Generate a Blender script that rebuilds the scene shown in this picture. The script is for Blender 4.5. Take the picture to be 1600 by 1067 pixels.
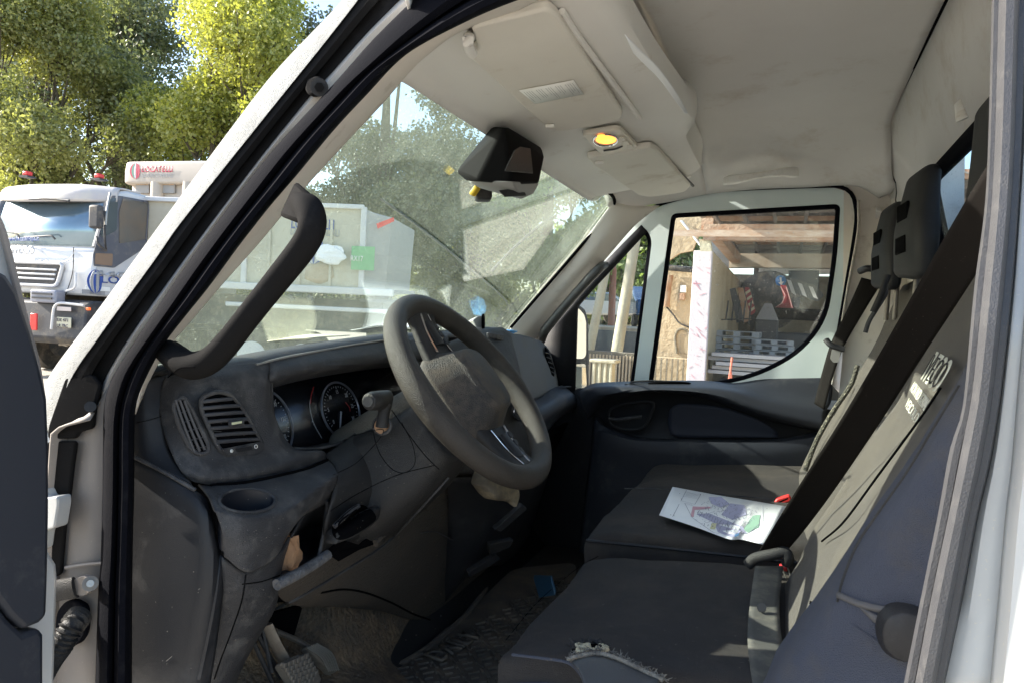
import bpy, bmesh, math, random
import numpy as np
from mathutils import Vector, Matrix, noise as mnoise
random.seed(7); rng = np.random.default_rng(7)
for o in list(bpy.data.objects): bpy.data.objects.remove(o)
SC = bpy.context.scene
COL = SC.collection

# ---------------------------------------------------------------- camera
FPX, CU, CV = 1110.0, 800.0, 533.5
YAW = math.radians(21.18)
EYE = 1.5                                    # eye height over the yard
def basis(yaw, pitch, roll):
    f = Vector((-math.sin(yaw)*math.cos(pitch), math.cos(yaw)*math.cos(pitch), math.sin(pitch)))
    r = f.cross(Vector((0, 0, 1))).normalized(); u = r.cross(f)
    c, s = math.cos(roll), math.sin(roll)
    r2 = r*c + u*s; u2 = u*c - r*s
    return r2, u2, f
RV, UV, FV = basis(YAW, -math.atan((CV-512)/FPX), 0)              # in the van's own frame
RW, UW, FW = basis(YAW, -math.atan((CV-490)/FPX), math.radians(2.8))  # in the world (the van stands nose-down on the yard)
MV = Matrix((RV, UV, -FV)).transposed(); MW = Matrix((RW, UW, -FW)).transposed()
TV = Matrix.Translation((0, 0, EYE)) @ (MW @ MV.inverted()).to_4x4()   # van frame -> world
cam = bpy.data.objects.new('camera', bpy.data.cameras.new('camera')); COL.objects.link(cam)
cam.matrix_world = Matrix.Translation((0, 0, EYE)) @ MW.to_4x4()
cam.data.sensor_width = 36; cam.data.lens = 36*FPX/1600; cam.data.clip_start = 0.02; cam.data.clip_end = 2000
SC.camera = cam

# ---------------------------------------------------------------- light
SUNV = Vector((-0.83, -0.15, 0.50)).normalized()        # towards the sun, van frame
SUN = (TV.to_3x3() @ SUNV).normalized()
elev = math.asin(SUN.z); azim = math.atan2(SUN.x, SUN.y)
w = bpy.data.worlds.new('World'); SC.world = w; w.use_nodes = True
nt = w.node_tree; nt.nodes.clear()
sky = nt.nodes.new('ShaderNodeTexSky'); sky.sky_type = 'NISHITA'; sky.sun_disc = False
sky.sun_elevation = elev; sky.sun_rotation = azim; sky.air_density = 1.0; sky.dust_density = 1.2; sky.ozone_density = 1.2
bg = nt.nodes.new('ShaderNodeBackground'); bg.inputs[1].default_value = 0.12
wo = nt.nodes.new('ShaderNodeOutputWorld'); nt.links.new(sky.outputs[0], bg.inputs[0]); nt.links.new(bg.outputs[0], wo.inputs[0])
sl = bpy.data.lights.new('sun', 'SUN'); sl.energy = 3.9; sl.angle = math.radians(0.5); sl.color = (1, .94, .84)
so = bpy.data.objects.new('sun', sl); COL.objects.link(so); so.location = (0, 0, 20)
so.rotation_euler = SUN.to_track_quat('Z', 'Y').to_euler()
SC.view_settings.view_transform = 'Standard'; SC.view_settings.look = 'None'
SC.view_settings.exposure = 1.9; SC.view_settings.gamma = 1; SC.view_settings.use_curve_mapping = False
SC.cycles.max_bounces = 10; SC.cycles.diffuse_bounces = 5; SC.cycles.transparent_max_bounces = 16
SC.cycles.use_denoising = True; SC.cycles.sample_clamp_indirect = 8

# ---------------------------------------------------------------- rays through the reference
def ray(u, v): return FV + RV*((u-CU)/FPX) + UV*((CV-v)/FPX)
def rayw(u, v): return FW + RW*((u-CU)/FPX) + UW*((CV-v)/FPX)
def PY(u, v, y): d = ray(u, v); return d*(y/d.y)
def PX(u, v, x): d = ray(u, v); return d*(x/d.x)
def PZ(u, v, z): d = ray(u, v); return d*(z/d.z)
def PP(u, v, p0, n): d = ray(u, v); return d*(p0.dot(n)/d.dot(n))
def PN(u, v, off=0.0, y0=.66, k=.28):
    d = ray(u, v); t = (y0+off)/d.y
    if d.z*t > 0: t = (y0+off)/(d.y-k*d.z)
    return d*t
C0 = Vector((0, 0, EYE))
def WY(u, v, y): d = rayw(u, v); return C0 + d*(y/d.y)
def WD(u, v, depth): return C0 + rayw(u, v)*depth
def WG(u, v, z=0.0): d = rayw(u, v); return C0 + d*((z-EYE)/d.z)

# ---------------------------------------------------------------- materials
MATS = {}
def mat(name, col, rough=.6, metal=0., col2=None, nscale=6., namt=.5, bump=None, dust=None, spec=.5, coat=0., sheen=0., detail=5., stretch=None, emit=None, alpha=None, speck=None):
    """col2: mottling colour; bump=(scale,strength); dust=(colour,amount,scale); speck=(colour,scale,threshold)"""
    if name in MATS: return MATS[name]
    m = bpy.data.materials.new(name); m.use_nodes = True; nt = m.node_tree; N = nt.nodes; L = nt.links
    b = N['Principled BSDF']; b.inputs['Roughness'].default_value = rough; b.inputs['Metallic'].default_value = metal
    b.inputs['Specular IOR Level'].default_value = spec
    if coat: b.inputs['Coat Weight'].default_value = coat; b.inputs['Coat Roughness'].default_value = .08
    if sheen: b.inputs['Sheen Weight'].default_value = sheen; b.inputs['Sheen Roughness'].default_value = .5
    tc = N.new('ShaderNodeTexCoord'); mp = N.new('ShaderNodeMapping'); L.new(tc.outputs['Object'], mp.inputs[0])
    if stretch: mp.inputs['Scale'].default_value = stretch
    cur = None
    def rgb(c):
        n = N.new('ShaderNodeRGB'); n.outputs[0].default_value = (*c, 1); return n.outputs[0]
    def mix(a, bb, fac):
        n = N.new('ShaderNodeMix'); n.data_type = 'RGBA'
        L.new(fac, n.inputs['Factor']); L.new(a, n.inputs['A']); L.new(bb, n.inputs['B']); return n.outputs['Result']
    def ns(scale, det, lo, hi, rough_=.6):
        n = N.new('ShaderNodeTexNoise'); n.inputs['Scale'].default_value = scale; n.inputs['Detail'].default_value = det; n.inputs['Roughness'].default_value = rough_
        L.new(mp.outputs[0], n.inputs['Vector'])
        r = N.new('ShaderNodeMapRange'); r.inputs[1].default_value = lo; r.inputs[2].default_value = hi; L.new(n.outputs[0], r.inputs[0]); return r.outputs[0], n.outputs[0]
    cur = rgb(col); nfac = None
    if col2:
        f, _ = ns(nscale, detail, .5-.25/max(namt, .01)*.5, .5+.25/max(namt, .01)*.5); cur = mix(cur, rgb(col2), f)
    if dust:
        dc, amt, sc_ = dust
        f, _ = ns(sc_, 8, .62-amt*.35, .80-amt*.15, .7); cur = mix(cur, rgb(dc), f)
        r = N.new('ShaderNodeMapRange'); L.new(f, r.inputs[0]); r.inputs[3].default_value = rough; r.inputs[4].default_value = min(1, rough+.3); L.new(r.outputs[0], b.inputs['Roughness'])
    if speck:
        sc3, s_, th = speck
        f, _ = ns(s_, 2, th, th+.03); cur = mix(cur, rgb(sc3), f)
    L.new(cur, b.inputs['Base Color'])
    if bump:
        n = N.new('ShaderNodeTexNoise'); n.inputs['Scale'].default_value = bump[0]; n.inputs['Detail'].default_value = 3
        L.new(mp.outputs[0], n.inputs['Vector']); bp = N.new('ShaderNodeBump'); bp.inputs['Strength'].default_value = bump[1]; bp.inputs['Distance'].default_value = .02 if len(bump) < 3 else bump[2]
        L.new(n.outputs[0], bp.inputs['Height']); L.new(bp.outputs[0], b.inputs['Normal'])
    if emit:
        b.inputs['Emission Color'].default_value = (*emit[0], 1); b.inputs['Emission Strength'].default_value = emit[1]
    MATS[name] = m; return m

def glass_mat(name, tint=(.9, .95, .93), refl=1.0, dirt=.0, dirtcol=(.55, .6, .5), wiper=False, pscale=60):
    if name in MATS: return MATS[name]
    m = bpy.data.materials.new(name); m.use_nodes = True; nt = m.node_tree; N = nt.nodes; L = nt.links; N.clear()
    out = N.new('ShaderNodeOutputMaterial'); tr = N.new('ShaderNodeBsdfTransparent'); tr.inputs[0].default_value = (*tint, 1)
    gl = N.new('ShaderNodeBsdfGlossy'); gl.inputs['Roughness'].default_value = .01; gl.inputs[0].default_value = (1, 1, 1, 1)
    fr = N.new('ShaderNodeLayerWeight'); fr.inputs[0].default_value = .5      # Facing is two-sided, unlike Fresnel
    pw = N.new('ShaderNodeMath'); pw.operation = 'POWER'; pw.inputs[1].default_value = 5; L.new(fr.outputs['Facing'], pw.inputs[0])
    mu = N.new('ShaderNodeMath'); mu.operation = 'MULTIPLY_ADD'; mu.inputs[1].default_value = .6*refl; mu.inputs[2].default_value = .035*refl; mu.use_clamp = True; L.new(pw.outputs[0], mu.inputs[0])
    mx = N.new('ShaderNodeMixShader'); L.new(mu.outputs[0], mx.inputs[0]); L.new(tr.outputs[0], mx.inputs[1]); L.new(gl.outputs[0], mx.inputs[2])
    last = mx.outputs[0]
    if dirt > 0:
        tc = N.new('ShaderNodeTexCoord')
        df = N.new('ShaderNodeBsdfDiffuse'); df.inputs[0].default_value = (*dirtcol, 1); tl = N.new('ShaderNodeBsdfTranslucent'); tl.inputs[0].default_value = (*dirtcol, 1)
        dm = N.new('ShaderNodeMixShader'); dm.inputs[0].default_value = .6; L.new(df.outputs[0], dm.inputs[1]); L.new(tl.outputs[0], dm.inputs[2])
        def noise(scale, lo, hi, outlo, outhi, det=6, vec=None):
            n = N.new('ShaderNodeTexNoise'); n.inputs['Scale'].default_value = scale; n.inputs['Detail'].default_value = det; n.inputs['Roughness'].default_value = .65
            L.new(vec or tc.outputs['Object'], n.inputs['Vector'])
            r = N.new('ShaderNodeMapRange'); L.new(n.outputs[0], r.inputs[0])
            for i, x in zip((1, 2, 3, 4), (lo, hi, outlo, outhi)): r.inputs[i].default_value = x
            return r.outputs[0]
        def math_(op, a, b, clamp=False):
            n = N.new('ShaderNodeMath'); n.operation = op; n.use_clamp = clamp
            for i, x in enumerate((a, b)):
                if isinstance(x, (int, float)): n.inputs[i].default_value = x
                else: L.new(x, n.inputs[i])
            return n.outputs[0]
        base = noise(5, .35, .7, dirt*.55, dirt*1.25)
        spots = noise(pscale*3, .66, .72, 0, .5, 2)
        tot = math_('ADD', base, spots)
        if wiper:
            # streaks: noise stretched along the wiped direction, and two clean wiped arcs
            mp = N.new('ShaderNodeMapping'); L.new(tc.outputs['Object'], mp.inputs[0]); mp.inputs['Rotation'].default_value = (.9, .2, .3); mp.inputs['Scale'].default_value = (3, 90, 3)
            st = noise(4, .5, .75, 0, dirt*.9, 8, mp.outputs[0]); tot = math_('ADD', tot, st)
            for cy, cz, rad in wiper:
                sx = N.new('ShaderNodeSeparateXYZ'); L.new(tc.outputs['Object'], sx.inputs[0])
                dy = math_('SUBTRACT', sx.outputs[1], cy); dz = math_('MULTIPLY', math_('SUBTRACT', sx.outputs[2], cz), 1.33)
                d = math_('SQRT', math_('ADD', math_('MULTIPLY', dy, dy), math_('MULTIPLY', dz, dz)), 0)
                inside = N.new('ShaderNodeMapRange'); L.new(d, inside.inputs[0]); inside.inputs[1].default_value = rad; inside.inputs[2].default_value = rad+.006; inside.inputs[3].default_value = .62; inside.inputs[4].default_value = 1.
                tot = math_('MULTIPLY', tot, inside.outputs[0])
        tot = math_('MINIMUM', tot, .95)
        m2 = N.new('ShaderNodeMixShader'); L.new(tot, m2.inputs[0]); L.new(last, m2.inputs[1]); L.new(dm.outputs[0], m2.inputs[2]); last = m2.outputs[0]
    L.new(last, out.inputs[0]); MATS[name] = m; return m

# ---------------------------------------------------------------- mesh helpers
def link(o, parent=None):
    COL.objects.link(o)
    if parent is not None: o.parent = parent
    return o
def tag(o, label=None, cat=None, group=None, kind=None):
    for k, v in (('label', label), ('category', cat), ('group', group), ('kind', kind)):
        if v: o[k] = v
    return o
def thing(name, label, cat, M=None, group=None):
    o = bpy.data.objects.new(name, None); COL.objects.link(o); o.empty_display_size = .1
    if M is not None: o.matrix_world = M
    return tag(o, label, cat, group)
def at(x, y, z=0, rz=0): return Matrix.Translation((x, y, z)) @ Matrix.Rotation(rz, 4, 'Z')
def MO(name, vs, fs, m, parent=None, smooth=True, sub=0, bevel=0, solid=0, soff=0., segs=2, angle=40, weld=False, matrix=None):
    me = bpy.data.meshes.new(name); me.from_pydata([tuple(v) for v in vs], [], [tuple(f) for f in fs]); me.validate()
    bm = bmesh.new(); bm.from_mesh(me)
    if weld: bmesh.ops.remove_doubles(bm, verts=bm.verts, dist=1e-5)
    bmesh.ops.recalc_face_normals(bm, faces=bm.faces); bm.to_mesh(me); bm.free()
    if m: me.materials.append(m)
    if smooth:
        me.shade_smooth()
        if not sub: me.set_sharp_from_angle(angle=math.radians(angle))
    o = bpy.data.objects.new(name, me); link(o, parent)
    if matrix is not None: o.matrix_local = matrix
    if solid:
        s = o.modifiers.new('solid', 'SOLIDIFY'); s.thickness = abs(solid); s.offset = soff
    if bevel:
        b = o.modifiers.new('bevel', 'BEVEL'); b.width = bevel; b.segments = segs; b.limit_method = 'ANGLE'; b.angle_limit = math.radians(35); b.harden_normals = False
    if sub:
        s = o.modifiers.new('sub', 'SUBSURF'); s.levels = sub; s.render_levels = sub
    return o
def cr(pts, n, closed=False):
    """Catmull-Rom through pts, resampled to n points evenly by arc length"""
    P = [Vector(p) for p in pts]; k = len(P); out = []
    if k == 2: return [P[0].lerp(P[1], i/(n-1)) for i in range(n)]
    seg = k if closed else k-1
    for i in range(seg):
        p1, p2 = P[i], P[(i+1) % k]
        p0 = P[(i-1) % k] if (closed or i > 0) else p1*2-p2
        p3 = P[(i+2) % k] if (closed or i+2 < k) else p2*2-p1
        d1 = max((p2-p1).length, 1e-6); 
        m1 = (p2-p0)*.5*min(1, 2*d1/max((p2-p0).length, 1e-6)); m2 = (p3-p1)*.5*min(1, 2*d1/max((p3-p1).length, 1e-6))
        for j in range(12):
            t = j/12; t2 = t*t; t3 = t2*t
            out.append(p1*(2*t3-3*t2+1)+m1*(t3-2*t2+t)+p2*(-2*t3+3*t2)+m2*(t3-t2))
    if closed: out.append(P[0].copy())
    else: out.append(P[-1].copy())
    return resamp(out, n, closed)
def resamp(out, n, closed=False):
    L = [0.]
    for a, b in zip(out, out[1:]): L.append(L[-1]+(b-a).length)
    res = []; j = 0; m = n if closed else n-1
    for i in range(n):
        s = L[-1]*i/m
        while j < len(L)-2 and L[j+1] < s: j += 1
        d = L[j+1]-L[j]; res.append(out[j].lerp(out[j+1], (s-L[j])/d if d > 1e-9 else 0))
    return res
def grid_faces(nr, nc, closed=False):
    f = []
    for i in range(nr-1):
        for j in range(nc if closed else nc-1):
            k = (j+1) % nc; f.append((i*nc+j, i*nc+k, (i+1)*nc+k, (i+1)*nc+j))
    return f
def patch(name, rows, m, parent, nu=16, nv=None, solid=.004, **kw):
    """smooth surface through a grid of points"""
    rr = [cr(r, nu) for r in rows]; nv = nv or max(4, 6*(len(rows)-1)+1)
    if len(rr) > 1:
        cols = [cr([r[j] for r in rr], nv) for j in range(nu)]
        rr = [[cols[j][i] for j in range(nu)] for i in range(nv)]
    return MO(name, [p for r in rr for p in r], grid_faces(len(rr), nu), m, parent, solid=solid, **kw)
def band(name, A, B, prof, fn, m, parent, n=48, solid=.003, **kw):
    """ribbon between pixel polylines A and B; prof=[(fraction, depth offset)]; fn(u,v,off) -> point"""
    a = cr([Vector((x, y, 0)) for x, y in A], n); b = cr([Vector((x, y, 0)) for x, y in B], n)
    vs = []
    for fr, off in prof:
        for p, q in zip(a, b):
            r = p.lerp(q, fr); vs.append(fn(r.x, r.y, off))
    return MO(name, vs, grid_faces(len(prof), n), m, parent, solid=solid, **kw)
def prism(name, pts, d, m, parent, bevel=0., smooth=False, **kw):
    """polygon extruded by vector d"""
    P = [Vector(p) for p in pts]; n = len(P); d = Vector(d)
    vs = P+[p+d for p in P]; fs = [tuple(range(n)), tuple(range(2*n-1, n-1, -1))]+[(i, (i+1) % n, n+(i+1) % n, n+i) for i in range(n)]
    return MO(name, vs, fs, m, parent, smooth=bool(bevel) or smooth, bevel=bevel, **kw)
def ringp(name, outer, inner, d, m, parent, n=64, raw=False, **kw):
    """frame between two closed loops, extruded by d"""
    d = Vector(d)
    if raw: A = [Vector(p) for p in outer]; B = [Vector(p) for p in inner]; n = len(A)
    else: A = cr(outer, n, True); B = cr(inner, n, True)
    vs = A+B+[p+d for p in A]+[p+d for p in B]; fs = []
    for i in range(n):
        k = (i+1) % n
        fs += [(i, k, n+k, n+i), (2*n+i, 3*n+i, 3*n+k, 2*n+k), (i, 2*n+i, 2*n+k, k), (n+i, n+k, 3*n+k, 3*n+i)]
    return MO(name, vs, fs, m, parent, **kw)
def rloop(pts, r, n=5):
    """round the corners of a closed polygon; r is a radius or a list"""
    P = [Vector(p) for p in pts]; k = len(P); out = []
    for i in range(k):
        a, b, c = P[i-1], P[i], P[(i+1) % k]; rr = r[i] if isinstance(r, (list, tuple)) else r
        d1 = (a-b); d2 = (c-b); q = min(rr, d1.length*.49, d2.length*.49)
        if q < 1e-6: out.append(b); continue
        p1 = b+d1.normalized()*q; p2 = b+d2.normalized()*q
        for j in range(n+1):
            t = j/n; out.append(p1*(1-t)**2+b*2*t*(1-t)+p2*t*t)
    return out
def frames(P, up=None):
    T = []
    for i in range(len(P)): T.append((P[min(i+1, len(P)-1)]-P[max(i-1, 0)]).normalized())
    a = Vector(up) if up is not None else (Vector((0, 0, 1)) if abs(T[0].z) < .9 else Vector((0, 1, 0)))
    out = []
    for t in T:
        s = t.cross(a)
        if s.length < 1e-4: s = out[-1][1] if out else Vector((1, 0, 0))
        s.normalize(); b = s.cross(t).normalized()
        if up is None: a = b
        out.append((t, s, b))
    return out
def tube(name, pts, r, m, parent, n=12, ns=None, flat=None, up=None, caps=True, smoothpath=True, closed=False, ex=1., **kw):
    """r radius or list; flat=(w,h) elliptic half sizes along side/up"""
    ns = ns or max(8, 6*len(pts)); P = cr(pts, ns, closed) if smoothpath else [Vector(p) for p in pts]; ns = len(P)
    if closed:
        F = []; 
        for i in range(ns):
            t = (P[(i+1) % ns]-P[i-1]).normalized(); a = Vector(up); s = t.cross(a).normalized(); F.append((t, s, s.cross(t)))
    else: F = frames(P, up)
    vs = []
    for i, (p, (t, s, b)) in enumerate(zip(P, F)):
        f = i/(ns-1)
        if isinstance(r, (list, tuple)):
            x = f*(len(r)-1); k = min(int(x), len(r)-2); rr = r[k]+(r[k+1]-r[k])*(x-k)
        else: rr = r
        wx, wy = (rr*flat[0], rr*flat[1]) if flat else (rr, rr)
        for j in range(n):
            a = 2*math.pi*j/n; ca, sa = math.cos(a), math.sin(a)
            vs.append(p+s*(math.copysign(abs(ca)**ex, ca)*wx)+b*(math.copysign(abs(sa)**ex, sa)*wy))
    fs = grid_faces(ns, n, True)
    if closed: fs += [((ns-1)*n+j, (ns-1)*n+(j+1) % n, (j+1) % n, j) for j in range(n)]
    elif caps: fs += [tuple(range(n)), tuple(range((ns-1)*n, ns*n))]
    return MO(name, vs, fs, m, parent, **kw)
def loft(name, secs, m, parent, n=32, ex=.5, dome=.35, nr=None, **kw):
    """superellipse sections (centre, half-vector a, half-vector b); ends domed"""
    S = [(Vector(c), Vector(a), Vector(b)) for c, a, b in secs]
    if nr:
        cs = [list(x) for x in zip(*[(s[0], s[1], s[2]) for s in S])]
        k = nr; S2 = [cr(x, k) if any((x[i]-x[i+1]).length > 1e-7 for i in range(len(x)-1)) else [x[0]]*k for x in cs]
        S = list(zip(*S2))
    first, last = S[0], S[-1]; dirf = (first[0]-S[1][0]).normalized(); dirl = (last[0]-S[-2][0]).normalized()
    R0 = min(first[1].length, first[2].length)*dome; R1 = min(last[1].length, last[2].length)*dome
    full = []
    for t in (.12, .45, .75): 
        k = math.sqrt(1-(1-t)**2); full.append((first[0]+dirf*R0*(1-t), first[1]*(1-.0) - first[1].normalized()*R0*(1-k), first[2]-first[2].normalized()*R0*(1-k)))
    full += S
    for t in (.75, .45, .12):
        k = math.sqrt(1-(1-t)**2); full.append((last[0]+dirl*R1*(1-t), last[1]-last[1].normalized()*R1*(1-k), last[2]-last[2].normalized()*R1*(1-k)))
    vs = []
    for c, a, b in full:
        for j in range(n):
            th = 2*math.pi*j/n; ca, sa = math.cos(th), math.sin(th)
            vs.append(c+a*math.copysign(abs(ca)**ex, ca)+b*math.copysign(abs(sa)**ex, sa))
    k = len(full); vs += [first[0]+dirf*R0, last[0]+dirl*R1]; fs = grid_faces(k, n, True)
    for j in range(n): fs += [(k*n, (j+1) % n, j), (k*n+1, (k-1)*n+j, (k-1)*n+(j+1) % n)]
    return MO(name, vs, fs, m, parent, angle=kw.pop('angle', 60), **kw)
def bx(name, c, s, m, parent, bevel=.0, rot=None, smooth=True, **kw):
    c = Vector(c); h = Vector(s)*.5; R = rot or Matrix.Identity(3)
    vs = [c+R @ Vector((x*h.x, y*h.y, z*h.z)) for x in (-1, 1) for y in (-1, 1) for z in (-1, 1)]
    fs = [(0, 1, 3, 2), (4, 6, 7, 5), (0, 4, 5, 1), (2, 3, 7, 6), (0, 2, 6, 4), (1, 5, 7, 3)]
    return MO(name, vs, fs, m, parent, bevel=bevel, smooth=smooth, **kw)
class MB:
    """collects simple solids into one mesh"""
    def __init__(s): s.v = []; s.f = []
    def add(s, vs, fs):
        k = len(s.v); s.v += [Vector(v) for v in vs]; s.f += [tuple(i+k for i in f) for f in fs]; return s
    def box(s, c, d, R=None):
        c = Vector(c); h = Vector(d)*.5; R = R or Matrix.Identity(3)
        return s.add([c+R @ Vector((x*h.x, y*h.y, z*h.z)) for x in (-1, 1) for y in (-1, 1) for z in (-1, 1)], [(0, 1, 3, 2), (4, 6, 7, 5), (0, 4, 5, 1), (2, 3, 7, 6), (0, 2, 6, 4), (1, 5, 7, 3)])
    def quad(s, a, b, c, d): return s.add([a, b, c, d], [(0, 1, 2, 3)])
    def bar(s, a, b, r, n=6, r2=None):
        a, b = Vector(a), Vector(b); t, x, y = frames([a, b])[0]; r2 = r if r2 is None else r2
        vs = [p+x*math.cos(2*math.pi*j/n)*q+y*math.sin(2*math.pi*j/n)*q for p, q in ((a, r), (b, r2)) for j in range(n)]
        return s.add(vs, [(j, (j+1) % n, n+(j+1) % n, n+j) for j in range(n)]+[tuple(range(n)), tuple(range(2*n-1, n-1, -1))])
    def disc(s, c, nrm, r, r0=0., n=28, th=.001, a0=0, a1=2*math.pi):
        c = Vector(c); nrm = Vector(nrm).normalized(); t, x, y = frames([c, c+nrm])[0]; vs = []; full = abs(a1-a0) > 6.28
        k = n if full else n+1
        for q in (r0, r):
            for j in range(k):
                a = a0+(a1-a0)*j/n; vs.append(c+x*math.cos(a)*q+y*math.sin(a)*q)
        fs = [(j, (j+1) % k, k+(j+1) % k, k+j) for j in range(n)]
        return s.add(vs, fs)
    def build(s, name, m, parent=None, **kw): return MO(name, s.v, s.f, m, parent, **kw)
def text(name, body, origin, xd, yd, size, m, parent, extr=.0008, bold=0., fit=None, shear=0., lift=.001, space=1.):
    """flat lettering standing at origin, running along xd, rising along yd; fit = total width"""
    cu = bpy.data.curves.new(name, 'FONT'); cu.body = body; cu.size = 1; cu.extrude = 0; cu.offset = bold; cu.shear = shear; cu.space_character = space
    o = bpy.data.objects.new(name, cu); COL.objects.link(o)
    bpy.context.view_layer.update()
    me = bpy.data.meshes.new_from_object(o.evaluated_get(bpy.context.evaluated_depsgraph_get())); bpy.data.objects.remove(o)
    xd = Vector(xd).normalized(); yd = Vector(yd); yd = (yd-xd*yd.dot(xd)).normalized(); nn = xd.cross(yd)
    xs = [v.co.x for v in me.vertices]; w0 = max(xs)-min(xs); x0 = min(xs); kx = (fit/w0) if fit else size; origin = Vector(origin)
    for v in me.vertices: v.co = origin+xd*(v.co.x-x0)*kx+yd*v.co.y*size*1.35+nn*(lift+v.co.z)
    me.materials.clear(); me.materials.append(m); me.name = name
    ob = bpy.data.objects.new(name, me); link(ob, parent)
    s = ob.modifiers.new('solid', 'SOLIDIFY'); s.thickness = extr; s.offset = 1
    return ob
def dup(o, loc=None, parent=None):
    c = o.copy(); COL.objects.link(c)
    if parent is not None: c.parent = parent
    if loc is not None: c.location = loc
    for ch in o.children: dup(ch, None, c)
    return c
# ---------------------------------------------------------------- palette
DUST = (.17, .15, .125)
PL = mat('dark_plastic', (.021, .0205, .021), .48, spec=.3, col2=(.031, .030, .029), nscale=14, bump=(600, .5, .003), dust=((.062, .059, .056), .24, 30), speck=((.22, .2, .18), 330, .745))
PLD = mat('dusty_plastic', (.030, .0305, .034), .5, spec=.4, col2=(.042, .042, .045), nscale=30, namt=.6, bump=(600, .5, .003), dust=((.11, .108, .105), .38, 28), speck=((.28, .27, .26), 300, .735))
PLS = mat('smooth_dark_plastic', (.020, .0205, .023), .45, spec=.28, bump=(900, .2, .002), dust=((.05, .05, .052), .18, 12), speck=((.12, .12, .12), 300, .76))
PLB = mat('door_plastic', (.025, .028, .036), .5, spec=.28, bump=(1100, .15, .002), dust=((.09, .09, .09), .2, 5))
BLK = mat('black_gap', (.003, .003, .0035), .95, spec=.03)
WHEELM = mat('wheel_plastic', (.048, .042, .036), .42, spec=.28, col2=(.036, .032, .028), nscale=9, bump=(650, .7, .003), dust=((.085, .074, .060), .3, 14))
HUBM = mat('airbag_cover', (.050, .046, .043), .5, spec=.28, col2=(.036, .035, .035), nscale=14, bump=(500, .7, .004), dust=((.14, .115, .09), .55, 24))
COLM = mat('column_plastic', (.16, .15, .125), .62, spec=.28, col2=(.115, .108, .092), nscale=10, bump=(450, 1., .005), dust=((.19, .18, .15), .4, 14))
RUB = mat('seal_rubber', (.0045, .0048, .0072), .9, spec=.04, bump=(500, .25, .003), dust=((.012, .012, .014), .2, 30))
PAINTS = mat('lifted_jamb_paint', (.52, .48, .43), .5, col2=(.45, .41, .37), nscale=7, spec=.15)  # jamb paint lightened in colour where the strip gets no sun
SLAT = mat('vent_plastic', (.055, .056, .062), .5, spec=.4)
RUBG = mat('dusty_seal_rubber', (.060, .060, .064), .5, col2=(.045, .045, .049), nscale=20, bump=(700, .3, .003), dust=((.075, .073, .072), .25, 60))
BLKT = mat('black_pillar_trim', (.011, .0105, .0105), .9, spec=.05, bump=(800, .25, .002), dust=((.028, .026, .025), .2, 20), speck=((.2, .2, .2), 500, .775))
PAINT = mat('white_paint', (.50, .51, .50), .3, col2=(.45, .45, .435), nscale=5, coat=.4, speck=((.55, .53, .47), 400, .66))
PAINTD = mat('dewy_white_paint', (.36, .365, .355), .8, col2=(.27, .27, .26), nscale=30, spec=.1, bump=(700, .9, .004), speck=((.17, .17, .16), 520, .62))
PAINTJ = mat('jamb_paint', (.25, .225, .205), .45, col2=(.20, .178, .16), nscale=7, spec=.15, speck=((.35, .31, .27), 350, .69))
PAINTB = mat('door_frame_paint', (.60, .68, .68), .28, coat=.5, col2=(.56, .64, .63), nscale=4, speck=((.2, .2, .2), 240, .77))
HEAD = mat('headliner_fabric', (.70, .68, .655), .95, col2=(.64, .62, .595), nscale=3.5, namt=.6, bump=(1400, .5, .003), dust=((.50, .44, .37), .24, 6), sheen=.2)
CONS = mat('overhead_plastic', (.76, .745, .71), .7, col2=(.70, .685, .65), nscale=4, bump=(900, .3, .002), dust=((.52, .46, .38), .10, 8))
VISM = mat('visor_vinyl', (.72, .69, .625), .75, col2=(.65, .62, .555), nscale=6, bump=(900, .35, .002), dust=((.48, .41, .32), .12, 6))
PILL = mat('pillar_trim', (.66, .62, .56), .65, col2=(.60, .555, .50), nscale=5, bump=(900, .3, .002), dust=((.33, .28, .22), .15, 12))
FABLIT = mat('sunlit_dusty_fabric', (.085, .071, .054), .95, col2=(.062, .052, .040), nscale=7, bump=(900, 1., .004), dust=((.125, .105, .075), .5, 6), speck=((.2, .17, .13), 420, .74), sheen=.2, spec=.2)  # lighter, warmer copy of FAB: backrest sunlight put into the colour, with dust
FAB = mat('seat_fabric', (.050, .043, .039), .95, col2=(.034, .030, .028), nscale=4, namt=.7, bump=(900, 1., .004), dust=((.085, .070, .056), .42, 6), speck=((.2, .17, .13), 420, .74), sheen=.08, spec=.2)
FABB = mat('bolster_fabric', (.070, .080, .112), .95, col2=(.052, .060, .088), nscale=5, bump=(900, 1., .004), dust=((.095, .09, .085), .35, 6), sheen=.08, spec=.2)
VIN = mat('worn_vinyl', (.05, .053, .058), .38, bump=(400, .2, .002), dust=((.13, .12, .1), .3, 12))
FOAM = mat('foam', (.55, .49, .34), .95, bump=(180, 1, .008))
FRAY = mat('frayed_cloth', (.30, .28, .24), .95, col2=(.08, .075, .07), nscale=60, bump=(300, 1, .006))
HRM = mat('headrest_foam', (.016, .0165, .018), .6, spec=.28, bump=(1200, .2, .002), dust=((.05, .05, .055), .2, 8))
BELT = mat('belt_webbing', (.008, .0065, .0055), .8, spec=.15, bump=(1500, .4, .001), speck=((.25, .22, .17), 600, .74))
BELTL = mat('lit_dusty_webbing', (.085, .083, .075), .8, col2=(.06, .06, .056), nscale=12, bump=(1500, .4, .001), dust=((.2, .185, .15), .45, 18))  # paler copy of BELT: lap part's light put into its colour, plus dust mottling
RED = mat('red_plastic', (.62, .035, .03), .4)
METAL = mat('steel', (.40, .39, .36), .5, .8, bump=(300, .1))
CHR = mat('chrome_trim', (.6, .62, .66), .18, 1.)
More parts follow.
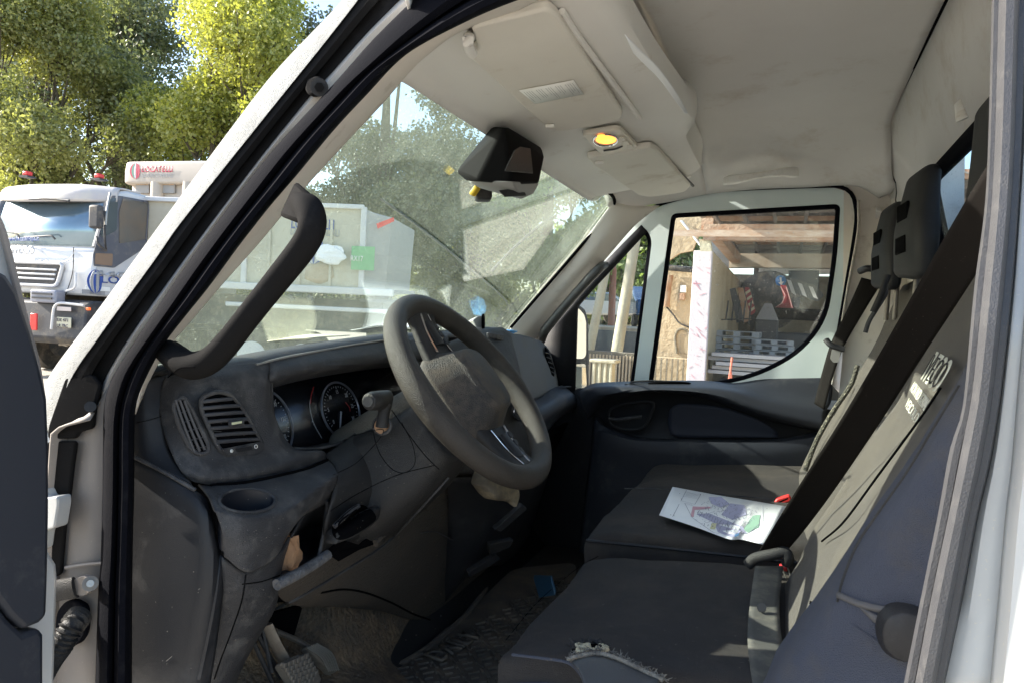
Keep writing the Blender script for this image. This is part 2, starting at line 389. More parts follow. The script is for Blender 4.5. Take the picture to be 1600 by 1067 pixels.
DMET = mat('dark_steel', (.2, .18, .155), .55, .4, dust=((.13, .10, .075), .3, 20))
CARP = mat('dirty_carpet', (.07, .058, .045), .97, col2=(.045, .038, .030), nscale=7, bump=(500, 1, .004), dust=((.15, .12, .085), .22, 6))
MATT = mat('rubber_mat', (.085, .074, .062), .6, dust=((.2, .16, .12), .45, 9), bump=(300, .4, .003))
CARD = mat('kick_panel_board', (.058, .048, .038), .9, col2=(.038, .032, .027), nscale=5, bump=(160, .8, .008), dust=((.075, .058, .042), .35, 7), speck=((.3, .24, .17), 160, .74))
PAPER = mat('white_paper', (.80, .82, .84), .8)
STICK = mat('sticker_white', (.86, .87, .84), .6, col2=(.80, .80, .76), nscale=40)
INK = mat('ink_grey', (.30, .31, .31), .8)
GAUGE = mat('gauge_face', (.008, .008, .010), .25)
GLASSC = glass_mat('cluster_lens', (.9, .92, .95), .2)
WHM = mat('print_white', (.75, .75, .72), .6)
EMB = mat('seat_print', (.72, .71, .60), .9, bump=(900, .5, .002))
LAMP = mat('lit_lamp_lens', (.8, .38, .10), .4, emit=((1., .27, .035), .95))
LAMPH = mat('lamp_housing', (.62, .58, .50), .4)
GLW = glass_mat('windscreen_glass', (.92, .965, .94), 1.9, .075, (.55, .62, .52), wiper=[(1.28, -.06, .50), (2.0, -.06, .46)], pscale=70)
GLS = glass_mat('side_glass', (.95, .98, .97), .45, .025, (.6, .6, .55), pscale=60)
GLD = glass_mat('dark_truck_glass', (.30, .37, .42), 2.4, .05, (.5, .55, .6))
ORG = mat('orange_lens', (.75, .13, .03), .3, emit=((1, .15, .03), .2))
REDL = mat('red_truck_lens', (.7, .03, .03), .3)
CARDD = mat('dusty_footwell_carpet', (.13, .102, .074), .95, col2=(.075, .061, .047), nscale=6, bump=(90, 1, .012), dust=((.26, .18, .11), .5, 11), speck=((.34, .27, .19), 130, .73))
from mathutils.geometry import tessellate_polygon
def sheet(name, outer, holes, m, parent, solid=.003, **kw):
    loops = [[Vector(p) for p in outer]]+[[Vector(p) for p in h] for h in holes]
    tris = tessellate_polygon(loops); vs = [p for l in loops for p in l]
    return MO(name, vs, [t for t in tris if len(set(t)) == 3], m, parent, solid=solid, **kw)
def hull(name, pts, m, parent, **kw):
    bm = bmesh.new()
    for p in pts: bm.verts.new(Vector(p))
    r = bmesh.ops.convex_hull(bm, input=bm.verts)
    junk = [g for g in r['geom_interior']+r['geom_unused'] if isinstance(g, bmesh.types.BMVert)]
    if junk: bmesh.ops.delete(bm, geom=list(set(junk)), context='VERTS')
    bmesh.ops.dissolve_limit(bm, angle_limit=math.radians(2), verts=bm.verts, edges=bm.edges)
    bm.verts.index_update(); vs = [v.co.copy() for v in bm.verts]; fs = [[v.index for v in f.verts] for f in bm.faces]; bm.free()
    return MO(name, vs, fs, m, parent, **kw)
L = lambda *a: [Vector(p) for p in a]

van = thing('light_truck', 'white light truck with its front door open and a dusty cab inside, filling the foreground', 'truck', TV)

# ---- body shell ---------------------------------------------------------------
shell = MB()
roofn = [(-.44, .88, .565), (-.38, .87, .58), (-.20, .76, .62), (.10, .76, .64), (.42, .76, .63)]
def rrow(y, dz): return [Vector((x, y, z+dz)) for x, _, z in roofn]
patch('roof', [rrow(.87, 0), rrow(1.2, .03), rrow(1.63, .04), rrow(2.1, .03), rrow(2.45, 0), [Vector((x, 2.56, z-.12)) for x, _, z in roofn]], PAINT, van, nu=12, nv=24, solid=.006)
sheet('roof_front', [(-.535, 1.02, .425), (-.535, 2.40, .425), (-.44, 2.50, .565), (-.44, .92, .565)], [], PAINT, van, solid=.006)
patch('bonnet', [[Vector((-.95, y, -.10)), Vector((-1.25, y, -.20-.03*abs(y-1.63))), Vector((-1.6, y, -.36-.08*abs(y-1.63))), Vector((-1.72, y, -.62))] for y in (.78, 1.1, 1.63, 2.16, 2.50)], PAINT, van, nu=14, nv=14, solid=.006)
sheet('front_wing', [(-.95, .70, -.12), (-1.30, .70, -.26), (-1.68, .80, -.45), (-1.72, .80, -1.0), (-1.55, .70, -1.05), (-1.45, .70, -.88), (-1.2, .70, -.78), (-1.0, .70, -.9), (-.93, .70, -1.05), (-.92, .70, -.5)], [], PAINT, van, solid=.02)
sheet('front_wing', [(-.95, 2.56, -.12), (-1.30, 2.56, -.26), (-1.68, 2.48, -.45), (-1.72, 2.48, -1.0), (-1.55, 2.56, -1.05), (-1.45, 2.56, -.88), (-1.2, 2.56, -.78), (-1.0, 2.56, -.9), (-.93, 2.56, -1.05), (-.92, 2.56, -.5)], [], PAINT, van, solid=.02)
bx('front_bumper', (-1.74, 1.63, -.88), (.1, 1.8, .42), PL, van, bevel=.03)
bx('floor_pan', (-.30, 1.60, -.82), (1.35, 1.80, .05), PLS, van)
bx('door_sill', (-.34, .69, -.86), (1.15, .09, .12), PAINTJ, van, bevel=.01)
sheet('firewall', [(-.96, .75, -.06), (-.96, 2.50, -.06), (-.99, 2.50, -.60), (-.80, 2.50, -.80), (-.80, .75, -.80), (-.99, .75, -.60)], [], PLS, van, solid=.01)
for y in (.82, 2.44):
    wh = tube('front_wheel', [(-1.30, y-.1, -1.14), (-1.30, y+.1, -1.14)], .34, RUB, van, n=40, ns=2, smoothpath=False)
    MO('wheel_rim', *(lambda b: (b.v, b.f))(MB().disc((-1.30, y-.104 if y < 1 else y+.104, -1.14), (0, 1, 0), .2)), METAL, wh, solid=.004)

# rear wall, rear window
RWX = lambda z: .365-.19*z
def RWP(y, z): return Vector((RWX(z), y, z))
win = rloop([RWP(.80, .335), RWP(1.86, .335), RWP(1.86, .02), RWP(.80, .02)], .05, 5)
sheet('rear_wall', [RWP(.70, .60), RWP(2.46, .60), RWP(2.46, -.80), RWP(.70, -.80)], [win], HEAD, van, solid=.008)
tube('rear_window_seal', win, .014, RUB, van, closed=True, up=(1, 0, .19), ns=80, ex=.6)
sheet('rear_window', win, [], GLS, van, solid=.003)
seam = L(PX(1500, -45, .252), PX(1479, 0, .252), PX(1425, 112, .252), PX(1374, 217, .252), PX(1377, 239, .262), PX(1401, 287, .285), PX(1401, 311, .292))
tube('headliner_seam', seam, .0035, BLK, van, ns=40, n=6)
tube('headliner_seam', [seam[-1], seam[-1]+Vector((.01, .0, -.12))], .004, BLK, van, n=6)
hk = loft('coat_hook', [(PX(1496, 160, .262), (0, .007, 0), (.004, 0, .004)), (PX(1500, 176, .256), (0, .007, 0), (.006, 0, .004)), (PX(1503, 188, .252), (0, .008, 0), (.008, 0, .003))], CONS, van, n=14)
sheet('headboard', [(.62, .66, .42), (.62, 2.56, .42), (.62, 2.56, -.9), (.62, .66, -.9)], [], PAINTB, van, solid=.03)
bx('headboard_post', (.56, 1.40, .02), (.05, .06, .62), PAINT, van, bevel=.006)
bx('headboard_post', (.56, 1.95, .02), (.05, .06, .62), PAINT, van, bevel=.006)
bx('headboard_rail', (.57, 1.63, .245), (.04, 1.8, .05), PAINTB, van, bevel=.006)

# ---- headliner -------------------------------------------------------------------
xs = (-.25, -.10, .05, .16, .252)
rows = [[Vector((x, .755, .44)) for x in xs], [Vector((x, .80, .53)) for x in xs], [Vector((x, .95, .558)) for x in xs], [Vector((x, 1.4, .566)) for x in xs], [Vector((x, 1.9, .560)) for x in xs],
        [Vector((x, 2.12, .545)) for x in xs], [Vector((x, 2.22, .515)) for x in xs[:4]]+[Vector((.262, 2.20, .50))], [Vector((x, 2.30, .485)) for x in xs[:4]]+[Vector((.27, 2.26, .44))],
        [Vector((-.25, 2.375, .462)), Vector((-.10, 2.375, .458)), Vector((.05, 2.375, .452)), Vector((.16, 2.37, .445)), Vector((.288, 2.33, .40))],
        [Vector((-.25, 2.405, .437)), Vector((-.10, 2.405, .442)), Vector((.05, 2.405, .438)), Vector((.19, 2.40, .432)), Vector((.255, 2.40, .39))]]
patch('headliner', rows, HEAD, van, nu=24, nv=64, solid=.005)
patch('headliner_corner', [L((-.56, 2.12, .47), (-.40, 2.14, .49), (-.24, 2.12, .53)), L((-.556, 2.24, .430), (-.40, 2.30, .47), (-.245, 2.31, .49)), L((-.553, 2.30, .398), (-.39, 2.385, .433), (-.245, 2.375, .463)), L((-.55, 2.31, .388), (-.383, 2.405, .417), (-.24, 2.405, .438))], HEAD, van, nu=14, nv=20)
patch('near_header_trim', [L((-.26, .72, .41), (-.10, .72, .42), (0, .72, .42), (.3, .72, .42)), L((-.26, .75, .46), (-.10, .75, .47), (0, .75, .47), (.3, .75, .47)), L((-.26, .82, .52), (-.10, .82, .53), (0, .82, .53), (.3, .82, .53))], PILL, van, nu=14, nv=10)
gh = loft('grab_handle', [(PY(1132, 284, 2.285), (0, .004, .012), (0, -.014, 0)), (PY(1140, 282, 2.275), (0, .004, .014), (0, -.016, 0)), (PY(1150, 281, 2.262), (0, 0, .009), (0, -.012, 0)), (PY(1190, 274, 2.25), (0, 0, .0075), (0, -.009, 0)), (PY(1222, 270, 2.262), (0, 0, .009), (0, -.012, 0)), (PY(1232, 270, 2.275), (0, .004, .015), (0, -.016, 0)), (PY(1246, 270, 2.285), (0, .004, .014), (0, -.014, 0))], CONS, van, n=20, nr=30)

# ---- overhead console ---------------------------------------------------------------
def crow(y, xl, open_=True, dz=0.):
    x0 = -.42 if y < .76 else -.45 if y < .82 else -.6
    a = [Vector((-.565, y, .385+dz)), Vector((-.545, y, .402+dz)), Vector((-.46, y, .414+dz)), Vector((-.36, y, .427+dz)), Vector((-.27, y, .440+dz)), Vector((xl-.006, y, .4455+dz)), Vector((xl+.002, y, .447+dz)), Vector((xl+.005, y, .451+dz)), Vector((xl+.008, y, .475+dz)), Vector((xl+.006, y, .492+dz)) if open_ else Vector((xl+.012, y, .52))]
    for p in a: p.x = max(p.x, x0)
    return a+([Vector((xl-.05, y, .480+dz)), Vector((xl-.09, y, .56))] if open_ else [Vector((xl-.01, y, .550)), Vector((xl-.05, y, .565))])
patch('overhead_console', [crow(.74, -.235), crow(.80, -.235), crow(.86, -.235), crow(1.0, -.232), crow(1.25, -.222), crow(1.48, -.200), crow(1.57, -.193), crow(1.63, -.205, False), crow(1.72, -.232, False), crow(1.9, -.236, False), crow(2.07, -.24, False), crow(2.13, -.27, False, .004), crow(2.20, -.36, False, .015)], CONS, van, nu=44, nv=70, solid=.004)
vp0 = Vector((-.4, 0, .4218-.021)); vn = Vector((.13, 0, -1)).normalized()
def VI(u, v, d=0.): return PP(u, v, vp0+vn*d, vn)
def visor(loop, r, name, **k):
    lp = rloop([VI(*p) for p in loop], r, 5)
    return prism(name, lp, vn*-.016, VISM, van, bevel=.0045, segs=3)
v1 = visor([(736, 44), (856, 15), (870, 24), (975, 180), (966, 191), (878, 207), (856, 203), (731, 88), (748, 78)], [.01, .02, .02, .03, .03, .03, .01, .012, .005], 'sun_visor')
v2 = visor([(917, 248), (1016, 231), (1026, 235), (1080, 291), (1070, 301), (1015, 309), (998, 306), (930, 261)], [.01, .012, .012, .02, .02, .02, .012, .01], 'sun_visor')
tube('visor_hinge', [VI(737, 56, -.02), VI(731, 62, .010), VI(733, 76, .012), VI(738, 84, .008)], .008, CONS, v1, n=10, ns=16)
tube('visor_clip', [VI(853, 198, .004), VI(866, 197, .006)], .004, CONS, v1, n=8, ns=4)
tube('visor_clip', [VI(930, 255, .004), VI(943, 254, .006)], .004, CONS, v2, n=8, ns=4)
lb = sheet('warning_label', [VI(811, 142, .0025), VI(896, 126, .0025), VI(912, 148, .0025), VI(836, 163, .0025)], [], STICK, v1, solid=.0006)
def lines_on(q, n, name, m, parent, rows=(.12, .88), gaps=(), th=.010, seed=1, jitter=.35, lift=vn*.0012):
    a, b, c, d = [Vector(p) for p in q]; mb = MB(); r = random.Random(seed)
    for i in range(n):
        if i in gaps: continue
        f = .05+.9*i/(n-1); e = rows[1]-r.random()*jitter
        def pt(x, y): return a.lerp(b, x).lerp(d.lerp(c, x), y)+lift
        mb.quad(pt(f, rows[0]), pt(f+th, rows[0]), pt(f+th, e), pt(f, e))
    return mb.build(name, m, parent, smooth=False)
lines_on([VI(811, 142, .0025), VI(896, 126, .0025), VI(912, 148, .0025), VI(836, 163, .0025)], 21, 'label_print', INK, v1, gaps=(4, 8, 12, 16), th=.007)
tube('console_groove', [VI(878, 18, -.014), VI(905, 60, -.013), VI(1000, 186, -.010)], .005, CONS, van, n=8)
tube('console_groove', [VI(1020, 229, -.010), VI(1050, 258, -.010), VI(1083, 291, -.008)], .004, PLD, van, n=8)
# courtesy lamp
cl = prism('courtesy_lamp', rloop([VI(909, 212), VI(969, 203), VI(998, 231), VI(939, 243)], .014, 4), vn*-.012, LAMPH, van, bevel=.003)
def disc_on(name, c, rx, ry, m, parent, dz=0., n=28, f=VI, solid=.0015):
    """disc drawn by its outline as seen at (c), rx,ry in pixels"""
    return MO(name, [f(c[0]+rx*math.cos(2*math.pi*i/n), c[1]+ry*math.sin(2*math.pi*i/n), dz) for i in range(n)], [tuple(range(n))], m, parent, solid=solid)
tube('lamp_bezel', [VI(946+19*math.cos(a/8*math.pi), 220+9*math.sin(a/8*math.pi), .002) for a in range(16)], .002, CHR, cl, closed=True, up=vn, n=6, ns=40)
disc_on('lamp_lens', (947, 219), 16, 6.5, LAMP, cl, .0035)
disc_on('lamp_lens', (941, 214), 8, 3, LAMP, cl, .0030)
for k, (x, y) in enumerate(((972, 217), (977, 223), (984, 229))): prism('lamp_switch', [VI(x-5, y-3, .001), VI(x+3, y-4, .001), VI(x+6, y+1, .001), VI(x-2, y+2, .001)], vn*.004, LAMPH, cl, bevel=.001)
tube('lamp_slot', [VI(943, 236, .001), VI(962, 233, .001), VI(972, 229, .001)], .0025, PLD, cl, n=6)
pl_g = mat('tank_label_dark', (.22, .20, .17), .8)

# ---- windscreen --------------------------------------------------------------------
gp0 = Vector((-.545, 0, .41)); gn = Vector((.43, 0, -.375)).normalized()
def G(u, v, d=0.): return PP(u, v, gp0+gn*d, gn)
gl_out = [G(652, 100), G(705, 138), G(770, 190), G(852, 250), G(925, 290), G(950, 300), G(959, 310), G(957, 324), G(905, 388), G(798, 512)]
gl_out += [G(798, 512)+Vector((-.08, .02, -.092)), G(255, 548)+Vector((-.08, -.01, -.092)), G(262, 541), G(402, 377), G(476, 288), G(600, 150)]
sheet('windscreen', gl_out, [], GLW, van, solid=.004, smooth=False)
tube('windscreen_edge', [G(935, 294, .011), G(948, 299, .011), G(959, 310, .011), G(957, 324, .011), G(905, 388, .011), G(798, 512, .011)], .0055, BLK, van, n=8, ns=60)
patch('windscreen_header', [L(G(640, 85, .01), G(705, 130, .008), G(770, 182, .008), G(852, 243, .008), G(945, 293, .008), G(975, 315, .008)), L(G(652, 100, .003), G(705, 138, .003), G(770, 190, .003), G(852, 250, .003), G(925, 290, .003), G(962, 312, .003))], PILL, van, nu=30, nv=4, solid=.003)
tube('wiper_blade', [G(868, 338, -.022), G(845, 352, -.024), G(805, 386, -.024), G(768, 424, -.022)], .007, PLS, van, n=8, flat=(1, .6))
tube('wiper_arm', [G(596, 312, -.03), G(650, 352, -.034), G(720, 408, -.034), G(790, 470, -.03), G(800, 500, -.03)], .0028, PLS, van, n=8)
# sensor housing hanging at the top of the glass
hp = [G(712, 268), G(768, 199), G(795, 200), G(846, 233), G(812, 290)]
hp += [PX(729, 283, hp[0].x+.02), PX(745, 284, hp[0].x+.06), PX(842, 287, -.47), PX(850, 247, -.475), PX(846, 232, -.49), PX(786, 199, -.50), PX(800, 289, -.50)]
sh = hull('mirror_housing', hp, mat('housing_black', (.004, .0043, .005), .75, spec=.12), van, bevel=.006, segs=3)
prism('housing_hatch', [PX(788, 268, -.468), PX(803, 236, -.468), PX(812, 230, -.468), PX(828, 233, -.468), PX(832, 272, -.468)], (.002, -.002, 0), PLS, sh, bevel=.001)
lowp = hull('housing_base', [PX(732, 285, -.60), PX(748, 294, -.58), PX(790, 306, -.55), PX(815, 312, -.52), PX(834, 303, -.50), PX(843, 287, -.49), PX(800, 284, -.49), PX(745, 281, -.58), PX(800, 290, -.58)], mat('grey_housing', (.22, .22, .21), .5), sh, bevel=.003)
prism('display_window', [PX(779, 298, -.530), PX(793, 296, -.520), PX(820, 301, -.505), PX(822, 306, -.505), PX(788, 308, -.525)], (.003, -.006, -.002), PLS, lowp, bevel=.001)
bx('small_camera', PX(755, 304, -.60), (.035, .04, .028), PL, van, bevel=.006, rot=Matrix.Rotation(.5, 3, 'Z'))
bx('camera_tag', PX(742, 299, -.605), (.010, .018, .022), mat('yellow_tag', (.75, .52, .04), .5), van, bevel=.003, rot=Matrix.Rotation(.7, 3, 'Y'))

# ---- near A pillar, seen across the open doorway ------------------------------------------
L0 = [(66, 640), (77, 590), (160, 478), (253, 350), (364, 200), (430, 115), (520, 20), (545, -8), (600, -75)]
L1 = [(80, 690), (108, 598), (160, 520), (240, 410), (282, 350), (400, 202), (470, 115), (520, 52), (560, 0), (612, -70)]
L2 = [(150, 640), (161, 597), (200, 530), (285, 410), (400, 256), (460, 180), (487, 147), (520, 112), (575, 50), (650, -25)]
L3 = [(165, 640), (177, 597), (214, 532), (297, 410), (412, 256), (500, 158), (533, 122), (590, 58), (680, -20)]
L4 = [(213, 640), (226, 590), (258, 532), (326, 446), (370, 386), (420, 322), (463, 272), (520, 203), (571, 148), (634, 84), (725, 34), (800, 2), (900, -30)]
GE = [(238, 575), (268, 535), (340, 449), (402, 377), (476, 288), (540, 217), (611, 142), (652, 100), (700, 60), (790, 25)]
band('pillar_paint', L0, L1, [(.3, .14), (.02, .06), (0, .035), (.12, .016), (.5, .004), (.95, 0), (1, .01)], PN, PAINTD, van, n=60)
band('pillar_cover', L1, L2, [(0, .016), (.03, .004), (.3, .004), (.5, .010), (.55, .020), (.97, .022), (1, .03)], PN, BLKT, van, n=60)
band('pillar_jamb', L2, L3, [(0, .026), (.4, .020), (1., .026), (1.2, .03)], PN, PAINTS, van, n=60)
L3f = [(150, 1090), (155, 930), (159, 878), (162, 775), (163, 700), (164, 640), (171, 605), (184, 578)]+L3[2:-1]+[(690, -40)]
L4f = [(204, 1090), (205, 890), (208, 750), (208, 680), (211, 630), (226, 590)]+L4[2:]
SEALP = [(0, .012), (.03, -.006), (.14, -.016), (.30, -.018), (.42, -.010), (.47, .004), (.52, .004), (.56, -.008), (.66, -.016), (.80, -.012), (.93, 0), (1, .02)]
band('door_seal', L3f, L4f, SEALP, lambda u, v, o: PN(u, v, o+.005), RUB, van, n=110)
band('inner_pillar_trim', L4, GE, [(-.1, .05), (0, .055), (.15, .062), (.8, .105), (1., .19), (1.15, .24)], lambda u, v, o: PN(u, v, o) if o < .15 else (lambda g: g)(G(u, v, .002)), PILL, van, n=60)
tube('pillar_bolt', [PN(499, 137, .006), PN(499, 137, -.002)], .011, PLS, van, n=16, ns=2, smoothpath=False)
tube('pillar_bolt', [PN(499, 137, -.001), PN(499, 137, -.006)], .006, BLKT, van, n=6, ns=2, smoothpath=False)
prism('bolt_boss', rloop([PN(484, 146, .016), PN(488, 128, .016), PN(505, 122, .016), PN(513, 133, .016), PN(506, 150, .016), PN(492, 155, .016)], .006, 3), (0, -.012, 0), BLKT, van, bevel=.003)
# painted jamb below, hinge side
band('jamb_panel', [(60, 1090), (62, 1000), (66, 900), (72, 800), (78, 700), (84, 672), (140, 655)], [(156, 1090), (160, 930), (163, 860), (166, 775), (168, 700), (169, 640), (172, 600)], [(0, -.01), (.3, .012), (.7, .016), (1.05, .016)], PN, PAINTJ, van, n=30)
prism('lower_pillar_cover', rloop([PN(82, 664), PN(108, 590, .005), PN(150, 585, .012), PN(162, 600, .012), PN(155, 626, .01), PN(154, 632, .01), PN(150, 668, .01), PN(129, 674, .01), PN(124, 684, .01), PN(80, 684)], .004, 2), (0, -.006, 0), BLKT, van, bevel=.002)
prism('lower_pillar_cover', rloop([PN(80, 688, .004), PN(124, 688, .008), PN(119, 725, .008), PN(114, 769, .008), PN(108, 800, .008), PN(100, 895, .008), PN(78, 905, .004), PN(72, 800)], .004, 2), (0, -.006, 0), BLKT, van, bevel=.002)
tube('cover_screw', [PN(141, 635, .004), PN(141, 635, -.004)], .007, PLS, van, n=14, ns=2, smoothpath=False)
hg = prism('hinge_bracket', rloop([PN(78, 756), PN(88, 760), (PN(92, 772)), PN(112, 770), PN(113, 782), PN(107, 818), PN(88, 824), PN(84, 852), PN(76, 855)], .003, 2), (0, -.02, 0), PAINT, van, bevel=.004)
tube('jamb_weld_line', [PN(103, 886, .005), PN(130, 882, .006), PN(160, 879, .008)], .0025, PAINTJ, van, n=6)
tube('door_check_strap', [PN(60, 932, -.02), PN(90, 922, -.012), PN(118, 917, -.008)], .009, PL, van, flat=(.6, 1.6), n=10)
prism('check_bracket', rloop([PN(100, 916, .0), PN(118, 905, .0), PN(138, 895, .0), PN(152, 902, 0), PN(152, 918, 0), PN(140, 928, 0), PN(120, 924, 0), PN(100, 924, 0)], .006, 3), (0, -.008, 0), PAINTJ, van, bevel=.003)
tube('check_pin', [PN(141, 911, -.004), PN(141, 911, -.016)], .0095, DMET, van, n=20, ns=2, smoothpath=False)
tube('check_pin', [PN(141, 911, -.014), PN(141, 911, -.019)], .0045, METAL, van, n=14, ns=2, smoothpath=False)
gro = [PN(118+25*math.cos(a)*(.9), 970+38*math.sin(a)*(1 if abs(math.sin(a)) < .2 else .95), .006) for a in np.linspace(0, 2*math.pi, 25)[:-1]]
prism('cable_grommet', rloop([PN(97, 952, .006), PN(108, 937, .006), PN(122, 932, .006), PN(140, 942, .006), PN(143, 955, .006), PN(142, 985, .006), PN(132, 1002, .006), PN(112, 1008, .006), PN(96, 1000, .006), PN(94, 975, .006)], .008, 3), (0, -.008, 0), RUB, van, bevel=.002)
path = cr([PN(124, 962, -.004), PN(112, 978, -.02), PN(96, 1005, -.03), PN(78, 1030, -.034), (PN(60, 1062, -.035))], 60)
cs = tube('cable_sleeve', path, [.0125+(.0035 if i % 3 == 0 else 0) for i in range(60)], PL, van, n=18, smoothpath=False)

# ---- open front door at the left edge -----------------------------------------------------
def DR(u, v, x=-.80): return PX(u, v, x)
dpan = [DR(-6, 420), DR(12, 430), DR(30, 458), DR(50, 520), DR(66, 580), DR(76, 625), DR(79, 700), DR(79, 800), DR(77, 900), DR(75, 962), DR(62, 974), DR(38, 984), DR(15, 962), DR(-6, 934)]
far = [DR(-320, 934), DR(-320, 250)]
prism('door_trim_panel', dpan[:-1]+[DR(-6, 934), DR(-330, 900), DR(-330, 300)], (-.03, 0, 0), PLB, van, bevel=.006)
prism('door_lower_trim', [DR(-330, 905), DR(-6, 940), DR(15, 968), DR(38, 990), DR(62, 980), DR(70, 990), DR(70, 1100), DR(-330, 1100)], (-.03, 0, 0), PLB, van, bevel=.006)
prism('door_shell', [DR(-330, 200, -.835), DR(-10, 318, -.835), DR(2, 345, -.835), DR(18, 405, -.835), DR(38, 490, -.835), DR(56, 555, -.835), DR(66, 605, -.835), DR(70, 640, -.835), DR(72, 700, -.835), DR(78, 860, -.835), DR(90, 880, -.835), DR(92, 900, -.835), DR(86, 1100, -.835), DR(-330, 1100, -.835)], (-.05, 0, 0), PAINT, van, bevel=.006)
tube('door_edge_seal', [DR(-8, 335, -.825), DR(3, 360, -.825), DR(20, 425, -.825), DR(40, 505, -.825), DR(56, 565, -.825), DR(66, 625, -.825)], .004, PAINTJ, van, n=8)

# ---- near B pillar at the right edge ---------------------------------------------------------
M0 = [(1411, 1090), (1440, 945), (1469, 803), (1488, 700), (1507, 640), (1526, 447), (1542, 324), (1548, 200), (1553, 0), (1556, -40)]
M1 = [(1426, 1090), (1454, 941), (1483, 803), (1503, 700), (1519, 620), (1537, 447), (1550, 324), (1556, 200), (1561, 0), (1564, -40)]
M2 = [(1468, 1090), (1500, 941), (1526, 803), (1546, 720), (1562, 620), (1580, 460), (1590, 330), (1597, 200), (1604, 0), (1606, -40)]
M3 = [(1546, 1090), (1560, 941), (1572, 803), (1582, 720), (1590, 620), (1604, 460), (1612, 330), (1622, 200), (1635, 0), (1640, -40)]
M4 = [(1552, 1090), (1566, 941), (1579, 803), (1590, 720), (1598, 620), (1614, 460), (1622, 330), (1632, 200), (1645, 0), (1650, -40)]
M5 = [(x+260, y) for x, y in M4]
band('door_seal', M0, M1, [(.8, .03), (0, .0), (.3, -.008), (.7, -.008), (1., .004)], PN, RUBG, van, n=50)
band('door_seal', M1, M2, [(0, .004), (.08, -.012), (.3, -.022), (.5, -.022), (.62, -.012), (.68, -.006), (.9, -.006), (1, .01)], PN, RUBG, van, n=50)
band('rear_jamb', M2, M3, [(-.05, .02), (0, .012), (.3, .004), (1.02, .0)], PN, PAINTJ if False else PAINT, van, n=30)
band('body_side', M3, M5, [(0, .001), (.03, -.006), (.08, -.014), (.5, -.016), (1, -.012)], PN, PAINT, van, n=30)
prism('door_striker', rloop([PN(1555, 1042, -.002), PN(1562, 1032, -.002), PN(1574, 1036, -.002), PN(1580, 1060, -.002), PN(1578, 1085, -.002), PN(1552, 1085, -.002)], .006, 3), (0, -.006, 0), METAL, van, bevel=.002)
# B pillar inner panel
band('inner_post_trim', M1, M4, [(0, .04), (1, .08)], PN, PILL, van, n=20)
# ---- far door -------------------------------------------------------------------------------
YD = 2.44
D = lambda u, v, y=YD: PY(u, v, y)
main = rloop([D(1050, 335), D(1313, 320), D(1308, 400), D(1293, 500), D(1252, 552), D(1185, 588), D(1112, 604), D(1013, 606)], [.02, .02, .05, .12, .14, .14, .08, .02], 5)
quart = rloop([D(1000, 360), D(1014, 362), D(1020, 378), D(990, 612), D(893, 614), D(897, 478)], [.02, .02, .02, .01, .01, .01], 4)
outer = rloop([D(868, 655), D(860, 520), D(985, 352), D(1040, 319), D(1120, 301), D(1299, 293), D(1333, 306), D(1337, 347), D(1320, 455), D(1302, 560), D(1266, 655)], [.01, .02, .04, .05, .1, .04, .04, .05, .1, .1, .01], 4)
fd = sheet('door_frame', outer, [main, quart], PAINTB, van, solid=.03, bevel=.004, smooth=False)
tube('door_frame_seal', [D(985, 350, 2.42), D(1005, 333, 2.42), D(1040, 317, 2.42), D(1120, 299, 2.42), D(1299, 291, 2.42), D(1322, 296, 2.42), D(1334, 310, 2.42), D(1338, 347, 2.42), D(1321, 455, 2.42), D(1303, 560, 2.42)], .006, RUB, van, n=8, ns=70)
tube('window_gasket', main, .014, RUB, van, closed=True, up=(0, 1, 0), flat=(1, .8), ns=120, n=10, ex=.7)
tube('window_gasket', quart, .015, RUB, van, closed=True, up=(0, 1, 0), flat=(1, .8), ns=80, n=10, ex=.7)
sheet('door_window', [p+Vector((0, .012, 0)) for p in main], [], GLS, van, solid=.003)
sheet('quarter_window', [p+Vector((0, .012, 0)) for p in quart], [], GLS, van, solid=.003)
sheet('mirror_base_trim', [D(1002, 352, 2.425), D(1012, 362, 2.425), D(902, 480, 2.425), D(899, 616, 2.425), D(845, 616, 2.425), D(843, 530, 2.425), D(931, 424, 2.425)], [], PLS, van, solid=.004)
# outer skin of the far door
sheet('door_skin', [(-.86, 2.56, -.24), (.24, 2.56, -.24), (.22, 2.58, -.9), (-.86, 2.58, -.9)], [], PAINT, van, solid=.01)
# far pillar trim and its grab bar
PLf = [G(958, 316, .006), G(905, 385, .006), G(850, 451, .006), G(799, 512, .006), G(790, 523, .006)]
mid = [PY(985, 322, 2.335), PY(930, 394, 2.335), PY(880, 452, 2.335), PY(828, 512, 2.335), PY(812, 530, 2.335)]
PRf = [PY(1030, 322, 2.40), PY(992, 352, 2.40), PY(931, 422, 2.40), PY(852, 509, 2.40), PY(836, 530, 2.40)]
patch('far_pillar_trim', [PLf, mid, PRf], PILL, van, nu=30, nv=14, solid=.004)
tube('pillar_grab_bar', [PY(946, 414, 2.40), PY(938, 419, 2.355), PY(926, 430, 2.345), PY(890, 470, 2.345), PY(858, 508, 2.35), PY(850, 519, 2.355), PY(846, 532, 2.40)], [.012, .017, .016, .016, .016, .017, .015], mat('grab_bar_plastic', (.05, .05, .048), .35, bump=(600, .3, .002)), van, n=16, ns=50)
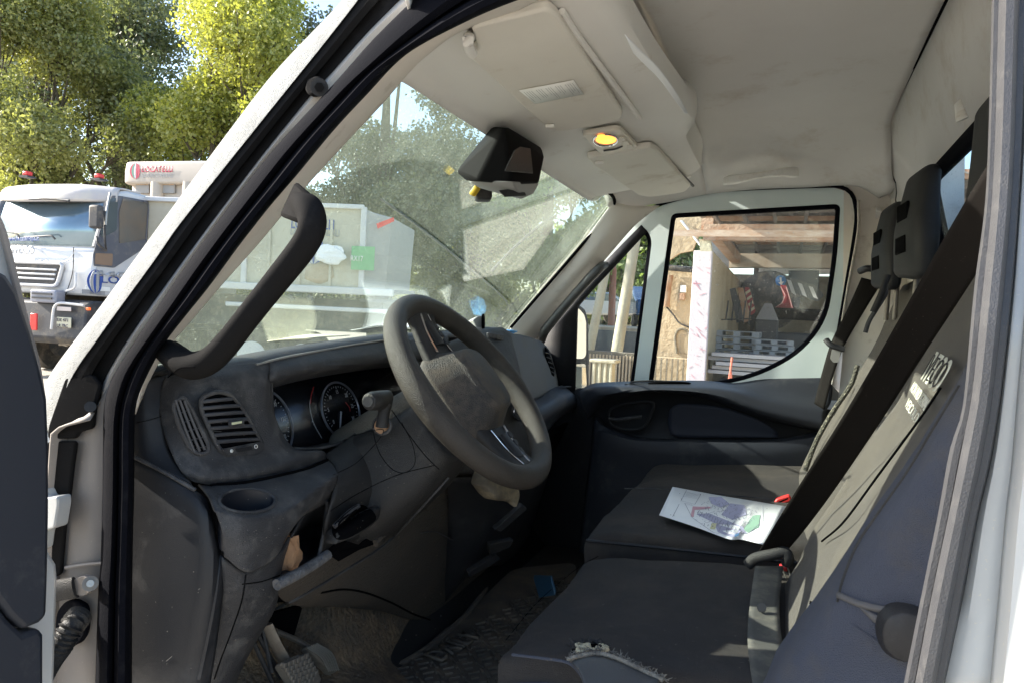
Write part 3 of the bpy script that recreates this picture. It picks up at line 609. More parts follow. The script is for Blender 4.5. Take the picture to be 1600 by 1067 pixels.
# rear post panel by the far seat
patch('post_trim', [L(D(1340, 314, 2.40), PX(1372, 313, .275), PX(1402, 311, .292)), L(D(1340, 360, 2.40), PX(1370, 370, .288), PX(1402, 380, .31)), L(D(1322, 460, 2.40), PX(1360, 470, .30), PX(1402, 480, .34)), L(D(1300, 600, 2.40), PX(1340, 640, .33), PX(1402, 640, .37))], PAINT if False else PILL, van, nu=10, nv=20)
tube('belt_height_slot', [PX(1367, 350, .262), PX(1365, 400, .262), PX(1361, 440, .262)], .006, PLD, van, n=6)
prism('belt_anchor_cap', rloop([PX(1360, 322, .26), PX(1372, 318, .26), PX(1378, 330, .26), PX(1374, 345, .26), PX(1362, 346, .26)], .01, 3), (-.012, 0, 0), CONS, van, bevel=.003)
sheet('rear_quarter_trim', [(.16, 2.425, .52), (.48, 2.425, .52), (.48, 2.425, -.8), (.10, 2.425, -.8), (.16, 2.425, -.1)], [], PILL, van, solid=.006)
# lower trim of the far door
rA = L(D(903, 612, 2.43), D(925, 600, 2.43), D(962, 597, 2.43), D(1040, 595, 2.43), D(1100, 595, 2.43), D(1147, 598, 2.43), D(1194, 591, 2.43), D(1300, 587, 2.43))
rB = L(D(903, 616, 2.39), D(925, 604, 2.37), D(965, 601, 2.36), D(1040, 599, 2.36), D(1100, 600, 2.36), D(1150, 606, 2.37), D(1200, 612, 2.38), D(1300, 622, 2.39))
rC = L(D(906, 622, 2.36), D(925, 608, 2.33), D(965, 605, 2.315), D(1040, 605, 2.31), D(1100, 607, 2.31), D(1145, 613, 2.315), D(1194, 627, 2.32), D(1290, 645, 2.33))
rD = L(D(912, 640, 2.36), D(935, 620, 2.32), D(968, 613, 2.305), D(1040, 609, 2.30), D(1090, 612, 2.30), D(1130, 622, 2.305), D(1194, 645, 2.31), D(1290, 668, 2.32))
rE = L(D(918, 655, 2.40), D(940, 632, 2.40), D(966, 623, 2.40), D(1012, 612, 2.38), D(1069, 615, 2.38), D(1115, 625, 2.38), D(1190, 652, 2.38), D(1288, 676, 2.38))
patch('door_armrest', [rA, rB, rC, rD, rE], PLB, van, nu=60, nv=30, solid=.004)
sheet('door_inner_panel', [D(870, 620, 2.425), D(905, 606, 2.425), D(1100, 600, 2.425), D(1300, 640, 2.425), D(1300, 960, 2.425), D(800, 960, 2.425), D(812, 640, 2.425)], [], PLS, van, solid=.004)
patch('door_pocket', [L(D(938, 650, 2.42), D(946, 664, 2.40), D(990, 682, 2.39), D(1050, 686, 2.385), D(1209, 686, 2.385), D(1290, 672, 2.39)), L(D(930, 652, 2.40), D(940, 672, 2.36), D(985, 690, 2.345), D(1050, 694, 2.34), D(1209, 695, 2.34), D(1290, 682, 2.35)), L(D(925, 690, 2.40), D(940, 720, 2.37), D(985, 745, 2.36), D(1050, 750, 2.355), D(1209, 760, 2.355), D(1290, 760, 2.36)), L(D(900, 900, 2.40), D(940, 900, 2.38), D(985, 900, 2.37), D(1050, 900, 2.365), D(1209, 900, 2.365), D(1290, 900, 2.37))], PLB, van, nu=40, nv=24)
patch('armrest_recess', [L(D(1046, 640, 2.41), D(1060, 630, 2.41), D(1130, 636, 2.41), D(1190, 658, 2.41), D(1216, 676, 2.41)), L(D(1044, 660, 2.415), D(1060, 668, 2.415), D(1130, 672, 2.415), D(1190, 676, 2.415), D(1216, 680, 2.415)), L(D(1048, 678, 2.41), D(1060, 682, 2.41), D(1130, 683, 2.41), D(1190, 683, 2.41), D(1216, 683, 2.41))], mat('navy_insert', (.012, .016, .03), .7), van, nu=20, nv=10)
tube('door_pull_cup', [D(1018+34*math.cos(a), 599.5+3.2*math.sin(a), 2.35)+Vector((0, 0, .004)) for a in np.linspace(0, 2*math.pi, 17)[:-1]], .003, PLS, van, closed=True, up=(0, 0, 1), n=6, ns=40)
MO('door_pull_recess', [D(1046+34*math.cos(a), 600+3.4*math.sin(a), 2.345)+Vector((0, 0, .0035)) for a in np.linspace(0, 2*math.pi, 25)[:-1]], [tuple(range(24))], BLK, van, solid=.002)
bx('window_switch', D(985, 600.5, 2.355), (.035, .02, .006), PLS, van, bevel=.002)
tube('handle_recess_rim', [D(952, 652, 2.405), D(955, 638, 2.405), D(980, 630, 2.405), D(1020, 628, 2.405), D(1016, 650, 2.405), D(1004, 668, 2.405), D(975, 670, 2.405), D(955, 662, 2.405)], .005, PLS, van, closed=True, up=(0, 1, 0), n=8, ns=50)
tube('door_handle', [D(952, 653, 2.38), D(965, 655, 2.375), D(985, 652, 2.37), D(1003, 650, 2.375)], .006, PLD, van, n=10)
# far door mirror outside
MIR = mat('mirror_glass', (.36, .36, .34), .02, 1.)
mn = Vector((.75, -.66, 0)).normalized(); mp0 = PY(889, 520, 2.72)
def MQ(u, v, d=0.): return PP(u, v, mp0+mn*d, mn)
mh = hull('door_mirror', [p+mn*q for p in (MQ(884, 472), MQ(904, 474), MQ(916, 484), MQ(921, 500), MQ(922, 604), MQ(918, 622), MQ(884, 624)) for q in (-.004, -.09)], PL, van, bevel=.008, segs=3)
prism('mirror_glass', rloop([MQ(888, 480), MQ(903, 482), MQ(912, 492), MQ(915, 504), MQ(915, 554), MQ(911, 560), MQ(888, 560)], .01, 3), mn*.004, MIR, mh)
prism('mirror_glass', rloop([MQ(888, 569), MQ(914, 568), MQ(916, 602), MQ(912, 618), MQ(888, 618)], .01, 3), mn*.004, MIR, mh)

# ---- dash ---------------------------------------------------------------------------------------
crest = L(PY(262, 588, .80), PX(300, 577, -.81), PX(345, 571, -.79), PX(400, 562, -.78), PX(440, 553, -.775), PX(520, 539, -.772), PX(608, 526, -.77), PX(700, 520, -.77), PX(780, 514, -.77), PX(812, 528, -.80), PX(842, 540, -.84))
patch('dashboard_top', [[Vector((-.985, p.y*1.0+.0, -.085)) for p in crest], [Vector((-.90, p.y, min(p.z-.012, -.035))) for p in crest], [p+Vector((-.03, 0, .002)) for p in crest], crest, [p+Vector((.012, 0, -.012)) for p in crest]], PLD, van, nu=70, nv=26, solid=.004)
hood = L(PX(420, 566, -.765), PX(470, 556, -.758), PX(540, 545, -.756), PX(608, 535, -.756), PX(700, 528, -.756))
patch('cluster_hood', [[PX(405, 567, -.770), PX(450, 556, -.766), PX(530, 543, -.762), PX(608, 531, -.760), PX(700, 523, -.760)], hood,
    [PX(421, 592, -.748), PX(470, 580, -.742), PX(540, 570, -.742), PX(610, 562, -.742), PX(700, 556, -.742)], [PX(425, 604, -.775), PX(475, 592, -.79), PX(545, 580, -.80), PX(612, 572, -.80), PX(700, 566, -.80)]], PLD, van, nu=40, nv=20, solid=.003)
pod = [L(PY(258, 590, .765), PX(300, 579, -.80), PX(345, 573, -.785), PX(400, 566, -.772), PX(425, 563, -.768), PX(450, 558, -.766)),
       L(PY(249, 622, .75), PX(285, 608, -.792), PX(330, 600, -.768), PX(390, 596, -.757), PX(412, 596, -.752), PX(424, 592, -.755)),
       L(PY(254, 668, .74), PX(290, 664, -.775), PX(345, 660, -.757), PX(395, 652, -.752), PX(416, 648, -.748), PX(428, 648, -.752)),
       L(PY(270, 712, .735), PX(305, 714, -.760), PX(360, 716, -.745), PX(415, 706, -.742), PX(440, 696, -.738), PX(458, 700, -.742)),
       L(PY(285, 738, .735), PX(315, 742, -.745), PX(370, 742, -.730), PX(430, 730, -.725), PX(470, 716, -.722), PX(505, 705, -.722)),
       L(PY(302, 752, .745), PX(330, 756, -.745), PX(380, 754, -.735), PX(440, 742, -.732), PX(480, 732, -.73), PX(508, 722, -.73))]
patch('vent_pod', pod, PLD, van, nu=50, nv=50, solid=.003)
# cluster recess: floor, sides, face
patch('cluster_shelf', [L(PX(458, 700, -.742), PX(500, 700, -.735), PX(550, 688, -.735), PX(640, 670, -.735)), L(PX(440, 706, -.80), PX(490, 696, -.85), PX(550, 682, -.85), PX(640, 664, -.85))], PLD, van, nu=20, nv=6)
patch('cluster_cheek', [L(PX(424, 590, -.755), PX(427, 648, -.752), PX(442, 690, -.745), PX(460, 702, -.742)), L(PX(424, 586, -.87), PX(428, 648, -.87), PX(440, 700, -.87), PX(452, 715, -.87))], PL, van, nu=20, nv=6)
CN = Vector((.96, -.06, .27)).normalized(); cpt = PX(530, 640, -.835)
def CP(u, v, d=0.): return PP(u, v, cpt+CN*d, CN)
cf = sheet('instrument_cluster', [CP(405, 560, -.012), CP(660, 530, -.012), CP(680, 700, -.012), CP(405, 740, -.012)], [], GAUGE, van, solid=.004)
RING = mat('gauge_ring', (.30, .31, .34), .3, .6)
def gring(c, r, name='gauge_ring', a0=0, a1=2*math.pi, th=.0022, m=RING, closed=True, f=1.18):
    ctr = CP(*c); t, x, y = frames([ctr, ctr+CN])[0]
    pts = [ctr+x*math.cos(a)*r+y*math.sin(a)*r for a in np.linspace(a0, a1, 33)]
    if closed: return tube(name, pts[:-1], th, m, cf, closed=True, up=CN, n=6, ns=64)
    return tube(name, pts, th, m, cf, n=6, ns=40)
gring((533, 640), .057); gring((414, 664), .066)
gc = CP(533, 640, -.006); t_, gx, gy = frames([gc, gc+CN])[0]
if gx.y < 0: gx = -gx
gy = CN.cross(gx); gy = gy if gy.z > 0 else -gy
def gp(c, a, r): return c+gx*math.sin(a)*r+gy*math.cos(a)*r
for cc, n0, lab in ((gc, 9, ['0', '5', '10', '15', '20', '25', '30']), (CP(414, 664, -.006), 13, ['20', '40', '60', '80', '100', '120', '140'])):
    tk = MB(); R_ = .050 if n0 == 9 else .058
    for i in range(31):
        a = -2.2+4.4*i/30; s = .006 if i % 5 == 0 else .003; e = gx*math.cos(a)*.0005-gy*math.sin(a)*.0005
        tk.quad(gp(cc, a, R_)-e, gp(cc, a, R_)+e, gp(cc, a, R_-s)+e, gp(cc, a, R_-s)-e)
    tk.build('gauge_ticks', WHM, cf, smooth=False, solid=.0004)
    for i, s in enumerate(lab):
        a = -2.2+4.4*i/6; text('gauge_numeral', s, gp(cc, a, R_-.013)-gx*.004-gy*.003, gx, gy, .0085, WHM, cf, .0003)
prism('gauge_needle', [gp(gc, -2.75, .045), gp(gc, -2.68, .045), gp(gc, -2.2, .004), gp(gc, -3.2, .004)], CN*.001, WHM, cf)
for i, s in enumerate('A....-'):
    pass
tube('fuel_scale', [CP(489, 606, -.005), CP(484, 632, -.005), CP(490, 660, -.005), CP(503, 684, -.005)], .0006, WHM, cf, n=4)
tube('fuel_scale_red', [CP(490, 604, -.004), CP(486, 618, -.004), CP(485, 630, -.004)], .0009, RED, cf, n=4)
for i in range(6): bx('fuel_tick', CP(488+i*2.6, 658+i*4.6, -.004), (.0004, .002, .002), WHM, cf)
tube('warning_arc', [CP(540, 628, -.005), CP(546, 636, -.005), CP(547, 642, -.005)], .0007, RED, cf, n=4)
sheet('cluster_lens', [CP(405, 560, .02), CP(660, 530, .02), CP(680, 700, .02), CP(405, 740, .02)], [], GLASSC, cf, solid=.001)
# side air vent (round-ended) and big vent
def F1(u, v, d=0.): return PX(u, v, -.752+d-.00040*max(0, 345-u))
def vent(loop, r, name, dx=0.):
    lp = rloop([F1(u, v, .006+dx) for u, v in loop], r, 5)
    o = sheet(name, lp, [], BLK, van, solid=.002)
    tube('vent_bezel', lp, .0032, PLD, o, closed=True, up=(1, 0, 0), n=8, ns=90)
    return o
vA = vent([(327, 615), (343, 611), (362, 617), (378, 636), (408, 690), (412, 702), (400, 710), (352, 710), (340, 697), (314, 640), (314, 622)], .01, 'air_vent')
def clipx(v, e): # x on polyline e at height v
    for (x0, y0), (x1, y1) in zip(e, e[1:]):
        if y0 <= v <= y1: return x0+(x1-x0)*(v-y0)/(y1-y0)
    return e[-1][0]
le = [(318, 612), (314, 640), (327, 668), (342, 700)]; ri = [(352, 612), (378, 636), (395, 664), (409, 695)]
for i in range(7):
    v0 = 626+i*10.5; v1 = v0-4
    a, b = clipx(v0, le)+1, clipx(v1, ri)-1
    tube('vent_slat', [F1(a, v0+1, .007), F1((a+b)/2, (v0+v1)/2+.3, .007), F1(b, v1+.5, .007)], .0028, SLAT, vA, n=8, ns=8, up=(0, 0, 1))
for i in range(3): tube('vent_vane', [F1(335+i*14, 618+i*5, -.0015), F1(345+i*20, 700-i*5, -.0015)], .0016, PLS, vA, n=6)
bx('vent_slider', F1(369, 660, .012), (.008, .026, .009), PLD, vA, bevel=.002); bx('slider_mark', F1(370, 660, .017), (.002, .018, .003), mat('lime_mark', (.65, .66, .42), .5), vA)
tp = prism('vent_thumbwheel', rloop([F1(344, 701, .009), F1(407, 689, .009), F1(411, 702, .009), F1(400, 709, .009), F1(352, 710, .009)], .004, 3), (.003, 0, 0), PLD, vA, bevel=.001)
prism('thumbwheel_slot', rloop([F1(367, 700, .013), F1(392, 696, .013), F1(394, 702, .013), F1(370, 706, .013)], .003, 3), (.0015, 0, 0), PLS, vA)
MO('dot_mark', [F1(362+2.6*math.cos(a), 704+2.8*math.sin(a), .0135) for a in np.linspace(0, 6.28, 13)[:-1]], [tuple(range(12))], WHM, vA, solid=.0005)
tube('ring_mark', [F1(400+2.2*math.cos(a), 697+2.8*math.sin(a), .0135) for a in np.linspace(0, 2*math.pi, 13)[:-1]], .0006, WHM, vA, closed=True, up=(1, 0, 0), n=5, ns=20)
vB = vent([(278, 623), (288, 621), (300, 640), (326, 695), (325, 706), (312, 709), (298, 702), (280, 665), (270, 632)], .008, 'side_vent', .004)
for k in range(3): tube('vent_slat', [F1(274+k*7, 624+k*.6, .012), F1(288+k*8, 665, .012), F1(304+k*8, 706-k*2, .012)], .0019, SLAT, vB, n=6, ns=10)
for k in range(5): tube('vent_vane', [F1(274+k*8, 648+k*13, .010), F1(294+k*8, 640+k*14, .010)], .0014, SLAT, vB, n=6)

# side of the dash by the doorway
patch('dash_end_panel', [L(PN(208, 620, .07), PN(228, 596, .08), PY(262, 586, .775)), L(PN(208, 650, .065), PN(225, 640, .07), PY(254, 625, .752)), L(PN(207, 700, .06), PN(230, 706, .065), PY(262, 700, .742)), L(PN(206, 714, .06), PN(245, 734, .062), PY(300, 757, .742))], PLS, van, nu=14, nv=20)
patch('dash_end_panel', [L(PN(203, 714, .055), PN(250, 736, .060), PN(300, 764, .07), PN(322, 779, .08)), L(PN(203, 780, .05), PN(260, 790, .055), PN(318, 800, .062), PN(335, 830, .08)), L(PN(200, 900, .05), PN(260, 900, .05), PN(325, 900, .058), PN(347, 905, .085)), L(PN(200, 1000, .05), PN(255, 1000, .05), PN(312, 1000, .058), PN(338, 1000, .085)), L(PN(200, 1100, .05), PN(250, 1100, .05), PN(290, 1100, .058), PN(322, 1100, .085))], PLS, van, nu=26, nv=30)
tube('panel_seam', [PN(211, 714, .05), PN(255, 736, .056), PN(305, 765, .068)], .0028, PLD, van, n=6)
# cup holder unit
patch('cup_holder', [L(PX(306, 753, -.775), PX(355, 752, -.74), PX(409, 740, -.735), PX(455, 731, -.735), PX(512, 718, -.73)), L(PX(326, 776, -.715), PX(372, 776, -.70), PX(425, 765, -.695), PX(470, 752, -.69), PX(522, 730, -.69)),
    L(PX(335, 797, -.69), PX(385, 805, -.674), PX(438, 797, -.668), PX(478, 772, -.668), PX(526, 739, -.671)), L(PX(338, 801, -.689), PX(386, 810, -.670), PX(440, 802, -.664), PX(479, 777, -.665), PX(527, 743, -.669)), L(PX(347, 830, -.683), PX(390, 840, -.668), PX(440, 835, -.665), PX(476, 800, -.67), PX(524, 760, -.68)), L(PX(350, 868, -.69), PX(388, 893, -.675), PX(432, 866, -.675), PX(458, 815, -.685), PX(515, 782, -.70))], PLD, van, nu=46, nv=44, solid=.003)
patch('dash_leg', [L(PX(346, 868, -.70), PX(386, 892, -.69), PX(436, 862, -.69), PX(452, 838, -.70)), L(PX(346, 915, -.71), PX(385, 922, -.695), PX(430, 912, -.70), PX(436, 905, -.74)), L(PX(342, 960, -.73), PX(380, 962, -.715), PX(420, 956, -.72), PX(428, 950, -.76)), L(PX(330, 1020, -.76), PX(352, 1022, -.745), PX(376, 1024, -.75), PX(386, 1024, -.79)), L(PX(308, 1100, -.79), PX(325, 1100, -.775), PX(342, 1100, -.78), PX(352, 1100, -.82))], PLD, van, nu=22, nv=30)
# storage pocket
pk = [(437, 902), (441, 880), (455, 838), (467, 804), (482, 792), (511, 780), (516, 790), (500, 868), (492, 880)]
patch('storage_pocket', [L(PX(455, 838, -.70), PX(482, 792, -.70), PX(511, 780, -.70), PX(520, 785, -.69)), L(PX(450, 850, -.80), PX(480, 830, -.80), PX(500, 830, -.80), PX(506, 840, -.74)), L(PX(437, 902, -.70), PX(470, 895, -.70), PX(494, 882, -.70), PX(506, 868, -.69))], PLS, van, nu=16, nv=14)
tube('pocket_rim', [PX(467, 806, -.692), PX(483, 793, -.69), PX(510, 781, -.69), PX(508, 815, -.69), PX(499, 865, -.69), PX(491, 879, -.69), PX(440, 900, -.69)], .003, PLD, van, n=8, ns=50)
tube('worn_ledge', [PX(432, 913, -.684), PX(465, 896, -.68), PX(495, 878, -.68), PX(512, 866, -.68)], .0085, mat('scuffed_plastic', (.16, .16, .165), .75, col2=(.07, .07, .075), nscale=60, bump=(200, 1, .004)), van, n=10)
# steering column surround / knee bolster
patch('knee_bolster', [L(PX(505, 712, -.74), PX(545, 684, -.73), PX(585, 650, -.74), PX(640, 600, -.76)), L(PX(522, 728, -.70), PX(556, 715, -.69), PX(610, 700, -.69), PX(665, 690, -.70)), L(PX(520, 770, -.675), PX(560, 758, -.67), PX(625, 742, -.665), PX(692, 734, -.665)), L(PX(508, 815, -.68), PX(545, 800, -.675), PX(595, 778, -.67), PX(640, 752, -.67)), L(PX(504, 866, -.70), PX(545, 846, -.695), PX(592, 822, -.69), PX(632, 775, -.69))], PL, van, nu=40, nv=40)
hd = loft('bonnet_release', [(PX(520, 838, -.665), (0, .004, .010), (-.012, 0, 0)), (PX(545, 826, -.655), (0, .004, .013), (-.014, 0, 0)), (PX(578, 806, -.65), (0, .004, .014), (-.014, 0, 0)), (PX(586, 800, -.655), (0, .003, .010), (-.010, 0, 0))], PL, van, n=16, nr=12)
tube('release_grip', [PX(522, 822, -.652), PX(545, 800, -.645), PX(560, 790, -.645)], .004, PLD, hd, n=8)
prism('torn_opening', [PX(508, 862, -.689), PX(530, 842, -.686), PX(560, 850, -.686), PX(590, 826, -.684), PX(605, 806, -.684), PX(588, 848, -.684), PX(560, 858, -.684), PX(528, 876, -.684)], (.002, 0, 0), BLK, van)
tube('bare_edge', [PX(585, 848, -.68), PX(600, 830, -.68), PX(620, 812, -.69), PX(650, 780, -.70), PX(690, 742, -.71)], .008, CARD, van, n=8)
# column shrouds
WC = PY(738, 606, 1.17); WN = Vector((math.cos(math.radians(37.7)), 0, math.sin(math.radians(37.7)))); WU = Vector((-WN.z, 0, WN.x)); WYv = Vector((0, 1, 0))
def ax(s, up=0., y=0.): return WC-WN*s+WU*up+WYv*y
loft('column_shroud', [(ax(.03, .0), (0, .052, 0), WU*.055), (ax(.07, .008), (0, .064, 0), WU*.070), (ax(.13, .010), (0, .078, 0), WU*.082), (ax(.20, .012), (0, .085, 0), WU*.085), (ax(.26, .012), (0, .088, 0), WU*.085)], COLM, van, n=40, nr=24, ex=.62, dome=.2)
loft('column_lower_shroud', [(ax(.09, -.028, -.012), (0, .074, 0), WU*.066), (ax(.15, -.035, -.02), (0, .092, 0), WU*.085), (ax(.22, -.03, -.025), (0, .105, 0), WU*.095), (ax(.30, -.02, -.03), (0, .115, 0), WU*.105)], PL, van, n=40, nr=24, ex=.6, dome=.2)
so_ = WC-WN*.19+WU*.03+WYv*-.10
q = PX(598, 668, -.66)
stk = loft('wiper_stalk', [(PY(604, 624, 1.045), (.013, 0, .004), (0, 0, .016)), (PY(594, 625, 1.02), (.016, 0, 0), (0, 0, .0165)), (PY(582, 626, .985), (.0145, 0, 0), (0, 0, .0155)), (PY(577, 627, .975), (.013, 0, 0), (0, 0, .014))], PL, van, n=24, ex=1, dome=.2)
tube('stalk_cap', [PY(576, 627, .972), PY(574.5, 627.2, .968)], .0085, PLD, stk, n=20, ns=2, smoothpath=False)
tube('stalk_neck', [PY(597, 666, 1.02), PY(598, 655, 1.02), PY(600, 642, 1.025), PY(602, 630, 1.03)], [.011, .0095, .010, .012], PL, stk, n=14, ns=12)
tube('stalk_boot', [PY(597+17*math.cos(a)*.8, 664+13*math.sin(a), 1.03) for a in np.linspace(0, 2*math.pi, 13)[:-1]], .003, PLD, stk, closed=True, up=(0, 1, 0), n=8, ns=30)
tube('stalk_socket', [PY(597, 667, 1.045), PY(597, 665, 1.030)], .013, mat('warm_socket', (.30, .17, .09), .6), stk, n=18, ns=2, smoothpath=False)

# steering wheel
def WP(a, r, h=0.): return WC+WU*(math.cos(a)*r)+WYv*(math.sin(a)*r)+WN*h
rim_pts = [WP(2*math.pi*i/72, .188) for i in range(72)]
# the rim's grip is thicker near the spokes
vs = []; n_ = 20
for i in range(96):
    a = 2*math.pi*i/96; r0 = .0205+.0022*math.cos(2*a)**4; ctr = WP(a, .188); rad = (WU*math.cos(a)+WYv*math.sin(a))
    for j in range(n_):
        b = 2*math.pi*j/n_; vs.append(ctr+rad*math.cos(b)*r0*.92+WN*math.sin(b)*r0*1.02)
fs = grid_faces(96, n_, True)+[(95*n_+j, 95*n_+(j+1) % n_, (j+1) % n_, j) for j in range(n_)]
sw = MO('steering_wheel', vs, fs, WHEELM, van)
hb = loft('airbag_pad', [(WC-WN*.028, WU*.092, WYv*.078), (WC-WN*.005, WU*.094, WYv*.080), (WC+WN*.016, WU*.084, WYv*.070), (WC+WN*.026, WU*.066, WYv*.052)], HUBM, sw, n=48, ex=.62, nr=14, dome=.25)
for sg in (1, -1):
    s_ = loft('wheel_spoke', [(WC+WU*sg*.07-WN*.02, WYv*.058, WN*.014), (WC+WU*sg*.11-WN*.016, WYv*.050, WN*.011), (WC+WU*sg*.15-WN*.010, WYv*.044, WN*.010), (WC+WU*sg*.178-WN*.002, WYv*.050, WN*.012)], PL, sw, n=24, ex=.6, nr=14)
    for e in (-1, 1): tube('spoke_trim', [WC+WU*sg*.085+WYv*e*.030-WN*.004, WC+WU*sg*.13+WYv*e*.020-WN*.003, WC+WU*sg*.165+WYv*e*.014+WN*.004], .003, CHR, s_, n=8, flat=(1, .6))
    tube('spoke_buttons', [WC+WU*sg*.10-WN*.003, WC+WU*sg*.15+WN*.001], .016, PLS, s_, n=12, flat=(1, .3), up=WN)
tube('pad_seam', [WC+WN*.0275+WU*math.cos(a)*.060*(1 if abs(math.cos(a))<.8 else .97)+WYv*math.sin(a)*.047 for a in np.linspace(0, 2*math.pi, 25)[:-1]], .0016, BLK, sw, closed=True, up=WN, n=6, ns=80)
for sg in (-1, 1):
    for k in range(3): bx('wheel_button', WC+WU*sg*(.105+k*.018)+WYv*(.026)-WN*.001, (.012, .012, .004), PLD, sw, bevel=.001, rot=Matrix((WU, WYv, WN)).transposed())
# maker's lettering pressed into the hub
text('hub_lettering', 'IVECO', WC+WN*.0305+WU*.040-WYv*.012, -WU, WYv, .018, CHR, sw, .001, .01)
# ignition side, lever under the wheel
loft('gear_lever_boot', [(PY(755, 742, 1.34), (.02, 0, 0), (0, .02, .02)), (PY(775, 752, 1.36), (.026, 0, .0), (0, .028, .03)), (PY(797, 765, 1.38), (.02, 0, 0), (0, .02, .028)), (PY(806, 780, 1.38), (.006, 0, 0), (0, .01, .012))], mat('scuffed_boot', (.085, .07, .05), .6, dust=((.25, .2, .12), .5, 30)), van, n=20, nr=16)

# middle and passenger side of the dash
patch('centre_stack', [L(PX(640, 560, -.76), PX(700, 535, -.755), PX(745, 520, -.75), PX(782, 512, -.75), PX(796, 520, -.75)), L(PX(650, 600, -.74), PX(710, 590, -.72), PX(760, 570, -.70), PX(800, 560, -.70), PX(812, 580, -.715)), L(PX(660, 660, -.72), PX(720, 660, -.68), PX(775, 650, -.66), PX(812, 650, -.66), PX(826, 655, -.69)), L(PX(680, 740, -.70), PX(730, 740, -.66), PX(780, 735, -.64), PX(820, 730, -.64), PX(838, 725, -.68))], PL, van, nu=30, nv=30)
for i in range(4):
    a = PX(765+i*6, 524+i*1.0, -.725); bx('dash_button', a, (.008, .026, .014), PLD, van, bevel=.002)
bx('card_slot', PX(780, 545, -.716), (.006, .12, .012), PLS, van, bevel=.002)
tube('control_knob', [PX(812, 640, -.66), PX(812, 640, -.635)], .022, PL, van, n=24, ns=2, smoothpath=False)
tube('knob_ring', [PX(812+9*math.cos(a), 643+14*math.sin(a), -.634) for a in np.linspace(0, 2*math.pi, 17)[:-1]], .0015, CHR, van, closed=True, up=(1, 0, 0), n=6, ns=40)
patch('glovebox_front', [L(PX(789, 521, -.76), PX(815, 524, -.765), PX(845, 534, -.77), PX(858, 548, -.775), PX(862, 560, -.79)), L(PX(800, 555, -.735), PX(830, 560, -.74), PX(860, 570, -.745), PX(868, 585, -.76), PX(871, 590, -.78)), L(PX(812, 590, -.715), PX(840, 595, -.72), PX(863, 600, -.73), PX(871, 604, -.75), PX(872, 606, -.77)), L(PX(824, 625, -.70), PX(840, 622, -.705), PX(856, 612, -.715), PX(868, 608, -.73), PX(872, 607, -.75))], mat('glovebox_plastic', (.075, .078, .082), .55, bump=(900, .25, .002), dust=((.15, .14, .12), .3, 14)), van, nu=26, nv=26)
vC = sheet('air_vent', rloop([PX(851, 541, -.752), PX(856, 546, -.752), PX(866, 575, -.738), PX(866, 588, -.735), PX(861, 585, -.735), PX(852, 556, -.745)], .006, 4), [], BLK, van, solid=.002)
for k in range(5): tube('vent_slat', [PX(852+k*2.3, 550+k*7.5, -.744+k*.002), PX(860+k*1.6, 553+k*7.5, -.744+k*.002)], .0018, PLD, vC, n=6)
tube('dash_gap', [PX(787, 518, -.752), PX(800, 552, -.728), PX(812, 590, -.708), PX(824, 622, -.692)], .0045, BLK, van, n=6)
patch('lower_dash_pad', [L(PX(822, 628, -.70), PX(840, 622, -.71), PX(862, 608, -.72), PX(880, 602, -.75), PX(905, 610, -.80)), L(PX(828, 648, -.66), PX(850, 636, -.66), PX(875, 622, -.67), PX(895, 618, -.69), PX(908, 625, -.74)), L(PX(838, 672, -.65), PX(860, 650, -.65), PX(882, 634, -.66), PX(900, 632, -.69), PX(910, 645, -.74)), L(PX(842, 690, -.68), PX(866, 660, -.69), PX(884, 645, -.70), PX(900, 645, -.73), PX(910, 660, -.78))], PLB, van, nu=26, nv=26)
tube('passenger_cup_rim', [PX(889+15*math.cos(a), 608+4.5*math.sin(a), -.715) for a in np.linspace(0, 2*math.pi, 17)[:-1]], .003, PLB, van, closed=True, up=(.3, 0, 1), n=6, ns=40)
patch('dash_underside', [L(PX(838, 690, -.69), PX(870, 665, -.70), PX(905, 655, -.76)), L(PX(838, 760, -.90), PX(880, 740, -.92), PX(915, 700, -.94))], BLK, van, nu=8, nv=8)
# lower centre
patch('centre_console', [L(PX(700, 745, -.70), PX(745, 745, -.66), PX(800, 760, -.64), PX(845, 745, -.66), PX(858, 735, -.72)), L(PX(700, 830, -.76), PX(745, 830, -.70), PX(780, 825, -.68), PX(815, 800, -.68), PX(840, 790, -.74)), L(PX(690, 900, -.82), PX(725, 890, -.76), PX(755, 870, -.74), PX(790, 850, -.74), PX(820, 845, -.80)), L(PX(680, 960, -.90), PX(700, 935, -.84), PX(730, 900, -.80), PX(760, 885, -.80), PX(790, 880, -.86))], PLS, van, nu=26, nv=26)
prism('console_tray', rloop([PX(768, 822, -.672), PX(812, 784, -.655), (PX(820, 790, -.655)), PX(778, 826, -.672)], .004, 2), (.012, -.01, -.004), PLD, van, bevel=.002)
prism('console_tray', rloop([PX(728, 888, -.72), PX(770, 862, -.70), PX(778, 868, -.70), PX(730, 896, -.72)], .004, 2), (.012, -.01, -.004), PLD, van, bevel=.002)
prism('console_lid', rloop([PX(760, 845, -.69), PX(798, 838, -.67), PX(792, 850, -.67), PX(762, 862, -.69)], .004, 2), (.012, -.01, -.004), PL, van, bevel=.002)
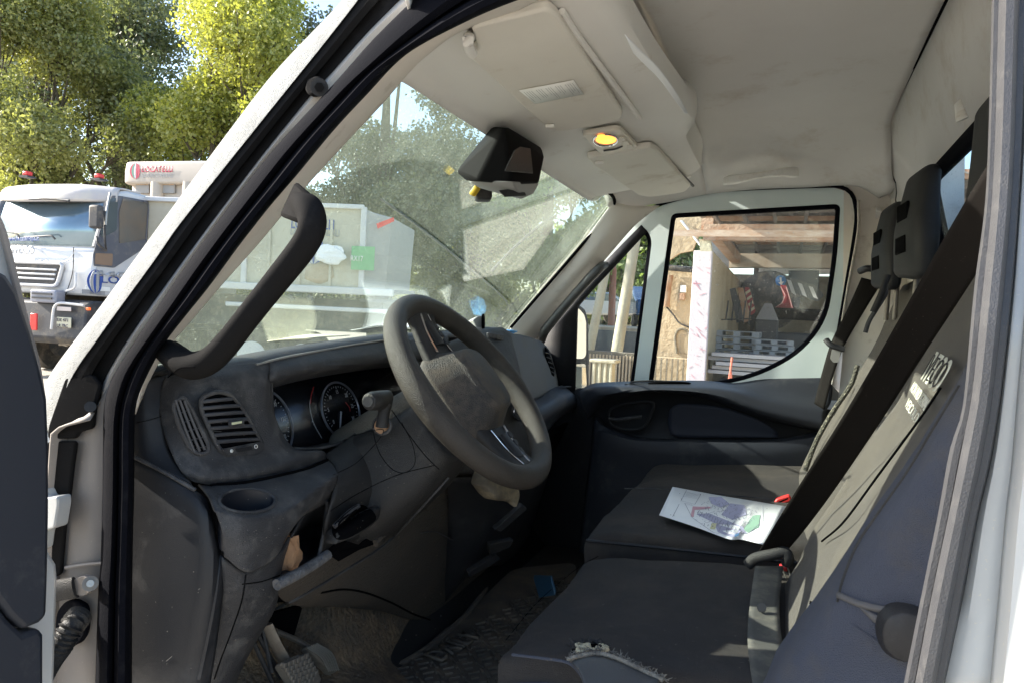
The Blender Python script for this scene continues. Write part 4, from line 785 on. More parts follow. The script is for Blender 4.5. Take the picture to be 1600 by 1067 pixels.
# under-dash board, carpet, floor, mat
patch('kick_board', [L(PX(428, 918, -.70), PX(508, 872, -.70), PX(600, 818, -.705), PX(680, 745, -.71), PX(720, 728, -.71)), L(PX(440, 935, -.74), PX(540, 905, -.75), PX(640, 850, -.75), PX(720, 790, -.75), PX(770, 770, -.74)), L(PX(470, 945, -.80), PX(570, 935, -.80), PX(665, 905, -.80), PX(745, 850, -.80), PX(800, 800, -.78)), L(PX(500, 944, -.86), PX(590, 952, -.86), PX(670, 965, -.86), PX(745, 905, -.86), PX(810, 830, -.84))], CARD, van, nu=40, nv=34)
tube('board_crease', [PX(650, 833, -.745), PX(680, 830, -.745), PX(710, 843, -.755), PX(740, 842, -.76), (PX(765, 832, -.76))], .0015, PLD, van, n=6)
patch('carpet', [L(PX(360, 960, -.88), PX(440, 940, -.88), PX(520, 930, -.88), PX(620, 935, -.88), PX(720, 900, -.90)), L(PX(360, 1030, -.93), PX(440, 1000, -.90), PX(540, 985, -.86), PX(640, 990, -.86), PX(740, 940, -.90)), L(PX(330, 1090, -.90), PX(440, 1060, -.87), PX(550, 1040, -.83), PX(650, 1030, -.84), PX(760, 975, -.88)), L(PX(300, 1150, -.8), PX(440, 1120, -.78), PX(560, 1090, -.75), PX(680, 1060, -.76), PX(800, 1000, -.8))], CARDD, van, nu=40, nv=34)
sheet('footwell_floor', [(-.95, .76, -.788), (-.95, 2.46, -.788), (.3, 2.46, -.788), (.3, .76, -.788)], [], CARP, van, solid=.006)
mt = prism('floor_mat', rloop([PZ(530, 1075, -.78), PZ(720, 970, -.78), PZ(800, 890, -.78), PZ(900, 880, -.78), PZ(905, 1000, -.78), PZ(880, 1200, -.78), PZ(600, 1200, -.78)], .05, 4), (0, 0, .006), MATT, van, bevel=.002)
tread = MB(); A_, B_ = PZ(720, 1000, -.773), 0
for i in range(34):
    for j in range(30):
        x = -1.0+i*.032; y = 1.15+j*.036
        p = Vector((x, y, -.771))
        dx = p.dot(RV)/p.dot(FV)*FPX+CU; dv = CV-p.dot(UV)/p.dot(FV)*FPX
        if not (540 < dx < 890 and 900 < dv < 1120 and dv > 1075-(dx-540)*.55+8): continue
        s = 1 if (i+j) % 2 else -1
        tread.box(p, (.026, .005, .005), Matrix.Rotation(s*.8, 3, 'Z')); tread.box(p+Vector((.012, .014, 0)), (.018, .005, .005), Matrix.Rotation(-s*.8, 3, 'Z'))
o = tread.build('mat_tread', MATT, mt, smooth=False); o['kind'] = 'stuff'
text('mat_lettering', 'DAILY', PZ(690, 1035, -.772), PZ(745, 1000, -.77)-PZ(690, 1035, -.77), Vector((-1, -.3, 0)), .06, MATT, mt, .006, .01)
tube('mat_rim', [PZ(530, 1072, -.774), PZ(640, 1030, -.774), PZ(720, 968, -.774), PZ(760, 920, -.774)], .008, MATT, van, n=8)
# pedals
def pedal(name, pts, thick, m=DMET):
    return prism(name, rloop(pts, .012, 4), thick, m, van, bevel=.003)
pb = pedal('brake_pedal', [PX(437, 1035, -.80), PX(470, 1020, -.80), PX(492, 1036, -.80), PX(504, 1062, -.80), PX(492, 1078, -.80), PX(462, 1075, -.80)], (-.015, 0, -.008))
for i in range(6):
    for j in range(6):
        f, g = i/5, j/5; p = PX(445+f*34+g*18, 1038-f*14+g*32, -.797); bx('pedal_stud', p, (.006, .0085, .0085), DMET, pb, bevel=.001) if not (i > 4 and j > 4) else None
cp = pedal('clutch_pedal', [PX(478, 1010, -.80), PX(495, 1003, -.80), PX(518, 1020, -.80), PX(530, 1046, -.80), PX(520, 1052, -.80), PX(500, 1032, -.80)], (-.015, 0, -.008))
for i in range(6): tube('pedal_rib', [PX(481+i*2.8, 1011-i*1.2, -.797), PX(502+i*3.2, 1026-i*1.2, -.796), PX(514+i*3, 1048-i*.4, -.797)], .0016, METAL, cp, n=6)
tube('pedal_arm', [PX(416, 975, -.84), PX(430, 1005, -.83), PX(447, 1035, -.82)], .012, DMET, van, flat=(1.2, .4), n=8)
tube('pedal_arm', [PX(430, 985, -.86), PX(465, 1000, -.84), PX(485, 1012, -.82)], .010, DMET, van, flat=(1.2, .5), n=8)
for a, b in (((400, 985), (440, 1060)), ((408, 975), (425, 1050)), ((395, 1000), (430, 1075))): tube('pedal_spring', [PX(*a, -.85), PX(*b, -.83)], .004, PLS, van, n=6)
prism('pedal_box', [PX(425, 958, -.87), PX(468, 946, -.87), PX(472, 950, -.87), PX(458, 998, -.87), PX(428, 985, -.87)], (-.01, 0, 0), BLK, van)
# A pillar grab handle (black loop)
bxh = lambda pts, nm: prism(nm, rloop(pts, .01, 4), (0, .03, 0), BLKT, van, bevel=.004)
HP = [PN(470, 318, .0), PN(482, 327, -.02), PN(488, 345, -.026), PN(484, 368, -.025), PN(468, 394, -.02), PN(430, 442, -.01), PN(390, 492, -.005), PN(352, 540, 0.), PN(326, 564, .002), PN(300, 571, .004), PN(280, 563, .01), PN(262, 550, .03)]
tube('pillar_grab_handle', HP, [.015, .0155, .0155, .0152, .0148, .0142, .0142, .0148, .0155, .016, .016, .015], BLKT, van, n=22, ns=80, flat=(1., 1.), ex=.8)
hull('handle_mount', [PN(436, 338, -.016), PN(462, 283, -.016), PN(496, 312, -.026), PN(474, 352, -.026), PN(437, 337, .05), PN(462, 284, .05), PN(492, 318, .03), PN(468, 350, .03)], BLKT, van, bevel=.005)
hull('handle_mount', [PN(250, 568, .02), PN(262, 540, .02), PN(278, 536, .02), PN(320, 562, .0), PN(318, 585, .0), PN(292, 594, .0), PN(256, 574, .05), PN(272, 530, .05)], BLKT, van, bevel=.006)
# ---- seams, rims and marks laid on the finished panels -------------------------------------------
bpy.context.view_layer.update(); DG = bpy.context.evaluated_depsgraph_get(); TVi = TV.inverted()
def SN(u, v, lift=.0008):
    """where the sight line through (u,v) meets a panel; a little off its surface"""
    o_ = C0.copy(); d = rayw(u, v).normalized()
    for _ in range(8):
        h = SC.ray_cast(DG, o_, d)
        if not h[0]: return TVi @ (C0+d*1.5)
        if h[4].name.split('.')[0] in ('windscreen', 'cluster_lens', 'door_window', 'quarter_window', 'steering_wheel', 'airbag_pad', 'wheel_spoke', 'wiper_stalk', 'stalk_neck', 'seat_belt', 'lap_belt'): o_ = h[1]+d*.003; continue
        n = h[2] if h[2].dot(d) < 0 else -h[2]
        return TVi @ (h[1]+n*lift)
    return TVi @ h[1]
SEAMK = mat('seam_shadow', (.008, .008, .0085), .9, spec=.05)
def seam(name, pts, r=.0011, m=None, parent=None, lift=.0002, n=40, closed=False):
    P = cr([Vector((a, b, 0)) for a, b in pts], n, closed); Q = [SN(p.x, p.y, lift) for p in P]
    if closed: return tube(name, Q, r, m or SEAMK, parent or van, n=6, closed=True, up=(1, 0, .3), ns=n*2)
    return tube(name, Q, r, m or SEAMK, parent or van, n=6, smoothpath=False)
def inlay(name, pts, m, lift=.0008, n=40, parent=None):
    P = cr([Vector((a, b, 0)) for a, b in pts], n, True); c = sum(P, Vector())/len(P); vs = [SN(c.x, c.y, lift)]; fs = []
    R_ = 4
    for k in range(1, R_+1):
        for p in P: q = c.lerp(p, k/R_); vs.append(SN(q.x, q.y, lift))
    for j in range(n): fs.append((0, 1+j, 1+(j+1) % n))
    for k in range(R_-1):
        for j in range(n): a = 1+k*n; fs.append((a+j, a+(j+1) % n, a+n+(j+1) % n, a+n+j))
    return MO(name, vs, fs, m, parent or van)
ell = lambda u, v, a, b, n=24: [(u+a*math.cos(t), v+b*math.sin(t)) for t in np.linspace(0, 2*math.pi, n+1)[:-1]]
chold = bpy.data.objects['cup_holder']; ring = [SN(u, v, 0.) for u, v in ell(386, 782, 42, 17.5, 40)]
seam('cup_rim', ell(386, 782, 43.5, 18.5), .0024, PLD, closed=True, n=48)
bm = bmesh.new(); bm.from_mesh(chold.data); kill = []
for f in bm.faces:
    c = f.calc_center_median(); dp = c.dot(FV); uu, vv = CU+c.dot(RV)/dp*FPX, CV-c.dot(UV)/dp*FPX
    if ((uu-386)/43)**2+((vv-782)/18.3)**2 < 1: kill.append(f)
bmesh.ops.delete(bm, geom=kill, context='FACES'); bm.to_mesh(chold.data); bm.free()
rc = sum(ring, Vector())/len(ring); dn = Vector((-.012, 0, -.06)); k = len(ring)
rows_ = [ring, [rc+(p-rc)*.96+dn*.3 for p in ring], [rc+(p-rc)*.86+dn for p in ring], [rc+(p-rc)*.7+dn*1.1 for p in ring]]
MO('cup_recess', [p for r_ in rows_ for p in r_]+[rc+dn*1.12], grid_faces(4, k, True)+[(3*k+j, 3*k+(j+1) % k, 4*k) for j in range(k)], mat('cup_liner', (.012, .014, .020), .4), van)
seam('pod_shadow_gap', [(300, 753), (330, 757), (380, 754), (440, 742), (480, 732), (512, 719)], .0032, BLK, n=50)
seam('shroud_seam', [(590, 648), (583, 668), (592, 705), (612, 732), (632, 738), (648, 724), (645, 695), (628, 660)], .0007, SEAMK)
seam('shroud_seam', [(612, 640), (640, 680), (665, 712), (686, 733)], .0008, SEAMK)
seam('shroud_seam', [(552, 680), (600, 672), (560, 720), (520, 742)], .0006, SEAMK)
seam('leg_seam', [(384, 897), (378, 937), (362, 985), (345, 1030), (335, 1060)], .0012); seam('leg_seam', [(378, 912), (408, 908), (437, 898)], .0010)
seam('bolster_seam', [(512, 800), (560, 770), (620, 742), (680, 726)], .0008, SEAMK)
inlay('handle_recess', [(520, 822), (560, 788), (582, 798), (586, 812), (548, 838), (526, 842)], BLK, .001)
seam('board_edge', [(502, 925), (535, 920), (570, 925), (610, 940), (645, 958), (672, 968)], .0022, BLK)
seam('board_edge', [(430, 950), (470, 930), (530, 895), (600, 850), (650, 800), (700, 745)], .003, PLD, lift=.001)
seam('pod_edge', [(262, 590), (280, 575), (305, 573)], .001, BLK)
seam('panel_crease', [(345, 868), (338, 930), (325, 1000), (312, 1060)], .004, PLS, lift=-.001)
seam('fascia_sun_stripe', [(400, 570), (440, 560), (520, 545), (606, 531)], .0018, mat('crest_sun_paint', (.22, .215, .20), .5), lift=.001)  # pale stripe painted where the sun catches the dash edge
seam('end_panel_seam', [(214, 660), (232, 656), (252, 650)], .0006, SEAMK)
# scuffs, screw heads and crumbs on the trim
rr = random.Random(21)
def inside(u, v, poly):
    c = False
    for (x0, y0), (x1, y1) in zip(poly, poly[1:]+poly[:1]):
        if (y0 > v) != (y1 > v) and u < (x1-x0)*(v-y0)/(y1-y0)+x0: c = not c
    return c
SCUFF = mat('scuff_mark', (.09, .088, .085), .9); CRUMB = mat('crumb', (.20, .18, .15), .9)
sm, cm = MB(), MB()
zones = [([(270, 600), (420, 570), (440, 700), (500, 705), (500, 740), (300, 745)], 26), ([(330, 770), (520, 745), (510, 790), (440, 860), (380, 890), (350, 860)], 40), ([(520, 730), (680, 735), (600, 800), (520, 860)], 26), ([(350, 900), (430, 910), (400, 1000), (345, 1040)], 14), ([(560, 690), (660, 690), (680, 730), (560, 760)], 14), ([(215, 740), (320, 800), (310, 1040), (215, 1040)], 16)]
for poly, cnt in zones:
    k = 0; us = [p[0] for p in poly]; vs_ = [p[1] for p in poly]
    while k < cnt:
        u, v = rr.uniform(min(us), max(us)), rr.uniform(min(vs_), max(vs_))
        if not inside(u, v, poly): continue
        k += 1; L_ = rr.choice((3, 5, 8, 12)); a = rr.uniform(-.9, .4); p, q = SN(u, v, .0006), SN(u+L_*math.cos(a), v+L_*math.sin(a), .0006)
        if (p-q).length > .03: continue
        if k % 6 == 0: sm.bar(p, q, .0003, 4)
        p = SN(u+rr.uniform(-9, 9), v+rr.uniform(-9, 9), .0008); s_ = rr.uniform(.0004, .0009); cm.box(p, (s_, s_, s_), Matrix.Rotation(rr.uniform(0, 3), 3, (1, .4, .2)))
o = sm.build('scuff_marks', SCUFF, van, smooth=False); o['kind'] = 'stuff'
for k in range(60):
    u, v = rr.uniform(430, 860), rr.uniform(920, 1062); p = SN(u, v, .001)
    if p.z < -.55: s_ = rr.uniform(.001, .0022); cm.box(p, (s_, s_, s_), Matrix.Rotation(rr.uniform(0, 3), 3, (1, .4, .2)))
o = cm.build('crumbs', CRUMB, van, smooth=False); o['kind'] = 'stuff'
# ---- seats ---------------------------------------------------------------------------------------
def soft(o, amp=.004, scale=9., seed=0):
    """slight sag and wrinkles in upholstery"""
    me = o.data; off = Vector((seed*3.1, seed*1.7, seed))
    amp *= 1.5
    co = np.empty(len(me.vertices)*3); me.vertices.foreach_get('co', co); co = co.reshape(-1, 3)
    for i, v in enumerate(me.vertices):
        p = Vector(co[i]); k = mnoise.noise(p*scale+off)*amp+mnoise.noise(p*scale*3+off)*amp*.35
        v.co = p+v.normal*k
    me.update(); return o
SD = Vector((.44, 0, .898)); SB = Vector((.898, 0, -.44))        # backrest: up direction, backward direction
def bface(z, d=0.): return Vector((.057+.49*(z+.34)+d, 0, z))
def backrest(name, y0, y1, z0, z1, m, d=0., thick=.06, parent=None, ex=.42):
    yc, hw = (y0+y1)/2, (y1-y0)/2; secs = []
    for f, k, tk in ((0, .92, .9), (.12, .99, 1), (.4, 1, 1.02), (.7, .98, .95), (.88, .90, .8), (.97, .78, .62)):
        z = z0+(z1-z0)*f; p = bface(z, d)+SB*thick*tk; secs.append((Vector((p.x, yc, p.z)), (0, hw*k, 0), SB*thick*tk))
    o = loft(name, secs, m, parent, n=56, nr=40, ex=ex, dome=.6); return soft(o, .004, 8, y0)
def cushion(name, y0, y1, x0, x1, zt, th, m, parent=None, ex=.38, amp=.005):
    xc, hx = (x0+x1)/2, (x1-x0)/2; secs = []
    n = 7
    for i in range(n):
        f = i/(n-1); y = y0+.03+(y1-y0-.06)*f; e = 1-.04*abs(2*f-1)**4; dz = -.008*(1-(2*f-1)**2)
        secs.append((Vector((xc, y, zt-th+dz)), (hx*e, 0, .012), (0, 0, th)))
    o = loft(name, secs, m, parent, n=64, nr=34, ex=ex, dome=.5); return soft(o, amp, 7, y0)
ds = bpy.data.objects.new('driver_seat', None); COL.objects.link(ds); ds.parent = van; ds['label'] = 'front seat nearest the open door, with a torn cushion edge'
cushion('seat_base', .905, 1.44, -.415, .22, -.492, .085, FABB, ds)
cushion('seat_cushion', .94, 1.435, -.405, .20, -.455, .055, FAB, ds)
backrest('backrest', .955, 1.415, -.50, .14, FABLIT, 0., .055, ds, ex=.3)
backrest('side_bolster', .845, .992, -.56, .135, FABB, -.034, .105, ds, ex=.55)
backrest('backrest_shell', .93, 1.42, -.48, .12, FABB, .04, .055, ds)
loft('headrest', [((.300, 1.17, .13), (0, .11, 0), (.05, 0, 0)), ((.300, 1.17, .22), (0, .125, 0), (.055, 0, 0)), ((.295, 1.17, .31), (0, .10, 0), (.04, 0, 0))], HRM, ds, n=32, nr=16)
NB = SB*-1
def BF(u, v, d=0.): return PP(u, v, Vector((.057, 0, -.34))+NB*(.005+d), NB)
def quadtext(body, p00, p10, p01, m, bold, nm, ex=.0008):
    a, b, c = BF(*p00), BF(*p10), BF(*p01)
    return text(nm, body, a, b-a, c-a, (c-a).length, m, ds, ex, bold, fit=(b-a).length)
OUT = mat('seat_print_dark', (.03, .03, .03), .9)
quadtext('IVECO', (1441, 591), (1464, 613), (1466, 547), EMB, .022, 'backrest_print')
t2 = quadtext('IVECO', (1442.5, 589.5), (1463.5, 609.5), (1465, 550), OUT, -.022, 'backrest_print'); 
for vtx in t2.data.vertices: vtx.co += NB*.0018
quadtext('NON INDUSTRIALE', (1423, 610), (1447, 645), (1432, 598), EMB, .003, 'backrest_print')
quadtext('VEICOLO', (1415, 634), (1431, 662), (1423, 621), EMB, .003, 'backrest_print')
tube('backrest_seam', [BF(1470, 605, .003), BF(1440, 650, .003), BF(1370, 745, .003), BF(1318, 815, .003), BF(1284, 845, .003)], .0016, BLK, ds, n=6)
# torn front edge of the cushion
tz = -.452
def CT(u, v, d=0.): return PZ(u, v, tz+d)
fr = MB(); r = random.Random(3)
edge = cr([CT(888, 1032, -.004), CT(905, 1020, .004), CT(935, 1018, .008), CT(965, 1026, .008), CT(1000, 1042, .006), CT(1038, 1062, 0)], 90)
for p in edge:
    for k in range(3):
        q = p+Vector((r.uniform(-.004, .004), r.uniform(-.004, .004), r.uniform(-.002, .004))); d = Vector((r.uniform(-1, 1), r.uniform(-1, 1), r.uniform(-.5, 1))).normalized()*r.uniform(.003, .010)
        fr.bar(q, q+d, .0008, 4, .0004)
o = fr.build('frayed_threads', FRAY, ds, smooth=False); o['kind'] = 'stuff'
tube('torn_hem', [CT(886, 1030, 0), CT(905, 1024, .006), CT(935, 1020, .010), CT(965, 1028, .010), CT(1000, 1044, .008), CT(1036, 1062, .002)], .003, FRAY, ds, n=8, ns=40)
MO('tear_hole', [CT(893+28*(1+math.cos(a)), 1014+9*math.sin(a)-.1*28*math.cos(a), .003) for a in np.linspace(0, 2*math.pi, 19)[:-1]], [tuple(range(18))], BLK, ds, solid=.002)
fo = MB()
for k in range(26): fo.box(CT(903+r.uniform(0, 44), 1011+r.uniform(-4, 7), .005), (r.uniform(.004, .011), .008, .007), Matrix.Rotation(r.uniform(0, 3), 3, 'Z'))
fo.build('foam_lumps', FOAM, ds, bevel=.0015)
rg = MB()
for k in range(60):
    a = 3.3+r.uniform(0, 2.9); p = CT(921+27*math.cos(a), 1014+10*math.sin(a), .004); rg.bar(p, p+Vector((r.uniform(-.01, .01), r.uniform(-.01, .01), .004)), .0015, 4)
o = rg.build('frayed_edge', PL, ds, smooth=False); o['kind'] = 'stuff'
patch('bare_vinyl', [L(CT(893, 1034, .004), CT(930, 1026, .007), CT(970, 1036, .006), CT(1030, 1064, .001)), L(CT(905, 1050, .000), CT(940, 1044, .003), CT(975, 1052, .003), CT(1020, 1072, 0)), L(CT(915, 1080, -.01), CT(950, 1080, -.006), CT(985, 1085, -.006), CT(1020, 1090, -.01))], VIN, ds, nu=24, nv=14)
tube('bolster_piping', [CT(800, 1022, -.010), CT(850, 1028, -.004), CT(890, 1036, -.002), CT(912, 1062, -.006), CT(920, 1085, -.01)], .002, FABB, ds, n=6)

bs = bpy.data.objects.new('passenger_bench', None); COL.objects.link(bs); bs.parent = van
cushion('bench_base', 1.475, 2.385, -.435, .20, -.478, .085, FABB, bs)
cushion('bench_cushion', 1.485, 2.375, -.428, .19, -.432, .055, FAB, bs)
tube('cushion_piping', [(-.405, 1.492, -.462), (-.2, 1.488, -.458), (0, 1.488, -.458), (.15, 1.49, -.458)], .0035, PLS, bs, n=6)
tube('cushion_seam', [(-.415, 1.93, -.442), (-.3, 1.93, -.4345), (-.1, 1.93, -.437), (.1, 1.93, -.437)], .0015, PLD, bs, n=6)
for y0, y1 in ((1.475, 1.905), (1.93, 2.37)):
    backrest('backrest', y0, y1, -.50, .13, FABLIT, .02, .055, bs)
    backrest('backrest_shell', y0-.005, y1+.005, -.48, .11, FABB, .06, .05, bs)
def headrest(yc):
    o = loft('headrest', [((.243, yc, .122), (0, .098, .008), (.023, 0, 0)), ((.245, yc, .15), (0, .104, 0), (.027, 0, 0)), ((.249, yc, .23), (0, .103, 0), (.0285, 0, 0)), ((.256, yc, .285), (0, .092, 0), (.026, 0, 0)), ((.259, yc, .306), (0, .074, 0), (.021, 0, 0))], HRM, bs, n=48, nr=34, ex=.6, dome=.95)
    for z in (.172, .240):
        bx('headrest_slot', (.2207+.045*(z-.172), yc+.004, z), (.006, .078, .036), BLK, o, bevel=.0025)
    for s in (-1, 1): tube('headrest_post', [(.262, yc+s*.045, .12), (.255, yc+s*.045, .02)], .006, DMET, o, n=10, ns=2, smoothpath=False)
    c = Vector((.25, yc, .2)); o.matrix_local = Matrix.Translation(c) @ Matrix.Rotation(math.radians(6), 4, 'Z') @ Matrix.Translation(-c)
    return o
headrest(1.68); headrest(2.13)
tube('backrest_zip', [PY(1340, 570, 1.93), PY(1330, 600, 1.93), PY(1300, 645, 1.925), PY(1275, 690, 1.92), PY(1258, 735, 1.915)], .006, mat('fuzzy_lining', (.10, .095, .075), .95, bump=(250, 1, .01), speck=((.3, .28, .2), 160, .6)), bs, n=8, ns=40)
tube('strap_end', [PY(1380, 440, 1.86), PY(1384, 458, 1.85), PY(1370, 482, 1.85), PY(1358, 502, 1.85), PY(1352, 520, 1.85)], .005, PLD, bs, n=8, flat=(1, .4))
tube('strap_end', [PY(1388, 430, 1.86), PY(1376, 462, 1.845), PY(1364, 488, 1.845)], .007, PL, bs, n=8, flat=(1, .5))

# ---- belts ------------------------------------------------------------------------------------------
Lb = [(1181, 869, 1.37), (1213, 816, 1.32), (1245, 764, 1.27), (1312, 658, 1.15), (1370, 560, 1.05), (1431, 452, .95), (1484, 357, .87), (1542, 260, .79), (1570, 212, .76)]
Rb = [(1226, 864, 1.37), (1258, 826, 1.32), (1300, 770, 1.26), (1369, 669, 1.14), (1438, 562, 1.03), (1500, 468, .94), (1545, 398, .87), (1590, 330, .79), (1625, 280, .76)]
belt = patch('seat_belt', [[PY(*p) for p in Lb], [PY((a[0]+b[0])/2, (a[1]+b[1])/2, (a[2]+b[2])/2+.003) for a, b in zip(Lb, Rb)], [PY(*p) for p in Rb]], BELT, van, nu=60, nv=9, solid=.0014)
patch('lap_belt', [L(PZ(1180, 884, -.425), PZ(1172, 940, -.440), PZ(1168, 1000, -.444), PZ(1176, 1067, -.45), PZ(1186, 1110, -.47)), L(PZ(1224, 884, -.425), PZ(1218, 940, -.440), PZ(1222, 1000, -.444), PZ(1238, 1067, -.45), PZ(1254, 1110, -.47))], BELTL, van, nu=40, nv=6, solid=.0016)
tube('belt_tongue', [PY(1168, 882, 1.36), PY(1180, 872, 1.355), PY(1205, 866, 1.35), PY(1226, 862, 1.35), PY(1232, 872, 1.35), PY(1230, 882, 1.355)], .010, PL, van, n=12, flat=(.7, 1))
tube('buckle_stalk', [PY(1228, 885, 1.40), PY(1234, 900, 1.40), PY(1238, 915, 1.41)], .012, PLS, van, n=10, flat=(1, .6))
bx('buckle_release', PY(1224, 886, 1.385), (.014, .02, .008), RED, van, bevel=.002)
for dx in (0, 8): tube('buckle_edge', [PY(1222+dx, 888-dx*.4, 1.375), PY(1229+dx, 904, 1.375)], .0015, METAL, van, n=5)
tube('belt_button', [PZ(1190, 949, -.434), PZ(1190, 948, -.431)], .007, PLS, van, n=16, ns=2, smoothpath=False)
tg = prism('care_label', [PY(1265, 938, 1.05), PY(1293, 948, 1.05), PY(1289, 978, 1.05), PY(1262, 962, 1.05)], (.001, 0, 0), PL, ds)
lines_on([PY(1265, 940, 1.049), PY(1278, 944, 1.049), PY(1275, 970, 1.049), PY(1262, 962, 1.049)], 5, 'label_print', WHM, ds, th=.06, lift=Vector((-.001, -.001, 0)))
for k in range(4): bx('care_symbol', PY(1285-k*1.2, 952+k*6.5, 1.048), (.0045, .0005, .0045), WHM, ds)
bk = prism('red_buckle', rloop([PY(1209, 785, 1.88), PY(1213, 779, 1.88), PY(1233, 773, 1.88), PY(1237, 779, 1.88), PY(1234, 784, 1.88), PY(1212, 790, 1.88)], .004, 3), (.0, .02, 0), RED, van, bevel=.003)
prism('buckle_slot', rloop([PY(1215, 783.5, 1.878), PY(1231, 777, 1.878), PY(1232, 779, 1.878), PY(1216, 786, 1.878)], .001, 2), (0, -.001, 0), BLK, bk)
tube('buckle_strap', [PY(1196, 783, 1.89), PY(1212, 786, 1.89), PY(1240, 792, 1.90)], .008, PL, van, n=8, flat=(1, .5))
tube('seat_lever', [PY(1248, 848, 1.6), PY(1258, 850, 1.55), PY(1275, 848, 1.5)], .006, PLS, van, n=8)
# passenger belt
Lp = [(1346, 434, 2.34), (1322, 488, 2.31), (1299, 534, 2.28), (1285, 580, 2.26), (1272, 630, 2.24)]
Rp = [(1378, 442, 2.32), (1347, 492, 2.29), (1318, 543, 2.26), (1301, 590, 2.24), (1288, 640, 2.22)]
patch('seat_belt', [[PY(*p) for p in Lp], [PY(*p) for p in Rp]], BELT, van, nu=30, nv=5, solid=.0016)
tube('belt_guide', [PY(1344, 424, 2.33), PY(1356, 420, 2.30), PY(1372, 423, 2.30), PY(1378, 432, 2.31)], .010, PLS, van, n=10)
tube('belt_tongue', [PY(1291, 531, 2.25), PY(1298, 539, 2.24), (PY(1312, 544, 2.24)), PY(1320, 546, 2.24)], .010, PLS, van, n=10, flat=(1, .8))
prism('tongue_plate', rloop([PY(1300, 545, 2.24), PY(1314, 548, 2.24), PY(1310, 566, 2.24), PY(1302, 566, 2.24), PY(1297, 560, 2.24)], .003, 2), (0, .002, 0), METAL, van)

# ---- loose things in the cab (top level, standing where they lie) ----------------------------------
def loose(o, label, cat, group=None):
    """o was built in van coordinates; give it the van's placement and its own origin"""
    c = sum((Vector(b) for b in o.bound_box), Vector())/8; zmin = min(b[2] for b in o.bound_box); c.z = zmin
    for v in o.data.vertices: v.co -= c
    o.matrix_world = TV @ Matrix.Translation(c); return tag(o, label, cat, group)
def plan_sheet():
    rows = []
    top = [PZ(1051, 760, -.420), PZ(1110, 771, -.421), PZ(1170, 781, -.421), PZ(1231, 791, -.420)]
    bot = [PZ(1030, 804, -.420), PZ(1085, 822, -.419), PZ(1140, 842, -.414), PZ(1158, 842, -.420), PZ(1192, 850, -.420)]
    bot = cr(bot, 24); top = cr(top, 24)
    mid = [a.lerp(b, .5)+Vector((0, 0, .0015*math.sin(i*.5))) for i, (a, b) in enumerate(zip(top, bot))]
    root = bpy.data.objects.new('site_plan', None); COL.objects.link(root)
    c = (top[0]+bot[-1])/2; root.matrix_world = TV @ Matrix.Translation(c)
    def sub(o):
        for v in o.data.vertices: v.co -= c
        o.parent = root
    sub(MO('paper', [p for r_ in (top, mid, bot) for p in r_], grid_faces(3, 24), PAPER, None, solid=.0006))
    def Q(u, v): # sheet coordinates 0..1 -> point just above the paper
        i = min(max(u*23, 0), 22.999); k = int(i); f = i-k
        a = top[k].lerp(top[k+1], f); b = bot[k].lerp(bot[k+1], f); m_ = mid[k].lerp(mid[k+1], f)
        p = a.lerp(m_, v*2) if v < .5 else m_.lerp(b, v*2-1); return p+Vector((0, 0, .0012))
    def poly(name, pts, m):
        n = 6; P = []
        for (a, b), (c_, d) in zip(pts, pts[1:]+pts[:1]):
            for t in range(n): P.append(Q(a+(c_-a)*t/n, b+(d-b)*t/n))
        sub(MO(name, P, [tuple(range(len(P)))], m, None, smooth=False))
    def line(name, segs, m, w=.0005):
        mb = MB()
        for (a, b, c_, d) in segs:
            p, q = Q(a, b)+Vector((0, 0, .0003)), Q(c_, d)+Vector((0, 0, .0003)); s = (q-p).cross(Vector((0, 0, 1)))
            if s.length < 1e-9: continue
            s = s.normalized()*w; mb.quad(p-s, p+s, q+s, q-s)
        sub(mb.build(name, m, None, smooth=False))
    vio = mat('print_violet', (.40, .40, .56), .8); gr = mat('print_green', (.30, .50, .38), .8); pk_ = mat('print_pink', (.62, .36, .42), .8); ink = mat('print_ink', (.22, .23, .30), .8); bl = mat('print_blue', (.16, .34, .62), .8); ye = mat('print_yellow', (.66, .64, .38), .8)
    poly('plan_block', [(.36, .12), (.46, .05), (.56, .22), (.50, .36), (.40, .30)], vio)
    poly('plan_block', [(.56, .20), (.68, .18), (.74, .42), (.66, .62), (.54, .55)], vio)
    poly('plan_street', [(.32, .70), (.42, .58), (.78, .72), (.86, .86), (.74, .88)], vio)
    poly('plan_street', [(.52, .80), (.80, .80), (.74, .96), (.60, .95)], vio)
    poly('plan_park', [(.80, .42), (.85, .36), (.90, .66), (.86, .84), (.80, .76)], gr)
    poly('plan_road', [(.26, .52), (.40, .40), (.42, .43), (.29, .60), (.31, .80), (.28, .80)], pk_)
    poly('plan_mark', [(.50, .80), (.55, .78), (.56, .92), (.51, .94)], ye); poly('plan_mark', [(.74, .90), (.78, .86), (.80, .92), (.76, .96)], bl)
    rr = random.Random(5); segs = [(.14, .05, .13, .95), (.14, .28, .28, .26), (.15, .12, .28, .12), (.28, .08, .27, .45), (.14, .45, .27, .45), (.18, .5, .30, .82), (.30, .82, .56, .99), (.56, .99, .80, .97), (.26, .5, .18, .5), (.82, .1, .90, .5), (.90, .5, .97, .45), (.90, .5, .86, .92)]
    for k in range(190):
        a, b = .33+rr.random()*.5, .2+rr.random()*.7; segs.append((a, b, a+rr.uniform(-.03, .03), b+rr.uniform(-.08, .08)))
    for k in range(14): segs.append((.33+k*.03, .60+k*.012, .335+k*.03, .70+k*.012))
    for k in range(4): segs.append((.155, .13+k*.035, .155+.09+.02*(k % 2), .125+k*.035))
    line('plan_lines', segs, ink)
    tag(root, 'white printed site plan with coloured buildings lying on the passenger bench', 'paper'); return root
plan_sheet()
